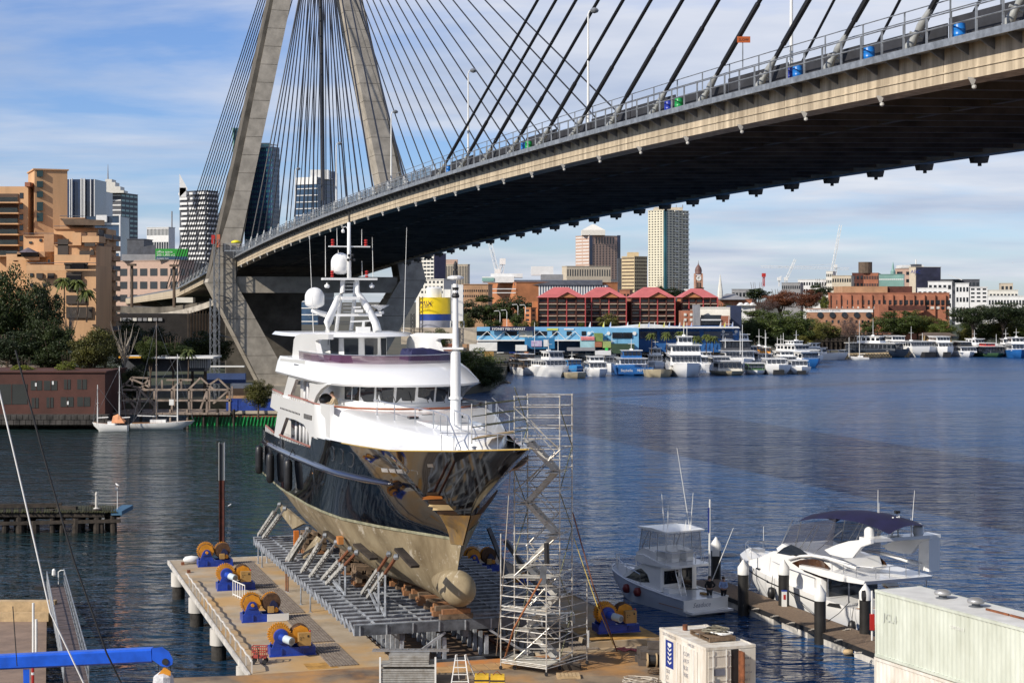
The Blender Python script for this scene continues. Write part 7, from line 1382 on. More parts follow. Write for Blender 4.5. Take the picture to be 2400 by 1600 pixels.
# pink-roofed apartments
def hip(x0, x1, ye, yr, Y, dep, m, par, name='roof', mid=.35):
    a, c = D(x0-3, ye, Y-2), D(x1+3, ye, Y-2); zr = Zy(yr, Y+dep/2); u0 = a.x+(c.x-a.x)*mid; u1 = a.x+(c.x-a.x)*(1-mid); ym = Y+dep/2
    mb = MB(); i = [mb.pt(v) for v in ((a.x,Y-1.5,a.z),(c.x,Y-1.5,a.z),(c.x,Y+dep+1.5,a.z),(a.x,Y+dep+1.5,a.z),(u0,ym,zr),(u1,ym,zr))]; mb.f += [[i[0],i[1],i[5],i[4]],[i[1],i[2],i[5]],[i[2],i[3],i[4],i[5]],[i[3],i[0],i[4]],[i[0],i[3],i[2],i[1]]]; mb.build(name, m, par)
for k, (x0, x1, lb) in enumerate(((1262,1372,'leftmost of four red brick apartment blocks with pink hipped roofs'),(1366,1468,'second red brick apartment block from the left with pink hipped roof'),(1480,1582,'third red brick apartment block with pink hipped roof, below the tall tower'),(1598,1682,'rightmost red brick apartment block, half orange with pink roof'))):
    Y = 560+k*4; a = D(x0, 697, Y); t = T('apartment_block', lb, 'building', (a.x+10, Y, 2), 'pink roofed apartment blocks'); n = 5
    slabpx(x0, x1, 697, 775, Y, 16, BRICK if k < 3 else BRICK2, 'wall', t); hip(x0, x1, 697, 673 if k < 3 else 676, Y, 18, PINKR, t)
    gx = x0+(x1-x0)*(.62 if k < 3 else .3); mb = MB(); mb.prism([D(gx-22,697,Y-2.6), D(gx+22,697,Y-2.6), D(gx,686,Y-2.6)], (0,8,0)); mb.build('gable', BRICK2, t); mb = MB(); mb.loft([[D(gx-25,698,Y-3.2), D(gx,684.5,Y-3.2), D(gx+25,698,Y-3.2)], [D(gx-25,698,Y+8), D(gx,684.5,Y+8), D(gx+25,698,Y+8)]], False, False); mb.build('gable_roof', PINKR, t, normals=False)
    for j in range(5):
        y = 702+j*14
        for i in range(n):
            xx = x0+(x1-x0)*(i+.12)/n; slabpx(xx, xx+(x1-x0)/n*.72, y, y+8, Y-.12, .3, GLASS if (i+j) % 3 else DKGREY, 'window', t)
        slabpx(x0-1, x1+1, y+9.5, y+11, Y-1.6, 1.6, BEIGE, 'balcony_slab', t); slabpx(x0, x1, y+6, y+9, Y-1.5, .06, BRICKD, 'balcony_rail', t)
    for i in range(n+1): xx = x0+(x1-x0)*i/n; slabpx(xx-1.2, xx+1.2, 697, 775, Y-1.7, 1.7, mat('red_column', (.40,.06,.06), .6) if i % 2 else BRICKD, 'column', t)
    slabpx(x0-14, x0, 706, 775, Y+3, 12, BRICKD if k else BRICK2, 'link_wall', t)
b = Bld('apartment_block', 'small orange apartment annexe at the left end of the pink roofed row', 'building', 1229, 1244, 1256, 722, 556, 40, BRICK2); b.win('l', 3, 1, GLASS, .5, .4, Zy(755,556), b.zt); b.win('r', 3, 1, GLASS, .5, .4, Zy(755,556), b.zt)
# --- right skyline
sk = [('white hospital like building with terraces behind the autumn trees',1870,1960,655,1300,WHT,3,14),('pale grey low block at the left of the right skyline',1832,1880,663,1250,GREYB,3,10),('beige tower with green curved roof on the right skyline',1950,1999,646,1150,BEIGE,6,8),('white stepped tower left of the green roofed beige one',1936,1956,636,1200,CREAM,8,4),('dark brown brick tower with round drum on the skyline',1997,2028,640,1250,BRICKD,4,3),('brick coloured high block beside the brown tower',2024,2062,640,1230,BRICK,6,9),('pale green glass office on the skyline',2060,2122,643,1100,GREEN_G,6,12),('pinkish grey block behind the green glass office',2098,2145,630,1200,PINKW,2,2),('blue grey office with slanted glass roof right of the broadcaster tower',2205,2300,655,1150,DKGREY,2,10),('white modern apartments in front of the broadcaster tower',2150,2225,675,950,WHT,2,6),('white stepped house row above the power station',2175,2235,660,1000,WHT,3,5),('white apartments with dark glazing right of the stepped houses',2240,2275,664,900,WHT,4,4),('brown block on the far right skyline',2345,2378,664,1200,BEIGE,2,3),('low cream houses at the far right skyline',2318,2390,680,900,CREAM,2,8),('long white roofed terrace at the far right below the skyline',2316,2420,694,820,WHT,1,14),('grey low roofs left of the autumn trees',1715,1760,678,1000,GREYB,2,5),('white low building behind the clock tower',1604,1640,678,1050,WHT,1,5),('dark low block right of the granite tower',1428,1450,655,1400,DKGREY,3,3),('brown brick hall behind the right pink roofs',1452,1480,680,900,BRICK,2,3)]
for lb, x0, x1, yt, Y, m_, rw, cl in sk:
    b = Bld('building', lb, 'building', x0, x1-4, x1+3, yt, Y, 14, m_); b.win('l', rw, cl, GLASS if m_ not in (GREEN_G,) else WHT, .6 if m_ != GREEN_G else .9, .45 if m_ != GREEN_G else .12, max(3, b.zt-rw*5.5), b.zt-.5, name='window', single=rw*cl <= 12)
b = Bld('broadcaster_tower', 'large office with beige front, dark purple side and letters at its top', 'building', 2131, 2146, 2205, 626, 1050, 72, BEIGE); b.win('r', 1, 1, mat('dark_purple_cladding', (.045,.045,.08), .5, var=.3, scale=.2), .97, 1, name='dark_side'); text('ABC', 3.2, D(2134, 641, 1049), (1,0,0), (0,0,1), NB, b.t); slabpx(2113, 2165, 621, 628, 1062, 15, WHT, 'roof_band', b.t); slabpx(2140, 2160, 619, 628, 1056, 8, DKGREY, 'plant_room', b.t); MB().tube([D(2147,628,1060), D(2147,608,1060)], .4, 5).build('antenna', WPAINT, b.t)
MB().lathe([(1.8,0),(1.7,2.5),(.9,4),(.5,7),(.1,9)], D(2093,645,1140), 10).build('green_spire', GREEN_G, T('spire', 'small pale green spire above the green glass office', 'spire', D(2093,645,1140)))
MB().lathe([(5,0),(5,8)], D(2028,640,1235), 14).build('drum', BWN, T('roof_drum', 'round brown drum on top of the brick tower', 'drum', D(2028,640,1235)))
mb = MB(); mb.hull8([D(x, y, Y) for Y in (1140,1160) for x, y in ((2220,644),(2224,644),(2255,655),(2255,657))]); t = T('roof_canopy', 'white slanted roof blade on the right skyline', 'roof', D(2235,655,1150)); mb.build('blade', WHT, t)
b = Bld('apartment_block', 'white apartment block with dark balconies right of the brick power station', 'building', 2273, 2314, 2322, 673, 740, 15, WHT); b.win('l', 4, 3, GLASS, .62, .45, Zy(710,740), b.zt, name='balcony')
# brick power station
b = Bld('power_station', 'long red brick power station with rows of tall windows', 'building', 1941, 2225, 2273, 687, 690, 14, BRICK); 
for k in range(23):
    x = 1948+k*12.3
    for j in range(3): slabpx(x+j*3, x+j*3+2.2, 703, 714, 689.9+(2225-x)*.043-.5, .8, GLASS, 'tall_window', b.t)
    slabpx(x, x+8, 718, 724, 689.9+(2225-x)*.043-.5, .9, CREAM if k % 3 else GLASS, 'low_window', b.t)
    if k % 2 == 0: slabpx(x-3.2, x-1.6, 690, 745, 689.7+(2225-x)*.043-.8, 1.2, BRICK, 'pilaster', b.t)
slabpx(1975, 2080, 671, 689, 712, 20, PEACHD, 'upper_hall', b.t); slabpx(2078, 2138, 671, 689, 713, 20, BRICKD, 'upper_hall', b.t); slabpx(2060, 2082, 713, 745, 680, 9, BRICK, 'annexe', b.t); slabpx(2082, 2170, 716, 728, 684, 6, BRICKD, 'annexe', b.t)
b = Bld('brick_warehouse', 'lower brick warehouse with white lettered band and round windows', 'building', 1890, 2046, 2060, 725, 640, 10, mat('brown_orange_brick', (.33,.17,.10), .85, var=.15, scale=.3)); b.box(0, b.Ll, -.15, .0, b.zt-1.1, b.zt+.3, WHT, 'white_band'); text('ALTIMO TRADE CENTRE', 1.05, D(1897,729.5,643.9), (.985,-.174,0), (0,0,1), GP, b.t)
for k in range(5): c = D(1922+k*28.5, 738, 643.3-k*.8); MB().lathe([(.05,-.5),(1.1,-.5),(1.1,.6)], c, 14, 'y').build('round_window', GLASS, b.t); 
for k in range(8): slabpx(1935+k*14, 1940+k*14, 750, 757, 642.9-k*.39, .5, GLASS, 'arched_window', b.t)
# grey church, warehouses and white modern block behind the fish market
b = Bld('church_hall', 'brown brick hall with pitched grey roof and little spire left of the autumn trees', 'building', 1680, 1762, 1772, 702, 800, 10, BRICK); hip(1690, 1745, 702, 688, 800, 14, GREYB, b.t); MB().lathe([(1.2,0),(1.2,3),(.1,11)], D(1688,698,800), 6).build('spire', CREAM, b.t)
b = Bld('white_cottages', 'cluster of small white gabled houses below the church hall', 'building', 1732, 1770, 1774, 716, 700, 8, WHT)
for k in range(3): MB().prism([D(1732+k*14,716,699), D(1746+k*14,716,699), D(1739+k*14,709,699)], (0,8,0)).build('gable', WHT, b.t)
b = Bld('modern_office', 'white and grey modern office with dark blue side behind fish market right end', 'building', 1627, 1712, 1738, 722, 520, 20, CREAM); slabpx(1644, 1691, 738, 768, 517, 2, GLASS, 'glazing', b.t); slabpx(1626, 1641, 714, 770, 516, 4, GREYB, 'stair_tower', b.t); slabpx(1644, 1690, 748, 751, 515.5, 1.5, WHT, 'balcony', b.t); slabpx(1691, 1710, 740, 770, 516, 3, BRICK, 'brick_panel', b.t); slabpx(1712, 1738, 716, 775, 519, 10, mat('dark_navy_wall', (.02,.03,.07), .6), 'side_wing', b.t); slabpx(1597, 1626, 728, 768, 519, 8, BRICK, 'brick_wing', b.t)
for j in range(2):
    for i in range(2): slabpx(1603+i*14, 1609+i*14, 734+j*12, 740+j*12, 518.7, .4, CREAM, 'window', b.t)
# --- yellow and blue concrete silo
t = T('concrete_silo', 'yellow, blue and grey banded concrete silo with white tank on top', 'silo', D(1019,800,440)); c = D(1019,770,444); R_ = 4.1
for nm, m_, y0, y1 in (('yellow_band', mat('silo_yellow', (.80,.58,.01), .45, var=.04), 736, 697), ('blue_band', mat('silo_blue', (.01,.05,.28), .5), 751, 736), ('grey_band', mat('silo_grey', (.33,.34,.40), .6), 790, 751)): MB().lathe([(R_, Zy(y0,440)), (R_, Zy(y1,440))], (c.x,c.y,0), 32).build(nm, m_, t, smooth='auto')
MB().lathe([(2.1, Zy(698,440)), (2.1, Zy(675,440)), (1.4, Zy(672,440))], (c.x-.2,c.y,0), 20).build('top_tank', WPAINT, t, smooth='auto'); text('MIX', 1.9, D(982, 717, 439.7), (1,0,0), (0,0,1), mat('silo_lettering', (.10,.05,.08), .6), t, shear=.2); text('CRETE', .6, D(986, 722, 439.6), (1,0,0), (0,0,1), NB, t)
slabpx(1041, 1056, 678, 697, 441, 3, WPAINT, 'gantry', t)
t = T('silo_tower', 'tall white square silo tower on lattice legs right of the yellow silo', 'silo', D(1071,800,438)); slabpx(1058, 1085, 667, 752, 438, 3, WPAINT, 'bin', t); lattice(MB(), D(1063,790,440), D(1063,752,440), 1.6, 1.4, .1).build('legs', WPAINT, t, kind='stuff'); lattice(MB(), D(1080,790,440), D(1080,752,440), 1.6, 1.4, .1).build('legs', WPAINT, t, kind='stuff')
for x, y0, lb in ((987,695,'dark lattice conveyor mast in front of the yellow silo, right of two'),(967,735,'dark lattice mast left of the yellow silo')): a = D(x,805,425); t = T('lattice_mast', lb, 'mast', a); lattice(MB(), a, D(x,y0,425), .8, 1, .09).build('lattice', BLACK, t, kind='stuff')
t = T('concrete_wall', 'long beige concrete wall below the silos left of the fish market', 'wall', D(1040,800,430)); slabpx(940, 1117, 768, 806, 432, 3, BEIGE, 'wall', t); slabpx(1000, 1060, 806, 830, 425, 4, BRICK, 'brick_wall', t)
# --- fish market
LB = mat('light_blue_wall', (.16,.40,.62), .7, var=.06); MB_ = mat('mid_blue_wall', (.015,.10,.30), .6, var=.1)
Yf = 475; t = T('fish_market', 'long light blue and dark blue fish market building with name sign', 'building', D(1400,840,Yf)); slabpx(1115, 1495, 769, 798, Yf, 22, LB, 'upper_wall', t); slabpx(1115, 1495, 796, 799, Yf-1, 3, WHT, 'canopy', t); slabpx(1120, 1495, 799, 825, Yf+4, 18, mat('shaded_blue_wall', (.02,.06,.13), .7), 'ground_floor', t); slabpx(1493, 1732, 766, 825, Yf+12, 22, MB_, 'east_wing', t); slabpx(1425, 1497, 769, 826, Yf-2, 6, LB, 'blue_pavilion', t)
slabpx(1148, 1252, 765, 775, Yf-1.4, .5, mat('sign_navy', (.01,.015,.06), .5), 'name_sign', t); text('SYDNEY FISH MARKET', .93, D(1153, 773.3, Yf-1.5), (1,0,0), (0,0,1), WPAINT, t, bold=.015)
for x0, x1 in ((1117,1148),(1183,1212),(1250,1268),(1268,1282),(1294,1306),(1328,1340),(1363,1374)): slabpx(x0, x1, 776, 786, Yf-.1, .4, GLASS, 'window', t)
slabpx(1216, 1248, 775, 789, Yf-.2, .3, mat('yellow_white_poster', (.7,.62,.4), .6, scale=1, col2=(.6,.6,.6)), 'banner', t); slabpx(1282, 1308, 769, 774, Yf-.2, .3, mat('yellow_banner', (.55,.6,.12), .6), 'banner', t); slabpx(1322, 1345, 769.5, 773, Yf-.2, .3, WHT, 'banner', t)
for k in range(9): x = 1120+k*41; MB().bar(D(x,795,Yf-.4), D(x+22,776,Yf-.4), .16).build('white_brace', WPAINT, t); MB().bar(D(x+22,776,Yf-.4), D(x+41,795,Yf-.4), .16).build('white_brace', WPAINT, t)
for x0, x1 in ((1435,1458),(1459,1482)): slabpx(x0, x1, 779, 792, Yf-2.3, .4, GLASS, 'window', t)
for x, w_ in ((1487,4.5),(1380,4),(1426,4)): MB().lathe([(.05,-.2),(w_*Yf/F,-.2),(w_*Yf/F,0)], D(x, 781, Yf-2.1), 16, 'y').build('round_emblem', WPAINT, t)
for x in (1695,1725): MB().lathe([(.05,-.2),(.45,-.2),(.45,.1)], D(x, 777, Yf+11.8), 12, 'y').build('round_emblem', WPAINT, t)
for x0, x1 in ((1500,1540),(1548,1590),(1600,1640),(1650,1690),(1698,1717)): slabpx(x0, x1, 777, 793, Yf+11.6, .5, NAVYG, 'window', t)
mb = MB(); mb.loft([[D(x, 767-(2+6*math.sin(math.pi*(x-1430)/170)**2 if x < 1600 else 2), Y) for x in range(1430, 1740, 10)]+[D(1735,769,Y), D(1430,769,Y)] for Y in (Yf+8, Yf+26)]); mb.build('white_roof', WHT, t)
slabpx(1230, 1300, 792, 817, Yf-6, 4, mat('shop_blue', (.02,.16,.34), .6), 'shop_front', t); slabpx(1245, 1270, 798, 812, Yf-6.3, .3, mat('pale_posters', (.5,.5,.6), .6, scale=2, col2=(.35,.2,.4)), 'poster', t); slabpx(1274, 1284, 796, 812, Yf-6.3, .3, WHT, 'poster', t)
slabpx(1361, 1394, 789, 815, Yf-5, 4, mat('pale_aqua_wall', (.3,.5,.55), .7), 'kiosk', t); slabpx(1361, 1393, 788, 797, Yf-5.3, .3, mat('pink_sign', (.75,.3,.3), .6), 'kiosk_sign', t); text("CLAUDIO'S", .7, D(1363,795.5,Yf-5.5), (1,0,0), (0,0,1), RED, t)
for k, (x0, x1, y0, y1, m_, lb) in enumerate(((1394,1413,781,800,mat('olive_green_box', (.16,.24,.07), .7),'olive green box stacked above a brick red box by the kiosk'),(1394,1411,801,813,BRICK,'brick red box under the olive green box'),(1413,1432,800,815,mat('light_olive_box', (.28,.34,.12), .7),'light olive box right of the brick red box'),(1433,1487,806,828,mat('dark_green_shed', (.03,.06,.03), .7),'dark green shed roof on the fish market quay'),(1419,1425,815,824,mat('bright_green_bin', (.03,.5,.08), .5),'bright green bin below the light olive box'),(1100,1165,803,822,WPAINT,'white flat roofed boat shed left of the parked cars'),(1134,1157,824,835,TAN,'tan crate shed below the white boat shed'),(1208,1235,809,822,WPAINT,'white box truck body among the parked cars'),(1330,1395,815,822,GREYB,'grey fishing gear bins along the market quay'),(1395,1432,822,832,WHT,'white quay shed left of the dark green one'))): o = slabpx(x0, x1, y0, y1, 470-k*.6, 5, m_, 'storage_box' if x1-x0 < 40 else 'quay_shed', None); tag(o, lb, 'shed' if x1-x0 > 25 else 'container')
FLC = [WPAINT, mat('yellow_flag', (.7,.65,.1), .7), mat('pale_blue_flag', (.4,.5,.75), .7)]
for k, x in enumerate((1384,1416,1432,1472,1500,1522,1535,1558,1570,1594,1604,1622,1690,1700,1718)):
    q = D(x, 770, Yf+6); o = T('banner_flag', '%s feather flag on the fish market roof, number %d from the left' % (('white','yellow','pale blue')[k % 3], k+1), 'flag', q, 'feather flags on the fish market roof'); o['label'] = '%s feather flag on the fish market roof %s' % (('white','yellow','pale blue')[k % 3], ('left of the kiosk sign','above the olive box','above the dark green shed','over the light blue corner','at the white roof start','over the left palm','over the first white curve','beside the middle palm','over the second palm','before the brick wing','beside the brick wing','under the pink roof end','before the grey office','beside the grey office','at the right roof end')[k]); MB().tube([q, q+Vector((0,0,1.9))], .04, 5).build('pole', WPAINT, o); MB().hull8([q+Vector(v) for v in ((-.55,0,.5),(0,0,.4),(0,0,1.9),(-.05,0,1.9),(-.55,.03,.5),(0,.03,.4),(0,.03,1.9),(-.05,.03,1.9))]).build('banner', FLC[k % 3], o)
# coal loader ruin, house, sea wall on the right
t = T('timber_gantry', 'long dark timber gantry ruin along the right shore', 'gantry', D(2000,820,605)); 
for k in range(18):
    x = 1906+k*10.8; MB().bar(D(x,822,605), D(x,779,605), .35).build('post', TIMBD, t); MB().bar(D(x,822,609), D(x,779,609), .35).build('post', TIMBD, t); MB().bar(D(x,790,605), D(x+10,799,605), .25).build('strut', TIMBD, t)
slabpx(1904, 2092, 783, 822, 611, .5, TIMBD, 'back_boarding', t)  # dark sheet added to stand in for the shaded inside of the gantry
for y in (780,788,799): MB().bar(D(1904,y,604.6), D(2092,y,604.6), .3, .35).build('beam', TIMBD, t); MB().bar(D(1904,y,609.4), D(2092,y,609.4), .3).build('beam', TIMBD, t)
b = Bld('sandstone_house', 'small sandstone house with grey roof on the right shore', 'building', 2174, 2230, 2238, 787, 613, 8, mat('sandstone', (.45,.33,.18), .85, var=.15)); hip(2172, 2240, 787, 779, 613, 8, BWN, b.t, mid=.1); b.win('l', 1, 4, CREAM, .3, .5, Zy(803,613), Zy(790,613))
SST = mat('sandstone_block', (.45,.34,.2), .9, var=.25, scale=.5); t = T('sea_wall', 'sandstone block sea wall on the right shore behind the moored boats', 'wall', G(1990,838,0))
for k in range(26):
    for j in range(3): x = 1952+k*6.9+(3 if j % 2 else 0); a = G(x, 842-(x-1952)*.03, 0); MB().box(a.x, a.x+.86, a.y-.5, a.y+.6, .05+j*.62, .05+j*.62+.58).build('block', SST, t)
slabpx(2200, 2400, 806, 830, 618, 3, WHT, 'quay_shed', None)['label'] = 'x'
o = [x for x in C.objects if x.name.startswith('quay_shed')][-1]; tag(o, 'long white quay shed behind the moored boats at far right', 'shed')
# --- left shore
b = Bld('boathouse', 'dark red brown waterside building with two rows of shuttered windows at left', 'building', -60, 246, 249, 873, 263, 0, mat('dark_red_brown_wall', (.08,.03,.022), .85, var=.15, scale=.3), zb=1.2, Rl=14)
for x0, x1, y0, y1 in ((-10,64,900,947),(72,98,892,914),(103,134,892,914),(150,165,889,912),(181,203,889,912),(74,90,932,956),(109,125,931,955),(142,172,930,953),(181,211,930,952)):
    o = slabpx(x0, x1, y0, y1, 262.95, .9, mat('dark_green_shutter', (.018,.022,.02), .6), 'window', b.t); slabpx((x0+x1)/2-.5, (x0+x1)/2+.5, y0, y1, 262.9, .1, BRICKD, 'window_mullion', b.t)
for x, y in ((82,897),(122,893),(157,940)): slabpx(x, x+4, y, y+8, 262.88, .05, WHT, 'curtain_glimpse', b.t)
for k in range(22):
    for j in range(2): slabpx(-60+k*14.2+(7 if j else 0), -47+k*14.2+(7 if j else 0), 972+j*12, 983+j*12, 261, 2, mat('dark_stone_block', (.06,.055,.05), .9, var=.4, scale=.7), 'stone_block', b.t)
t = T('long_shed', 'long low shed with grey sloping roof and white ridge behind the red brown building', 'shed', D(80,870,290)); MB().hull8([D(-60,872,285), D(160,872,285), D(175,838,300), D(-60,838,300), D(-60,874,285), D(160,874,285), D(175,840,301), D(-60,840,301)]).build('roof', mat('weathered_grey_roof', (.20,.165,.13), .85, var=.3, scale=.5), t); slabpx(-60, 176, 838, 841, 299.6, .6, WHT, 'ridge_cap', t); slabpx(-60, 160, 872, 885, 286, 10, DKGREY, 'wall', t)
t = T('low_pavilion', 'low white roofed pavilion with orange panel behind the moored sailing boats', 'building', D(370,860,285)); slabpx(280, 500, 836, 840, 284, 8, WPAINT, 'roof', t); slabpx(278, 330, 835, 839, 283.5, 1, mat('orange_fascia', (.7,.35,.03), .5), 'orange_fascia', t); slabpx(285, 480, 840, 870, 288, 4, DKGREY, 'wall', t); slabpx(440, 486, 838, 862, 287, 3, GREYB, 'glazed_bay', t)
for k in range(9): slabpx(441+k*5, 442+k*5, 838, 862, 286.8, .1, WPAINT, 'mullion', t)
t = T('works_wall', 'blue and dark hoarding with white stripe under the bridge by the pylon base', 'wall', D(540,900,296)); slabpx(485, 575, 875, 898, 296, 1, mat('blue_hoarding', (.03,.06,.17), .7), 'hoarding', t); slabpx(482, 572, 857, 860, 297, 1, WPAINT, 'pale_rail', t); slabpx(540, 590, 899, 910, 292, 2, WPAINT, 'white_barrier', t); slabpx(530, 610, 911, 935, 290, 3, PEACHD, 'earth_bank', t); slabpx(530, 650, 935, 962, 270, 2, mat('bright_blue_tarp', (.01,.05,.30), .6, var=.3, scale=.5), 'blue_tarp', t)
t = T('dark_undercroft_building', 'dark building in the shade under the bridge approach', 'building', D(400,800,400)); slabpx(270, 640, 735, 850, 385, 10, mat('shade_brown_wall', (.018,.015,.014), .9, var=.3), 'wall', t)  # near-black wall colour holds the shade of the bridge
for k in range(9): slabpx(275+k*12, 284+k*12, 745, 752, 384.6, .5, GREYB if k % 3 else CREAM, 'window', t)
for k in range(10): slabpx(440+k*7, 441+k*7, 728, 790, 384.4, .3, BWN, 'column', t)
slabpx(413, 452, 697, 709, 395, 3, CREAM, 'sign_gantry', None); o = [x for x in C.objects if x.name.startswith('sign_gantry')][-1]; tag(o, 'small white gantry box hanging under the bridge deck left of the pylon', 'platform')
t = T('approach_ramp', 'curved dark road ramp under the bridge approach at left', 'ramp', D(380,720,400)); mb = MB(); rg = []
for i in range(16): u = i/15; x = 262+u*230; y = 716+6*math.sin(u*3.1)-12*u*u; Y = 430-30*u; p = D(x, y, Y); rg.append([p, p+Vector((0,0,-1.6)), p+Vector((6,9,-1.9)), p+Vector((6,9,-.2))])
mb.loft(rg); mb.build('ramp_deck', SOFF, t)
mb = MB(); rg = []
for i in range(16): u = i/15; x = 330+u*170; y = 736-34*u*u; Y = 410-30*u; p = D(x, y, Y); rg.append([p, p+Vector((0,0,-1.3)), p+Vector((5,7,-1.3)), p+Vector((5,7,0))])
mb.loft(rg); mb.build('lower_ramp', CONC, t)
# ================================================================ vegetation
LG = {'dark': leafmat('dark_green_leaves', (.010,.019,.005), (.042,.06,.012)), 'mid': leafmat('mid_green_leaves', (.018,.034,.007), (.09,.115,.018)), 'olive': leafmat('olive_leaves', (.032,.037,.008), (.15,.14,.026)), 'light': leafmat('yellow_green_leaves', (.05,.07,.01), (.2,.22,.03)), 'autumn': leafmat('autumn_leaves', (.07,.025,.012), (.22,.075,.03)), 'purple': leafmat('brown_bare_twigs', (.06,.035,.03), (.14,.09,.075))}
BARK = mat('tree_bark', (.12,.085,.06), .9, var=.3, scale=2)
def crownmesh(name, n, ncl, seed, leaf, m, flat=.75, holes=.0):
    rg = np.random.default_rng(seed); cl = rg.normal(size=(ncl, 3)); cl /= np.linalg.norm(cl, axis=1)[:, None]; cl[:, 2] = cl[:, 2]*.95+.04; rr = rg.uniform(.35, .85, ncl)[:, None]; cl = cl*rr
    csz = rg.uniform(.17, .36, ncl); idx = rg.integers(0, ncl, n); dv = rg.normal(size=(n, 3)); dv /= np.linalg.norm(dv, axis=1)[:, None]; r = csz[idx][:, None]*rg.uniform(.6, 1.05, n)[:, None]
    p = cl[idx]+dv*r*np.array([1, 1, .7]); p[:, 2] *= flat
    nn = dv+rg.normal(size=(n, 3))*.6; nn /= np.linalg.norm(nn, axis=1)[:, None]; a = np.cross(nn, rg.normal(size=(n, 3))); a /= np.linalg.norm(a, axis=1)[:, None]; b = np.cross(nn, a); s = rg.uniform(.6, 1.3, n)[:, None]*leaf
    v = np.stack([p-a*s, p+b*s*.6, p+a*s, p-b*s*.6], 1).reshape(-1, 3); f = np.arange(4*n).reshape(-1, 4)
    me = bpy.data.meshes.new(name); me.from_pydata(v.tolist(), [], f.tolist()); me.materials.append(m); return me
CR = {}
def crown(kind, var, big=False):
    k = (kind, var, big)
    if k not in CR:
        n, ncl, lf = (16000, 85, .030) if big else (4500, 42, .055)
        if kind == 'purple': n, lf = n//2, lf*.8
        CR[k] = crownmesh('crown', n, ncl, var*13+5, lf, LG[kind], (1,1.05,.92)[var % 3])
    return CR[k]
def trunkmesh():
    mb = MB(); R.seed(2); mb.tube([(0,0,-1.0),(.02,0,-.55),(0,.02,-.2)], [.07,.055,.045], 8)
    for k in range(6): t_ = k*1.05; mb.tube([(0,0,-.5+.04*k),(.25*math.cos(t_),.25*math.sin(t_),-.1),(.5*math.cos(t_),.5*math.sin(t_),.25)], [.035,.022,.01], 5)
    return mb
TM = trunkmesh().build('trunk', BARK); TMD = TM.data; bpy.data.objects.remove(TM)
def tree(label, x, y0, y1, wpx, Y, kind, var=0, big=False, zb=None, name='tree', cat='tree'):
    """crown spans rows y0..y1, width wpx, at distance Y"""
    if x > 2030 and Y < 612: Y += 80
    elif x > 1870 and Y < 575: Y += 30
    zt, z1_ = Zy(y0, Y), Zy(y1, Y); rx = wpx*Y/F/2; rz = (zt-z1_)/2; q = D(x, (y0+y1)/2, Y); zb = 1.5 if zb is None else zb
    t = T(name, label, cat, (q.x, q.y, zb)); c = bpy.data.objects.new('crown', crown(kind, var, big)); C.objects.link(c); c.parent = t; c.location = (0, 0, q.z-zb); c.scale = (rx*1.08, rx*1.0, rz*1.08); c.rotation_euler = (0, 0, x*1.7)
    tr = bpy.data.objects.new('trunk', TMD); C.objects.link(tr); tr.parent = t; hh = max(1.0, q.z-zb); tr.location = (0, 0, hh); tr.scale = (rx*.9, rx*.9, hh); return t
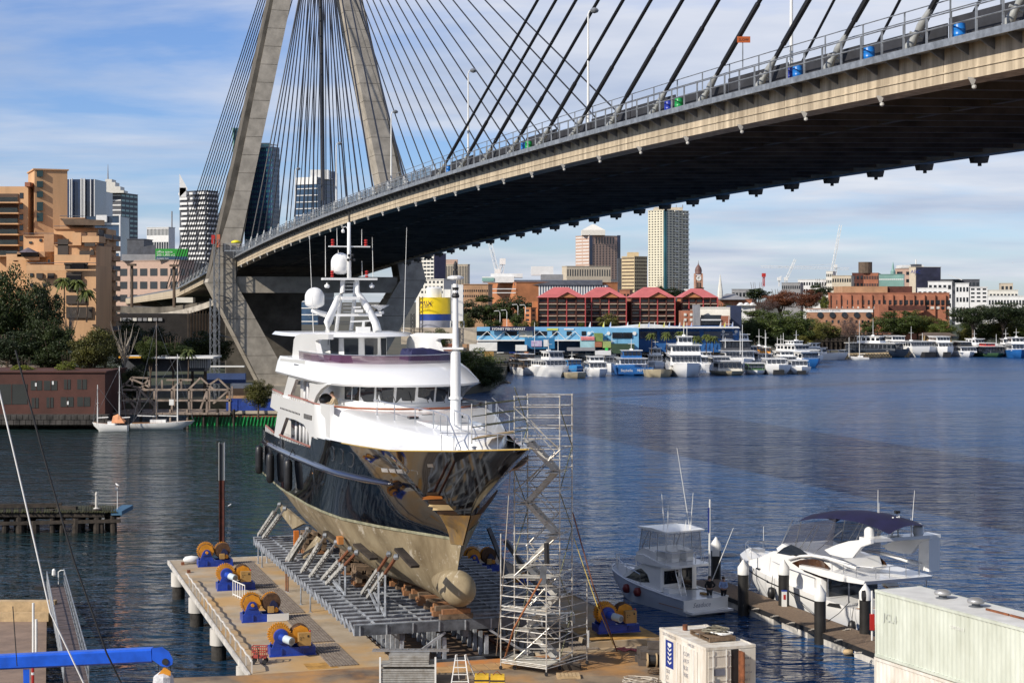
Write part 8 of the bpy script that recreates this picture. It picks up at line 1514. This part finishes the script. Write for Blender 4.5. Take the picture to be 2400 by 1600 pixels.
TL = [('large dark tree at the left edge below the peach apartments',15,612,850,150,290,'dark',0,1),('dark shrub bank under the large left edge tree',40,770,870,170,281,'dark',2,1),('dark shrub bank before the peach apartments',130,790,875,150,279,'dark',0,1),('dark tree right of the large left edge tree',95,650,850,110,288,'dark',1,1),('dark low tree under the left palms',120,740,850,120,283,'dark',2,1),('round olive green tree above the red brown building',215,762,880,120,275,'olive',0,1),('small yellow green bush on the shed roof at left',55,852,878,70,268,'light',1,0),('yellow green shrub beside the round olive tree',155,845,876,50,267,'light',2,0),('leafy green tree behind the tall sailing boat mast',352,785,855,70,285,'mid',1,1),('flat green tree right of the tall mast',405,800,845,85,287,'mid',2,1),('dark tree mass behind the timber frame',310,850,940,90,280,'dark',1,1),('dark tree left of the timber frame',265,850,970,70,274,'dark',2,1),('dark tree under the bridge approach at left',300,745,840,120,350,'dark',0,0),('dark shrub mass below the bridge ramp',450,800,870,140,345,'dark',1,0),('olive bush at the water edge left of the yacht',605,885,962,75,262,'olive',1,1),
 ('large dark green tree on the point right of the yacht',1105,812,905,150,372,'mid',0,1),('dark bush at the tip of the point above the water',1150,845,912,80,366,'dark',1,1),('low bush by the yacht roof on the point',1060,850,915,90,368,'mid',2,1),('open crowned tree in front of the concrete wall',1024,766,830,72,395,'mid',1,1),('small tree right of the open crowned tree',1070,820,860,60,385,'light',2,0),
 ('tree clump left of the orange brick museum end',1135,690,712,55,620,'mid',0,0),('dark tree under the museum long wing',1150,705,765,70,600,'dark',1,0),('dark tree belt below the museum facade',1210,692,760,100,600,'dark',2,0),('dark tree left of the pink roofed row',1100,700,760,80,590,'dark',0,0),('dark tree behind the road lamps',1170,700,760,80,595,'mid',0,0),('bushy tree beside the orange annexe',1210,730,770,40,520,'mid',1,0),('small olive tree in front of the annexe',1228,750,775,32,505,'olive',0,0),('small tree before the leftmost pink roofed block',1252,748,772,26,503,'olive',1,0),('tree left of the fish market sign',1155,748,772,50,505,'mid',2,0),('tree below the silo tower',1095,735,775,45,500,'olive',2,0),('tree before the second pink roofed block',1425,732,772,62,505,'olive',0,0),('small bush above the fish market roof',1364,755,768,16,500,'mid',1,0),
 ('dark tree between the third and fourth pink roofs',1585,672,700,60,700,'dark',0,0),('dark tree at the foot of the tall cream tower',1548,668,690,30,720,'dark',1,0),('dark tree below the clock tower',1640,672,680,25,900,'dark',2,0),
 ('dark green tree right of the church hall',1775,672,705,70,760,'dark',1,0),('reddish brown autumn tree on the skyline',1830,678,728,95,700,'autumn',0,1),('purple brown bare tree left of the autumn trees',1795,700,732,70,690,'purple',1,1),('bright rusty autumn tree beside the brick power station',1895,675,732,75,680,'autumn',2,1),('dark tree behind the rusty autumn tree',1925,662,700,60,800,'dark',0,0),('yellow green tree at the left end of the power station',1932,690,730,28,660,'light',1,0),
 ('huge dark green fig tree right of the fish market',1790,722,815,130,545,'mid',0,1),('dark green tree at the right end of the fish market',1755,740,815,60,540,'dark',1,1),('broad fig tree crown left of the brick warehouse',1855,722,810,110,548,'mid',2,1),('lighter green tree in front of the brick warehouse',1900,742,812,85,540,'olive',1,1),('olive tree before the warehouse arches',1945,752,800,60,545,'olive',2,0),('bare brown tree in front of the round windows',1990,735,800,55,552,'purple',0,1),('small green tree below the warehouse end',2035,748,790,45,550,'mid',1,0),
 ('large fig tree in front of the power station',2105,724,800,130,552,'mid',2,1),('dark fig tree behind the timber gantry right end',2150,724,790,90,556,'olive',0,1),('rounded tree left of the sandstone house',2200,745,800,80,550,'mid',0,1),('dark tree belt right of the power station',2280,712,765,120,620,'dark',1,1),('dark tree belt above the right moored boats',2350,704,765,130,630,'dark',2,1),('dark tree at the right edge of the far shore',2410,700,790,120,610,'dark',0,1),('rounded green tree above the sandstone house right side',2290,744,805,95,556,'mid',1,1),('brown green tree above the green work boat',2270,768,806,65,552,'olive',2,0),('large green tree near the right edge shoreline',2350,742,806,100,556,'olive',1,1),('tree at the right edge above the blue boat',2400,752,810,80,553,'mid',2,1),('purple brown shrub behind the white ferries at right',2303,788,808,30,550,'purple',2,0),('low tree behind the timber gantry left',1880,785,822,70,538,'olive',0,0),('dark tree between fish market and gantry',1820,775,822,90,538,'dark',2,1),('small tree behind the white cottages',1770,725,745,60,640,'mid',1,0),
 ('dark tree mass left part under the bridge approach',340,760,880,170,330,'dark',1,1),('dark tree mass right part under the bridge approach',480,770,870,150,330,'dark',2,1),('dark tree at the foot of the peach apartments right side',245,765,850,80,300,'dark',2,1),
 ('low dark hillside tree left of the church hall',1705,712,745,70,660,'dark',2,0)]
for lb, x, y0, y1, wp, Y, kd, vr, bg_ in TL: tree(lb, x, y0, y1, wp, Y, kd, vr, bool(bg_))
mb = MB(); R.seed(9)
for k in range(4):
    b0_ = Vector((0,0,0))
    for j in range(9): t_ = R.uniform(0, 6.28); l = R.uniform(2, 5.5); p = Vector((0,0,R.uniform(0,3))); mb.tube([p, p+Vector((math.cos(t_)*l*.3, math.sin(t_)*l*.2, l*.6)), p+Vector((math.cos(t_)*l*.45, math.sin(t_)*l*.3, l*1.1))], [.1,.05,.02], 4)
bt = mb.build('branches', mat('pale_bare_branch', (.33,.29,.24), .8)); q = D(292, 845, 280)
t = T('bare_tree', 'leafless pale tree between the round olive tree and the tall mast', 'tree', (q.x,q.y,q.z-1)); bt.parent = t
t2 = dup(t, (D(35,1,250).x-3, 292, 12), 'leafless grey tree beside the left palms', 1.0)
# palms
def palmcrown(n, ln, droop, m, seed):
    mb = MB(); R.seed(seed)
    for k in range(n):
        t_ = k*2.4+R.uniform(-.2,.2); e = R.uniform(-.5, 1.2); L_ = ln*R.uniform(.8,1.1); pts = []
        for i in range(6): s = i/5; pts.append((math.cos(t_)*L_*s*math.cos(e*.8), math.sin(t_)*L_*s*math.cos(e*.8), L_*s*math.sin(e)*.8-droop*L_*s*s))
        for i in range(5):
            p, q = Vector(pts[i]), Vector(pts[i+1]); w_ = L_*.13*(1-abs(i-2)/4); sd_ = Vector((-math.sin(t_), math.cos(t_), 0))*w_
            mb.poly([p, q, q+sd_-Vector((0,0,w_*.7)), p+sd_-Vector((0,0,w_*.7))]); mb.poly([p, q, q-sd_-Vector((0,0,w_*.7)), p-sd_-Vector((0,0,w_*.7))])
    return mb
PG = leafmat('palm_fronds', (.03,.045,.01), (.13,.15,.03)); pc = palmcrown(46, 1, .75, PG, 4).build('crown', PG, normals=False); PCM = pc.data; bpy.data.objects.remove(pc); pt = MB().tube([(0,0,0),(.03,0,.5),(0,0,1)], [.05,.035,.035], 8).build('trunk', BARK); PTM = pt.data; bpy.data.objects.remove(pt)
def palm(label, x, yt, yb_, Y, r, group):
    q = D(x, yt, Y); zb = max(1.5, Zy(yb_, Y)); t = T('palm_tree', label, 'palm', (q.x,q.y,zb), group); c = bpy.data.objects.new('crown', PCM); C.objects.link(c); c.parent = t; c.location = (0,0,q.z-zb); c.scale = (r,r,r); c.rotation_euler = (0,0,x); k = bpy.data.objects.new('trunk', PTM); C.objects.link(k); k.parent = t; k.scale = (r*1.6,r*1.6,q.z-zb)
for x, yt, yb_, r, lb in ((93,678,750,2.0,'palm farthest left in front of the peach apartments'),(150,655,745,2.0,'tallest palm before the peach apartments'),(182,660,748,1.9,'palm third from left, just right of the tallest one'),(203,683,755,1.9,'palm rightmost of the four before the peach apartments')): palm(lb, x, yt, yb_, 296, r, 'palms in front of the peach apartments')
palm('shaggy palm behind the timber frame right of the tall masts', 441, 822, 895, 276, 1.6, None)
for x, yt, r, lb in ((1527,783,1.9,'date palm leftmost before the dark blue fish market wing'),(1562,781,2,'date palm second from left at the fish market'),(1595,779,1.9,'date palm third from left at the fish market, beside a white mast'),(1632,790,2.1,'low date palm left of a pair at the fish market'),(1655,786,1.8,'date palm in the middle of the right cluster at the fish market'),(1672,790,1.9,'rightmost date palm at the fish market')): palm(lb, x, yt, 830, 472, r*1.0, 'date palms at the fish market')
# ================================================================ timber frame ruin, barges and boats on the left
t = T('boatshed_ruin', 'open weathered timber frame of a boatshed without roof on the left shore', 'frame', D(400,965,270)); FR = mat('bleached_timber', (.30,.235,.19), .85, var=.3, scale=1)
def fb_(x0, y0, x1, y1, Y0=270, Y1=270, w_=.28): MB().bar(D(x0,y0,Y0), D(x1,y1,Y1), w_).build('frame_timber', FR, t)
for x in (282,322,362,403,443,485,538): fb_(x, 965, x, 912, w_=.3); fb_(x+6, 960, x+6, 905, 277, 277, .25)
for y in (913,938): fb_(280, y, 542, y, w_=.3)
fb_(282,911,310,884); fb_(310,884,350,886); fb_(350,886,330,911); fb_(288,900,340,911); fb_(312,889,350,906); fb_(443,911,470,885); fb_(470,885,500,911); fb_(485,905,512,887); fb_(512,887,538,912); fb_(310,884,310,906); fb_(350,886,350,905); fb_(380,911,380,890); fb_(403,911,425,890); fb_(425,890,425,911); fb_(282,915,320,958); fb_(330,915,365,955); fb_(485,915,470,958); fb_(500,945,535,915); fb_(390,890,450,890)
for k in range(16): q0 = D(262+k*17.5, 966, 269); MB().box(q0.x, q0.x+1.1, 268, 277, q0.z-.3, q0.z).build('deck_plank', FR, t)
for x in (270,300,330,360,400,440,478,510,548): q0 = D(x, 972, 268.6); MB().tube([Vector((q0.x,q0.y,-1)), Vector((q0.x,q0.y,2.6))], .22, 7).build('pile', TIMBD if x % 20 else FR, t)
q = D(402,943,267.5); o = MB().box(q.x-.35, q.x+.35, 267.4, 267.5, q.z-.4, q.z+.5).build('warning_notice', WPAINT); tag(o, 'small white and red notice on the timber frame', 'sign')
def barge(label, x0, x1, yt, yw, m, ribs=False):
    a, c = G(x0, yw, 0), G(x1, yw, 0); z = Zy(yt, a.y); t = T('barge', label, 'barge', ((a.x+c.x)/2, a.y, 0)); L_ = c.x-a.x
    mb = MB(); mb.loft([[(a.x+L_*u, a.y+w_*4, zz) for w_, zz in ((0,z),(0.05,-.2),(.95,-.2),(1,z))] for u in (0,.1,.9,1)]); mb.build('hull', m, t)
    if ribs:
        for k in range(26): x = a.x+L_*(k+.5)/26; MB().bar((x, a.y-.06, -.1), (x+.4, a.y-.06, z), .14).build('rib', DC['green'], t)
        for w_ in (.0, 4): MB().bar((a.x, a.y+w_, z), (c.x, a.y+w_, z), .2).build('gunwale', mat('rusty_gunwale', (.25,.1,.05), .8), t)
barge('long faded green barge hull behind the moored boats at left', 440, 655, 975, 997, mat('faded_green_hull', (.03,.16,.05), .7, var=.4, scale=.4), True); barge('pale concrete barge beyond the green barge', 545, 650, 961, 985, BEIGE)
def frame2(o, hd):
    d = Vector((math.cos(hd), math.sin(hd), 0)); v = Vector((math.sin(hd), -math.cos(hd), 0)); o = Vector(o); return lambda l, w_, z: o+d*l+v*w_+Vector((0,0,z))
def sail(label, x, yw, L_, hd, masts, cov=None, hm=None):
    q = G(x, yw, 0); fr = frame2(q, math.radians(hd)); t = T('sailing_boat', label, 'sailing boat', q); boathull(fr, L_, L_*.28, 1.35, .95, hm or WPAINT, t, full=.35, wl=.7, rake=.18)
    MB(fr).loft([[(l, -b, z), (l, 0, z+.08), (l, b, z)] for l, b, z in ((.2,L_*.12,.98),(L_*.35,L_*.13,1.0),(L_*.7,L_*.09,1.12),(L_*.96,.05,1.3))], False, False).build('deck', TEAK, t, normals=False)
    MB(fr).box(L_*.3, L_*.55, -.6, .6, 1.0, 1.5).build('cabin', WHITE, t)
    for l, hm_ in masts:
        MB(fr).tube([(l,0,.9),(l,0,hm_)], [.1,.05], 6).build('mast', FR if hm_ > 14 else WPAINT, t); MB(fr).tube([(l,0,2.0),(l-L_*.3,0,2.1)], .09, 6).build('furled_sail_boom', WPAINT, t)
        MB(fr).tube([(l,0,hm_-.3),(L_*.98,0,1.4)], .02, 4).build('forestay', STEELD, t); MB(fr).tube([(l,0,hm_-.3),(.2,0,1.1)], .02, 4).build('backstay', STEELD, t)
        for s in (-1,1): MB(fr).tube([(l,0,hm_-.3),(l,s*L_*.13,1.0)], .018, 4).build('shroud', STEELD, t)
        MB(fr).bar((l,-.8,hm_*.6), (l,.8,hm_*.6), .06).build('spreader', WPAINT, t)
    if cov: mb = MB(fr); mb.loft([[(l, -1.1, 1.3), (l, 0, z), (l, 1.1, 1.3)] for l, z in ((.3,1.6),(1.5,2.6),(L_*.42,2.3))], False, False); mb.build('orange_canopy', cov, t, normals=False)
    return t
sail('small white yawl with orange canvas cover moored at left', 300, 1010, 5.4, 180, ((1.3,9.8),(4.6,7.0)), mat('orange_canvas', (.60,.27,.13), .8)); sail('long white ketch with two tall bare masts moored behind the small yawl', 308, 1006, 9.6, 3, ((3.8,16.5),(7.0,11.5)))
# ================================================================ far marina
HC = {'w': WHITE, 'b': mat('blue_hull', (.02,.12,.36), .4), 'n': mat('navy_hull', (.02,.03,.05), .4), 'k': mat('black_work_hull', (.03,.03,.03), .6), 'g': mat('green_hull', (.05,.12,.05), .6), 'y': mat('stained_cream_hull', (.45,.38,.25), .7), 't': mat('turquoise_blue_hull', (.05,.25,.55), .4)}
def fboat(label, x, yw, L_, B_, hd, hull, hh, decks, mast=0, cat='boat', cata=False, ball=None, stripe=None, roofm=None):
    q = G(x, yw, 0); h_ = math.radians(hd); d = Vector((math.cos(h_), math.sin(h_), 0)); q = q-d*(L_/2)+Vector((0, abs(math.sin(h_))*L_*.4, 0)); fr = frame2(q, h_); t = T('moored_boat', label, cat, (q.x,q.y,0), 'boats moored along the far shore')
    boathull(fr, L_, B_, hh*1.25, hh, HC[hull], t, full=.6 if not cata else .85, wl=.85, n=8, rake=.08)
    if cata: MB(fr).box(L_*.5, L_*1.01, -B_*.2, B_*.2, -.3, hh*.6).build('tunnel', BLACK, t)
    MB(fr).box(.2, L_*.75, -B_*.47, B_*.47, hh-.05, hh+.03).build('deck', WPAINT, t)
    z = hh
    for (l0, l1, wf, h, hm) in decks:
        a, b_, w_ = L_*l0, L_*l1, B_*wf/2; m_ = hm or WHITE
        MB(fr).hull8([(a,-w_,z),(b_,-w_,z),(b_,w_,z),(a,w_,z),(a,-w_*.97,z+h),(b_-h*.25,-w_*.92,z+h),(b_-h*.25,w_*.92,z+h),(a,w_*.97,z+h)]).build('deckhouse', m_, t); MB(fr).box(a-.5, b_+.1, -w_*1.08, w_*1.08, z+h, z+h+.14).build('deck_roof', roofm or WHITE, t)
        n = max(3, int((b_-a)/1.5))
        for s in (-1, 1):
            for k in range(n): u0 = a+(b_-a)*(k+.15)/n; u1 = a+(b_-a)*(k+.8)/n; MB(fr).box(u0, u1, s*w_-.05 if s > 0 else s*w_-.06, s*w_+.06 if s > 0 else s*w_+.05, z+h*.35, z+h*.8).build('side_window', GLASS, t)
        nf = max(3, int(w_*2/1.1))
        for k in range(nf): v0 = -w_*.9+w_*1.8*(k+.08)/nf; v1 = -w_*.9+w_*1.8*(k+.88)/nf; MB(fr).hull8([(b_-.02,v0,z+h*.38),(b_+.05,v0,z+h*.38),(b_+.05,v1,z+h*.38),(b_-.02,v1,z+h*.38),(b_-h*.16,v0,z+h*.85),(b_-h*.08,v0,z+h*.85),(b_-h*.08,v1,z+h*.85),(b_-h*.16,v1,z+h*.85)]).build('front_window', GLASS, t); MB(fr).box(a-.05, a+.02, v0, v1, z+h*.3, z+h*.82).build('aft_window', GLASS, t)
        z += h+.14
    if mast: MB(fr).tube([(L_*.45,0,z),(L_*.45,0,z+mast)], [.1,.04], 6).build('mast', WPAINT, t); MB(fr).bar((L_*.45,-.9,z+mast*.55), (L_*.45,.9,z+mast*.55), .09).build('crosstree', WPAINT, t); MB(fr).box(L_*.45-.5, L_*.45+.5, -.4, .4, z, z+.35).build('radar_base', WPAINT, t)
    mb = MB(fr); pts = [(L_*u, s*B_/2*(1 if u < .6 else math.sqrt(max(0, 1-((u-.6)/.4)**2))), hh*1.15+.9) for s, us in ((-1,(.1,.4,.6,.8,.92)),(1,(.92,.8,.6,.4,.1))) for u in us]; mb.tube(pts, .04, 4)
    for a_, b_, c_ in pts: mb.tube([(a_,b_,c_-.9),(a_,b_,c_)], .035, 4)
    mb.build('guard_rail', STAIN, t)
    if stripe: MB(fr).box(L_*.05, L_*.6, -B_/2-.04, B_/2+.04, hh*.55, hh*.75).build('stripe', HC[stripe], t)
    return t, fr, z
W_ = None; BT = [
 ('old dark hulled launch nearest the dark bush on the left of the marina',1212,872,12,4.5,-80,'k',1.3,((.2,.6,.8,1.8,BWN),),0),
 ('white ferry with brown awning at the left of the marina',1236,880,15,5.6,-75,'w',1.8,((.05,.85,.92,2.2,BWN),(.1,.5,.7,1.2,BWN)),0),
 ('white fishing boat with gallows frame second from the left',1290,884,17,7.0,-68,'w',2.4,((.1,.75,.85,1.9,W_),(.45,.75,.6,2.0,W_)),3),
 ('small cream barge in front of the bright blue boat',1350,887,9,5.4,-85,'y',1.3,(),0),
 ('bright blue work boat with dark deckhouse near the marina left',1343,874,12,5,-80,'t',1.6,((.2,.7,.8,1.9,HC['t']),),2),
 ('white cruiser with blue canopy behind the stern facing cruiser',1382,868,16,5.5,-70,'w',1.8,((.15,.75,.85,2.2,W_),(.3,.65,.7,1.8,W_)),3),
 ('white motor cruiser showing its stern left of the blue lettered boat',1400,883,13,5.2,-85,'w',1.7,((.1,.7,.88,1.9,W_),(.2,.55,.75,1.2,W_)),0),
 ('white trawler with wheelhouse left of the blue lettered boat',1437,872,15,5,-95,'w',2.0,((.3,.75,.7,2.1,W_),(.4,.62,.5,1.7,W_)),4),
 ('blue and white work boat with large phone number lettering',1484,880,15,8.6,-88,'b',2.4,((.1,.7,.85,1.9,W_),(.3,.6,.6,1.9,HC['b'])),3),
 ('white wheelhouse boat above a cream barge in the marina middle',1540,868,15,5.6,-95,'w',2.0,((.2,.75,.75,2.2,W_),(.35,.7,.6,1.7,W_)),3),
 ('cream stained work barge left of the big white ferry',1545,884,9,7.0,-85,'y',1.7,(),0),
 ('big white three deck ferry with dark bow notch in mid marina',1612,884,24,8.6,-92,'w',3.0,((.1,.85,.96,2.6,W_),(.15,.75,.9,2.3,W_),(.45,.66,.45,2.0,W_)),4),
 ('wide white three deck charter boat with tinted saloon',1722,866,26,9.4,-80,'w',2.6,((.05,.85,.95,2.6,W_),(.1,.75,.9,2.6,DKGREY),(.2,.7,.85,1.7,W_)),5),
 ('cream houseboat barge with white hut left of centre in the right marina',1712,880,13,8.0,-88,'y',1.0,((.2,.8,.8,2.6,CREAM),),0),
 ('white houseboat with tiny windows beside the cream houseboat',1690,876,12,5.2,-85,'w',2.2,((.2,.8,.9,2.3,W_),),0),
 ('small white open boat with green awning right of the houseboats',1774,878,9,5.0,-90,'w',1.0,((.1,.8,.9,1.9,HC['g']),),0),
 ('white fishing boat with orange roof behind the catamaran',1800,862,14,5.2,-100,'w',1.9,((.2,.7,.8,2.1,W_),(.3,.6,.6,1.6,YEL)),5),
 ('white sailing catamaran with dark tunnel facing the camera',1824,878,14,6.8,-90,'w',2.2,((.1,.65,.8,1.8,W_),),0),
 ('white and blue passenger boat near the marina right end',1880,862,19,6.8,-62,'b',2.2,((.1,.8,.92,2.3,W_),(.15,.6,.8,1.9,W_),(.3,.5,.5,.9,W_)),3),
 ('small white catamaran cruiser in front of the blue hulled boat',1878,877,10,5.4,-90,'w',1.7,((.1,.6,.85,1.8,W_),),0),
 ('white cruiser with long bow pointing right at the marina end',1935,843,15,4.8,-12,'w',2.0,((.1,.55,.85,1.9,W_),(.15,.4,.7,1.4,W_)),0),
 ('dark hulled charter boat with white pilot house on the right shore',2062,838,24,8.5,-35,'n',2.4,((.1,.85,.9,2.4,HC['n']),(.25,.6,.6,2.2,W_)),6),
 ('large white catamaran ferry with twin tunnels on the right shore',2153,837,22,10.5,-72,'w',3.0,((.1,.8,.95,2.3,W_),),5),
 ('white two deck ferry right of the large catamaran',2216,837,17,5.6,-88,'w',3.0,((.1,.85,.92,2.0,W_),(.1,.7,.85,1.8,W_)),0),
 ('low white river boat with red top near the right edge',2269,837,16,6.0,-88,'w',1.6,((.05,.9,.95,1.9,W_),(.2,.7,.7,1.5,HC['k'])),0),
 ('dark green work boat with black cabin at the right',2328,837,16,7.6,-80,'g',1.2,((.1,.85,.95,2.4,HC['n']),(.3,.6,.5,.9,RED)),0),
 ('blue hulled white boat cut by the right edge of the photo',2396,839,16,6.0,-95,'b',2.4,((.1,.8,.9,2.3,W_),(.2,.6,.7,1.9,W_)),3)]
for b_ in BT:
    lb, x, yw, L_, B_, hd, hu, hh, dk, ms = b_; t, fr, z = fboat(lb, x, yw, L_, B_, hd, hu, hh, dk, ms, cata='catamaran' in lb)
    if 'lettering' in lb:
        q = Vector(fr(L_*.7, 0, 0)); text('Baybelle', .95, (q.x-3.6, q.y-6.8, 1.2), (1,0,0), (0,0,1), WPAINT, t); text('9879 3942', .95, (q.x+.6, q.y-6.8, 1.2), (1,0,0), (0,0,1), WPAINT, t); MB().box(q.x-4.2, q.x+4.9, q.y-6.75, q.y-6.6, .6, 2.3).build('lettered_board', HC['b'], t)
SB_ = [o for o in C.objects if o.name.startswith('moored_boat') and o.type == 'EMPTY']
for k, (i, x, y, rz, lb) in enumerate(((5,1320,866,.1,'second row white cruiser behind the bright blue work boat'),(6,1258,868,-.1,'second row white cruiser between the brown awned ferry and fishing boat'),(7,1462,864,.15,'second row white trawler just behind the lettered boat'),(5,1510,862,-.2,'second row cruiser right of the lettered boat'),(9,1575,862,.1,'second row wheelhouse boat left of the big ferry'),(6,1655,868,-.1,'white cruiser wedged between the big ferry and houseboats'),(7,1660,858,.2,'trawler behind the cruiser right of the big ferry'),(5,1760,860,.1,'cruiser behind the small green awned boat'),(16,1785,857,-.2,'farther orange roofed fishing boat of two'),(6,1850,866,.1,'white cruiser left of the small catamaran cruiser'),(9,1838,858,-.1,'wheelhouse boat behind the sailing catamaran'),(4,1215,866,.2,'blue work boat half hidden at the marina left end'),(6,1490,893,.05,'x'),(23,2110,835,.05,'white two deck ferry left of the large catamaran ferry'),(6,2190,836,.1,'small white cruiser between the two right shore ferries'),(5,2298,835,-.1,'white cruiser between river boat and green work boat'),(9,2370,836,.1,'wheelhouse boat left of the blue hulled edge boat'),(17,1905,852,.3,'white motor boat behind the blue passenger boat'))):
    if lb == 'x': continue
    s_ = SB_[i]; q = G(x, y, 0); c0 = G(BT[i][1], BT[i][2], 0); dup(s_, Vector((s_.location.x+q.x-c0.x, s_.location.y+q.y-c0.y, 0)), lb)
sail('small white sloop with bare mast in front of the dark charter boat', 2036, 844, 6.4, 178, ((3.0,13),)); 
for k, (x, y0, y1, Yb_) in enumerate(((1610,756,845,455),(1735,778,830,470),(1740,760,845,470),(1795,780,850,480),(1836,780,830,500),(1822,790,840,500),(1253,755,830,455),(1308,790,850,440),(1700,790,815,470),(2162,780,800,560),(2335,783,806,560),(1990,790,835,530))):
    o = MB().tube([D(x,y1,Yb_), D(x,y0,Yb_)], [.12,.06], 5).build('mast_pole', WPAINT); tag(o, 'tall white pole behind the moored boats %s' % ('near the fish market palms','left of a close pair','right of a close pair','over the orange roofed boat','right of the marina lamps','beside the catamaran','by the parked cars','above the blue work boat','at the fish market corner','above the large catamaran','near the right edge','behind the timber gantry')[k], 'pole', 'tall poles along the far shore')
for k, (x, y, yb_) in enumerate(((684,715,768),(662,717,768),(1188,726,765),(1214,713,750),(1172,728,765),(1232,714,735))):
    if x < 1000: continue
    a = D(x, yb_, 540); t = T('road_lamp', 'curved road lamp among the trees left of the pink roofed row, %s' % {1188:'lowest middle one',1214:'right tall one',1172:'leftmost',1232:'faint rightmost'}[x], 'street lamp', a, 'curved road lamps by the tree belt'); MB().tube([a, D(x,y+5,540), D(x-3,y,540), D(x-14,y+1,540)], .1, 5).build('pole', WPAINT, t)
# parked cars, white vans and quay edge
def carproto():
    t = T('parked_car', 'x', 'car', (0,0,0)); b1 = MB().loft([[(x, -.88, z0), (x, -.9, z1_), (x, .9, z1_), (x, .88, z0)] for x, z0, z1_ in ((-2.1,.35,.75),(-1.9,.25,.9),(1.2,.25,.9),(2.0,.28,.75),(2.15,.4,.6))]).build('body', WPAINT, None); b1.parent = t
    b2 = MB().loft([[(x, -w_, .88), (x+s, -w_*.8, z), (x+s, w_*.8, z), (x, w_, .88)] for x, w_, s, z in ((-1.6,.85,.25,1.4),(-1.2,.85,.1,1.45),(.4,.85,-.2,1.45),(1.0,.85,-.6,1.42))]).build('windows', GLASS, None); b2.parent = t
    b3 = MB().box(-1.25, .35, -.66, .66, 1.44, 1.49).build('roof', WPAINT, None); b3.parent = t
    w0 = MB().lathe([(.3,-.1),(.33,0),(.3,.1)], (0,0,0), 10, 'y').build('wheel', BLACK, None); w0.parent = t; w0.location = (-1.3,-.85,.33)
    for p in ((1.3,-.85,.33),(1.3,.85,.33),(-1.3,.85,.33)): c = w0.copy(); C.objects.link(c); c.parent = t; c.location = p
    return t
cp = carproto(); R.seed(12); CC = [('white',WPAINT),('silver',STAIN),('dark grey',DKGREY),('red',RED),('blue',BLUE)]
mc = {}
rows = [(814,1172,1300,9.5,'back'),(821,1165,1300,10.5,'middle'),(829,1172,1290,12,'front')]; first = True; names_c = ['first','second','third','fourth','fifth','sixth','seventh','eighth','ninth','tenth','eleventh','twelfth','thirteenth','fourteenth']
for ry, x0, x1, st_, rn in rows:
    x = x0; i = 0
    while x < x1:
        Y = 72.4*1000/(ry-700)*1.0*1.0; Y = F*(H-1.75)/(ry-700); ci = R.choice([0,0,0,0,1,2,2,3,4]); p = ((x-1200)*Y/F, Y, 1.72); lb = '%s car, %s from the left in the %s row of the market car park' % (CC[ci][0], names_c[i], rn)
        if first: t = cp; t['label'] = lb; t['group'] = 'cars in the market car park'; t.location = p; t.rotation_euler = (0,0,-1.3+R.uniform(-.15,.15)); first = False
        else:
            t = dup(cp, p, lb, -1.3+R.uniform(-.15,.15))
            if ci:
                for ch in t.children:
                    if ch.name.startswith(('body','roof')):
                        k = (ch.name[:4], ci)
                        if k not in mc: mc[k] = ch.data.copy(); mc[k].materials[0] = CC[ci][1]
                        ch.data = mc[k]
        x += st_; i += 1
for ch in list(cp.children): pass
ROCK = mat('shore_rock', (.12,.10,.08), .9, var=.4, scale=1.5); R.seed(4)
t = T('rocky_shore', 'line of dark boulders at the waterline of the bushy point', 'rocks', G(1170,905,0))
for k in range(40): q = G(1080+k*2.9+R.uniform(-2,2), 918-k*.55+R.uniform(-1,2), 0); s = R.uniform(.3,.9); MB().lathe([(.1*s,-.3*s),(s,0),(.8*s,.4*s),(.2*s,.6*s)], q, 6).build('boulder', ROCK, t)
t = T('marina_pontoon', 'low timber marina pontoon along the moored boats', 'pontoon', G(1500,870,0))
for k in range(56): a = G(1195+k*13, 872-k*.35, 0); MB().box(a.x, a.x+1.45, a.y+1, a.y+3, .3, .55).build('deck_panel', TIMB, t)
for k in range(20): a = G(1200+k*36, 871-k*.9, 0); MB().tube([Vector((a.x,a.y+1,-1)), Vector((a.x,a.y+1,2.4))], .18, 6).build('pile', TIMBD if k % 2 else WPAINT, t)
gull(D(1503, 953, 300), 'small dark bird flying low over the water right of the yacht', .3)
gull(D(2374, 617, 400), 'tiny gull in the sky at the far right above the skyline', 1.3)
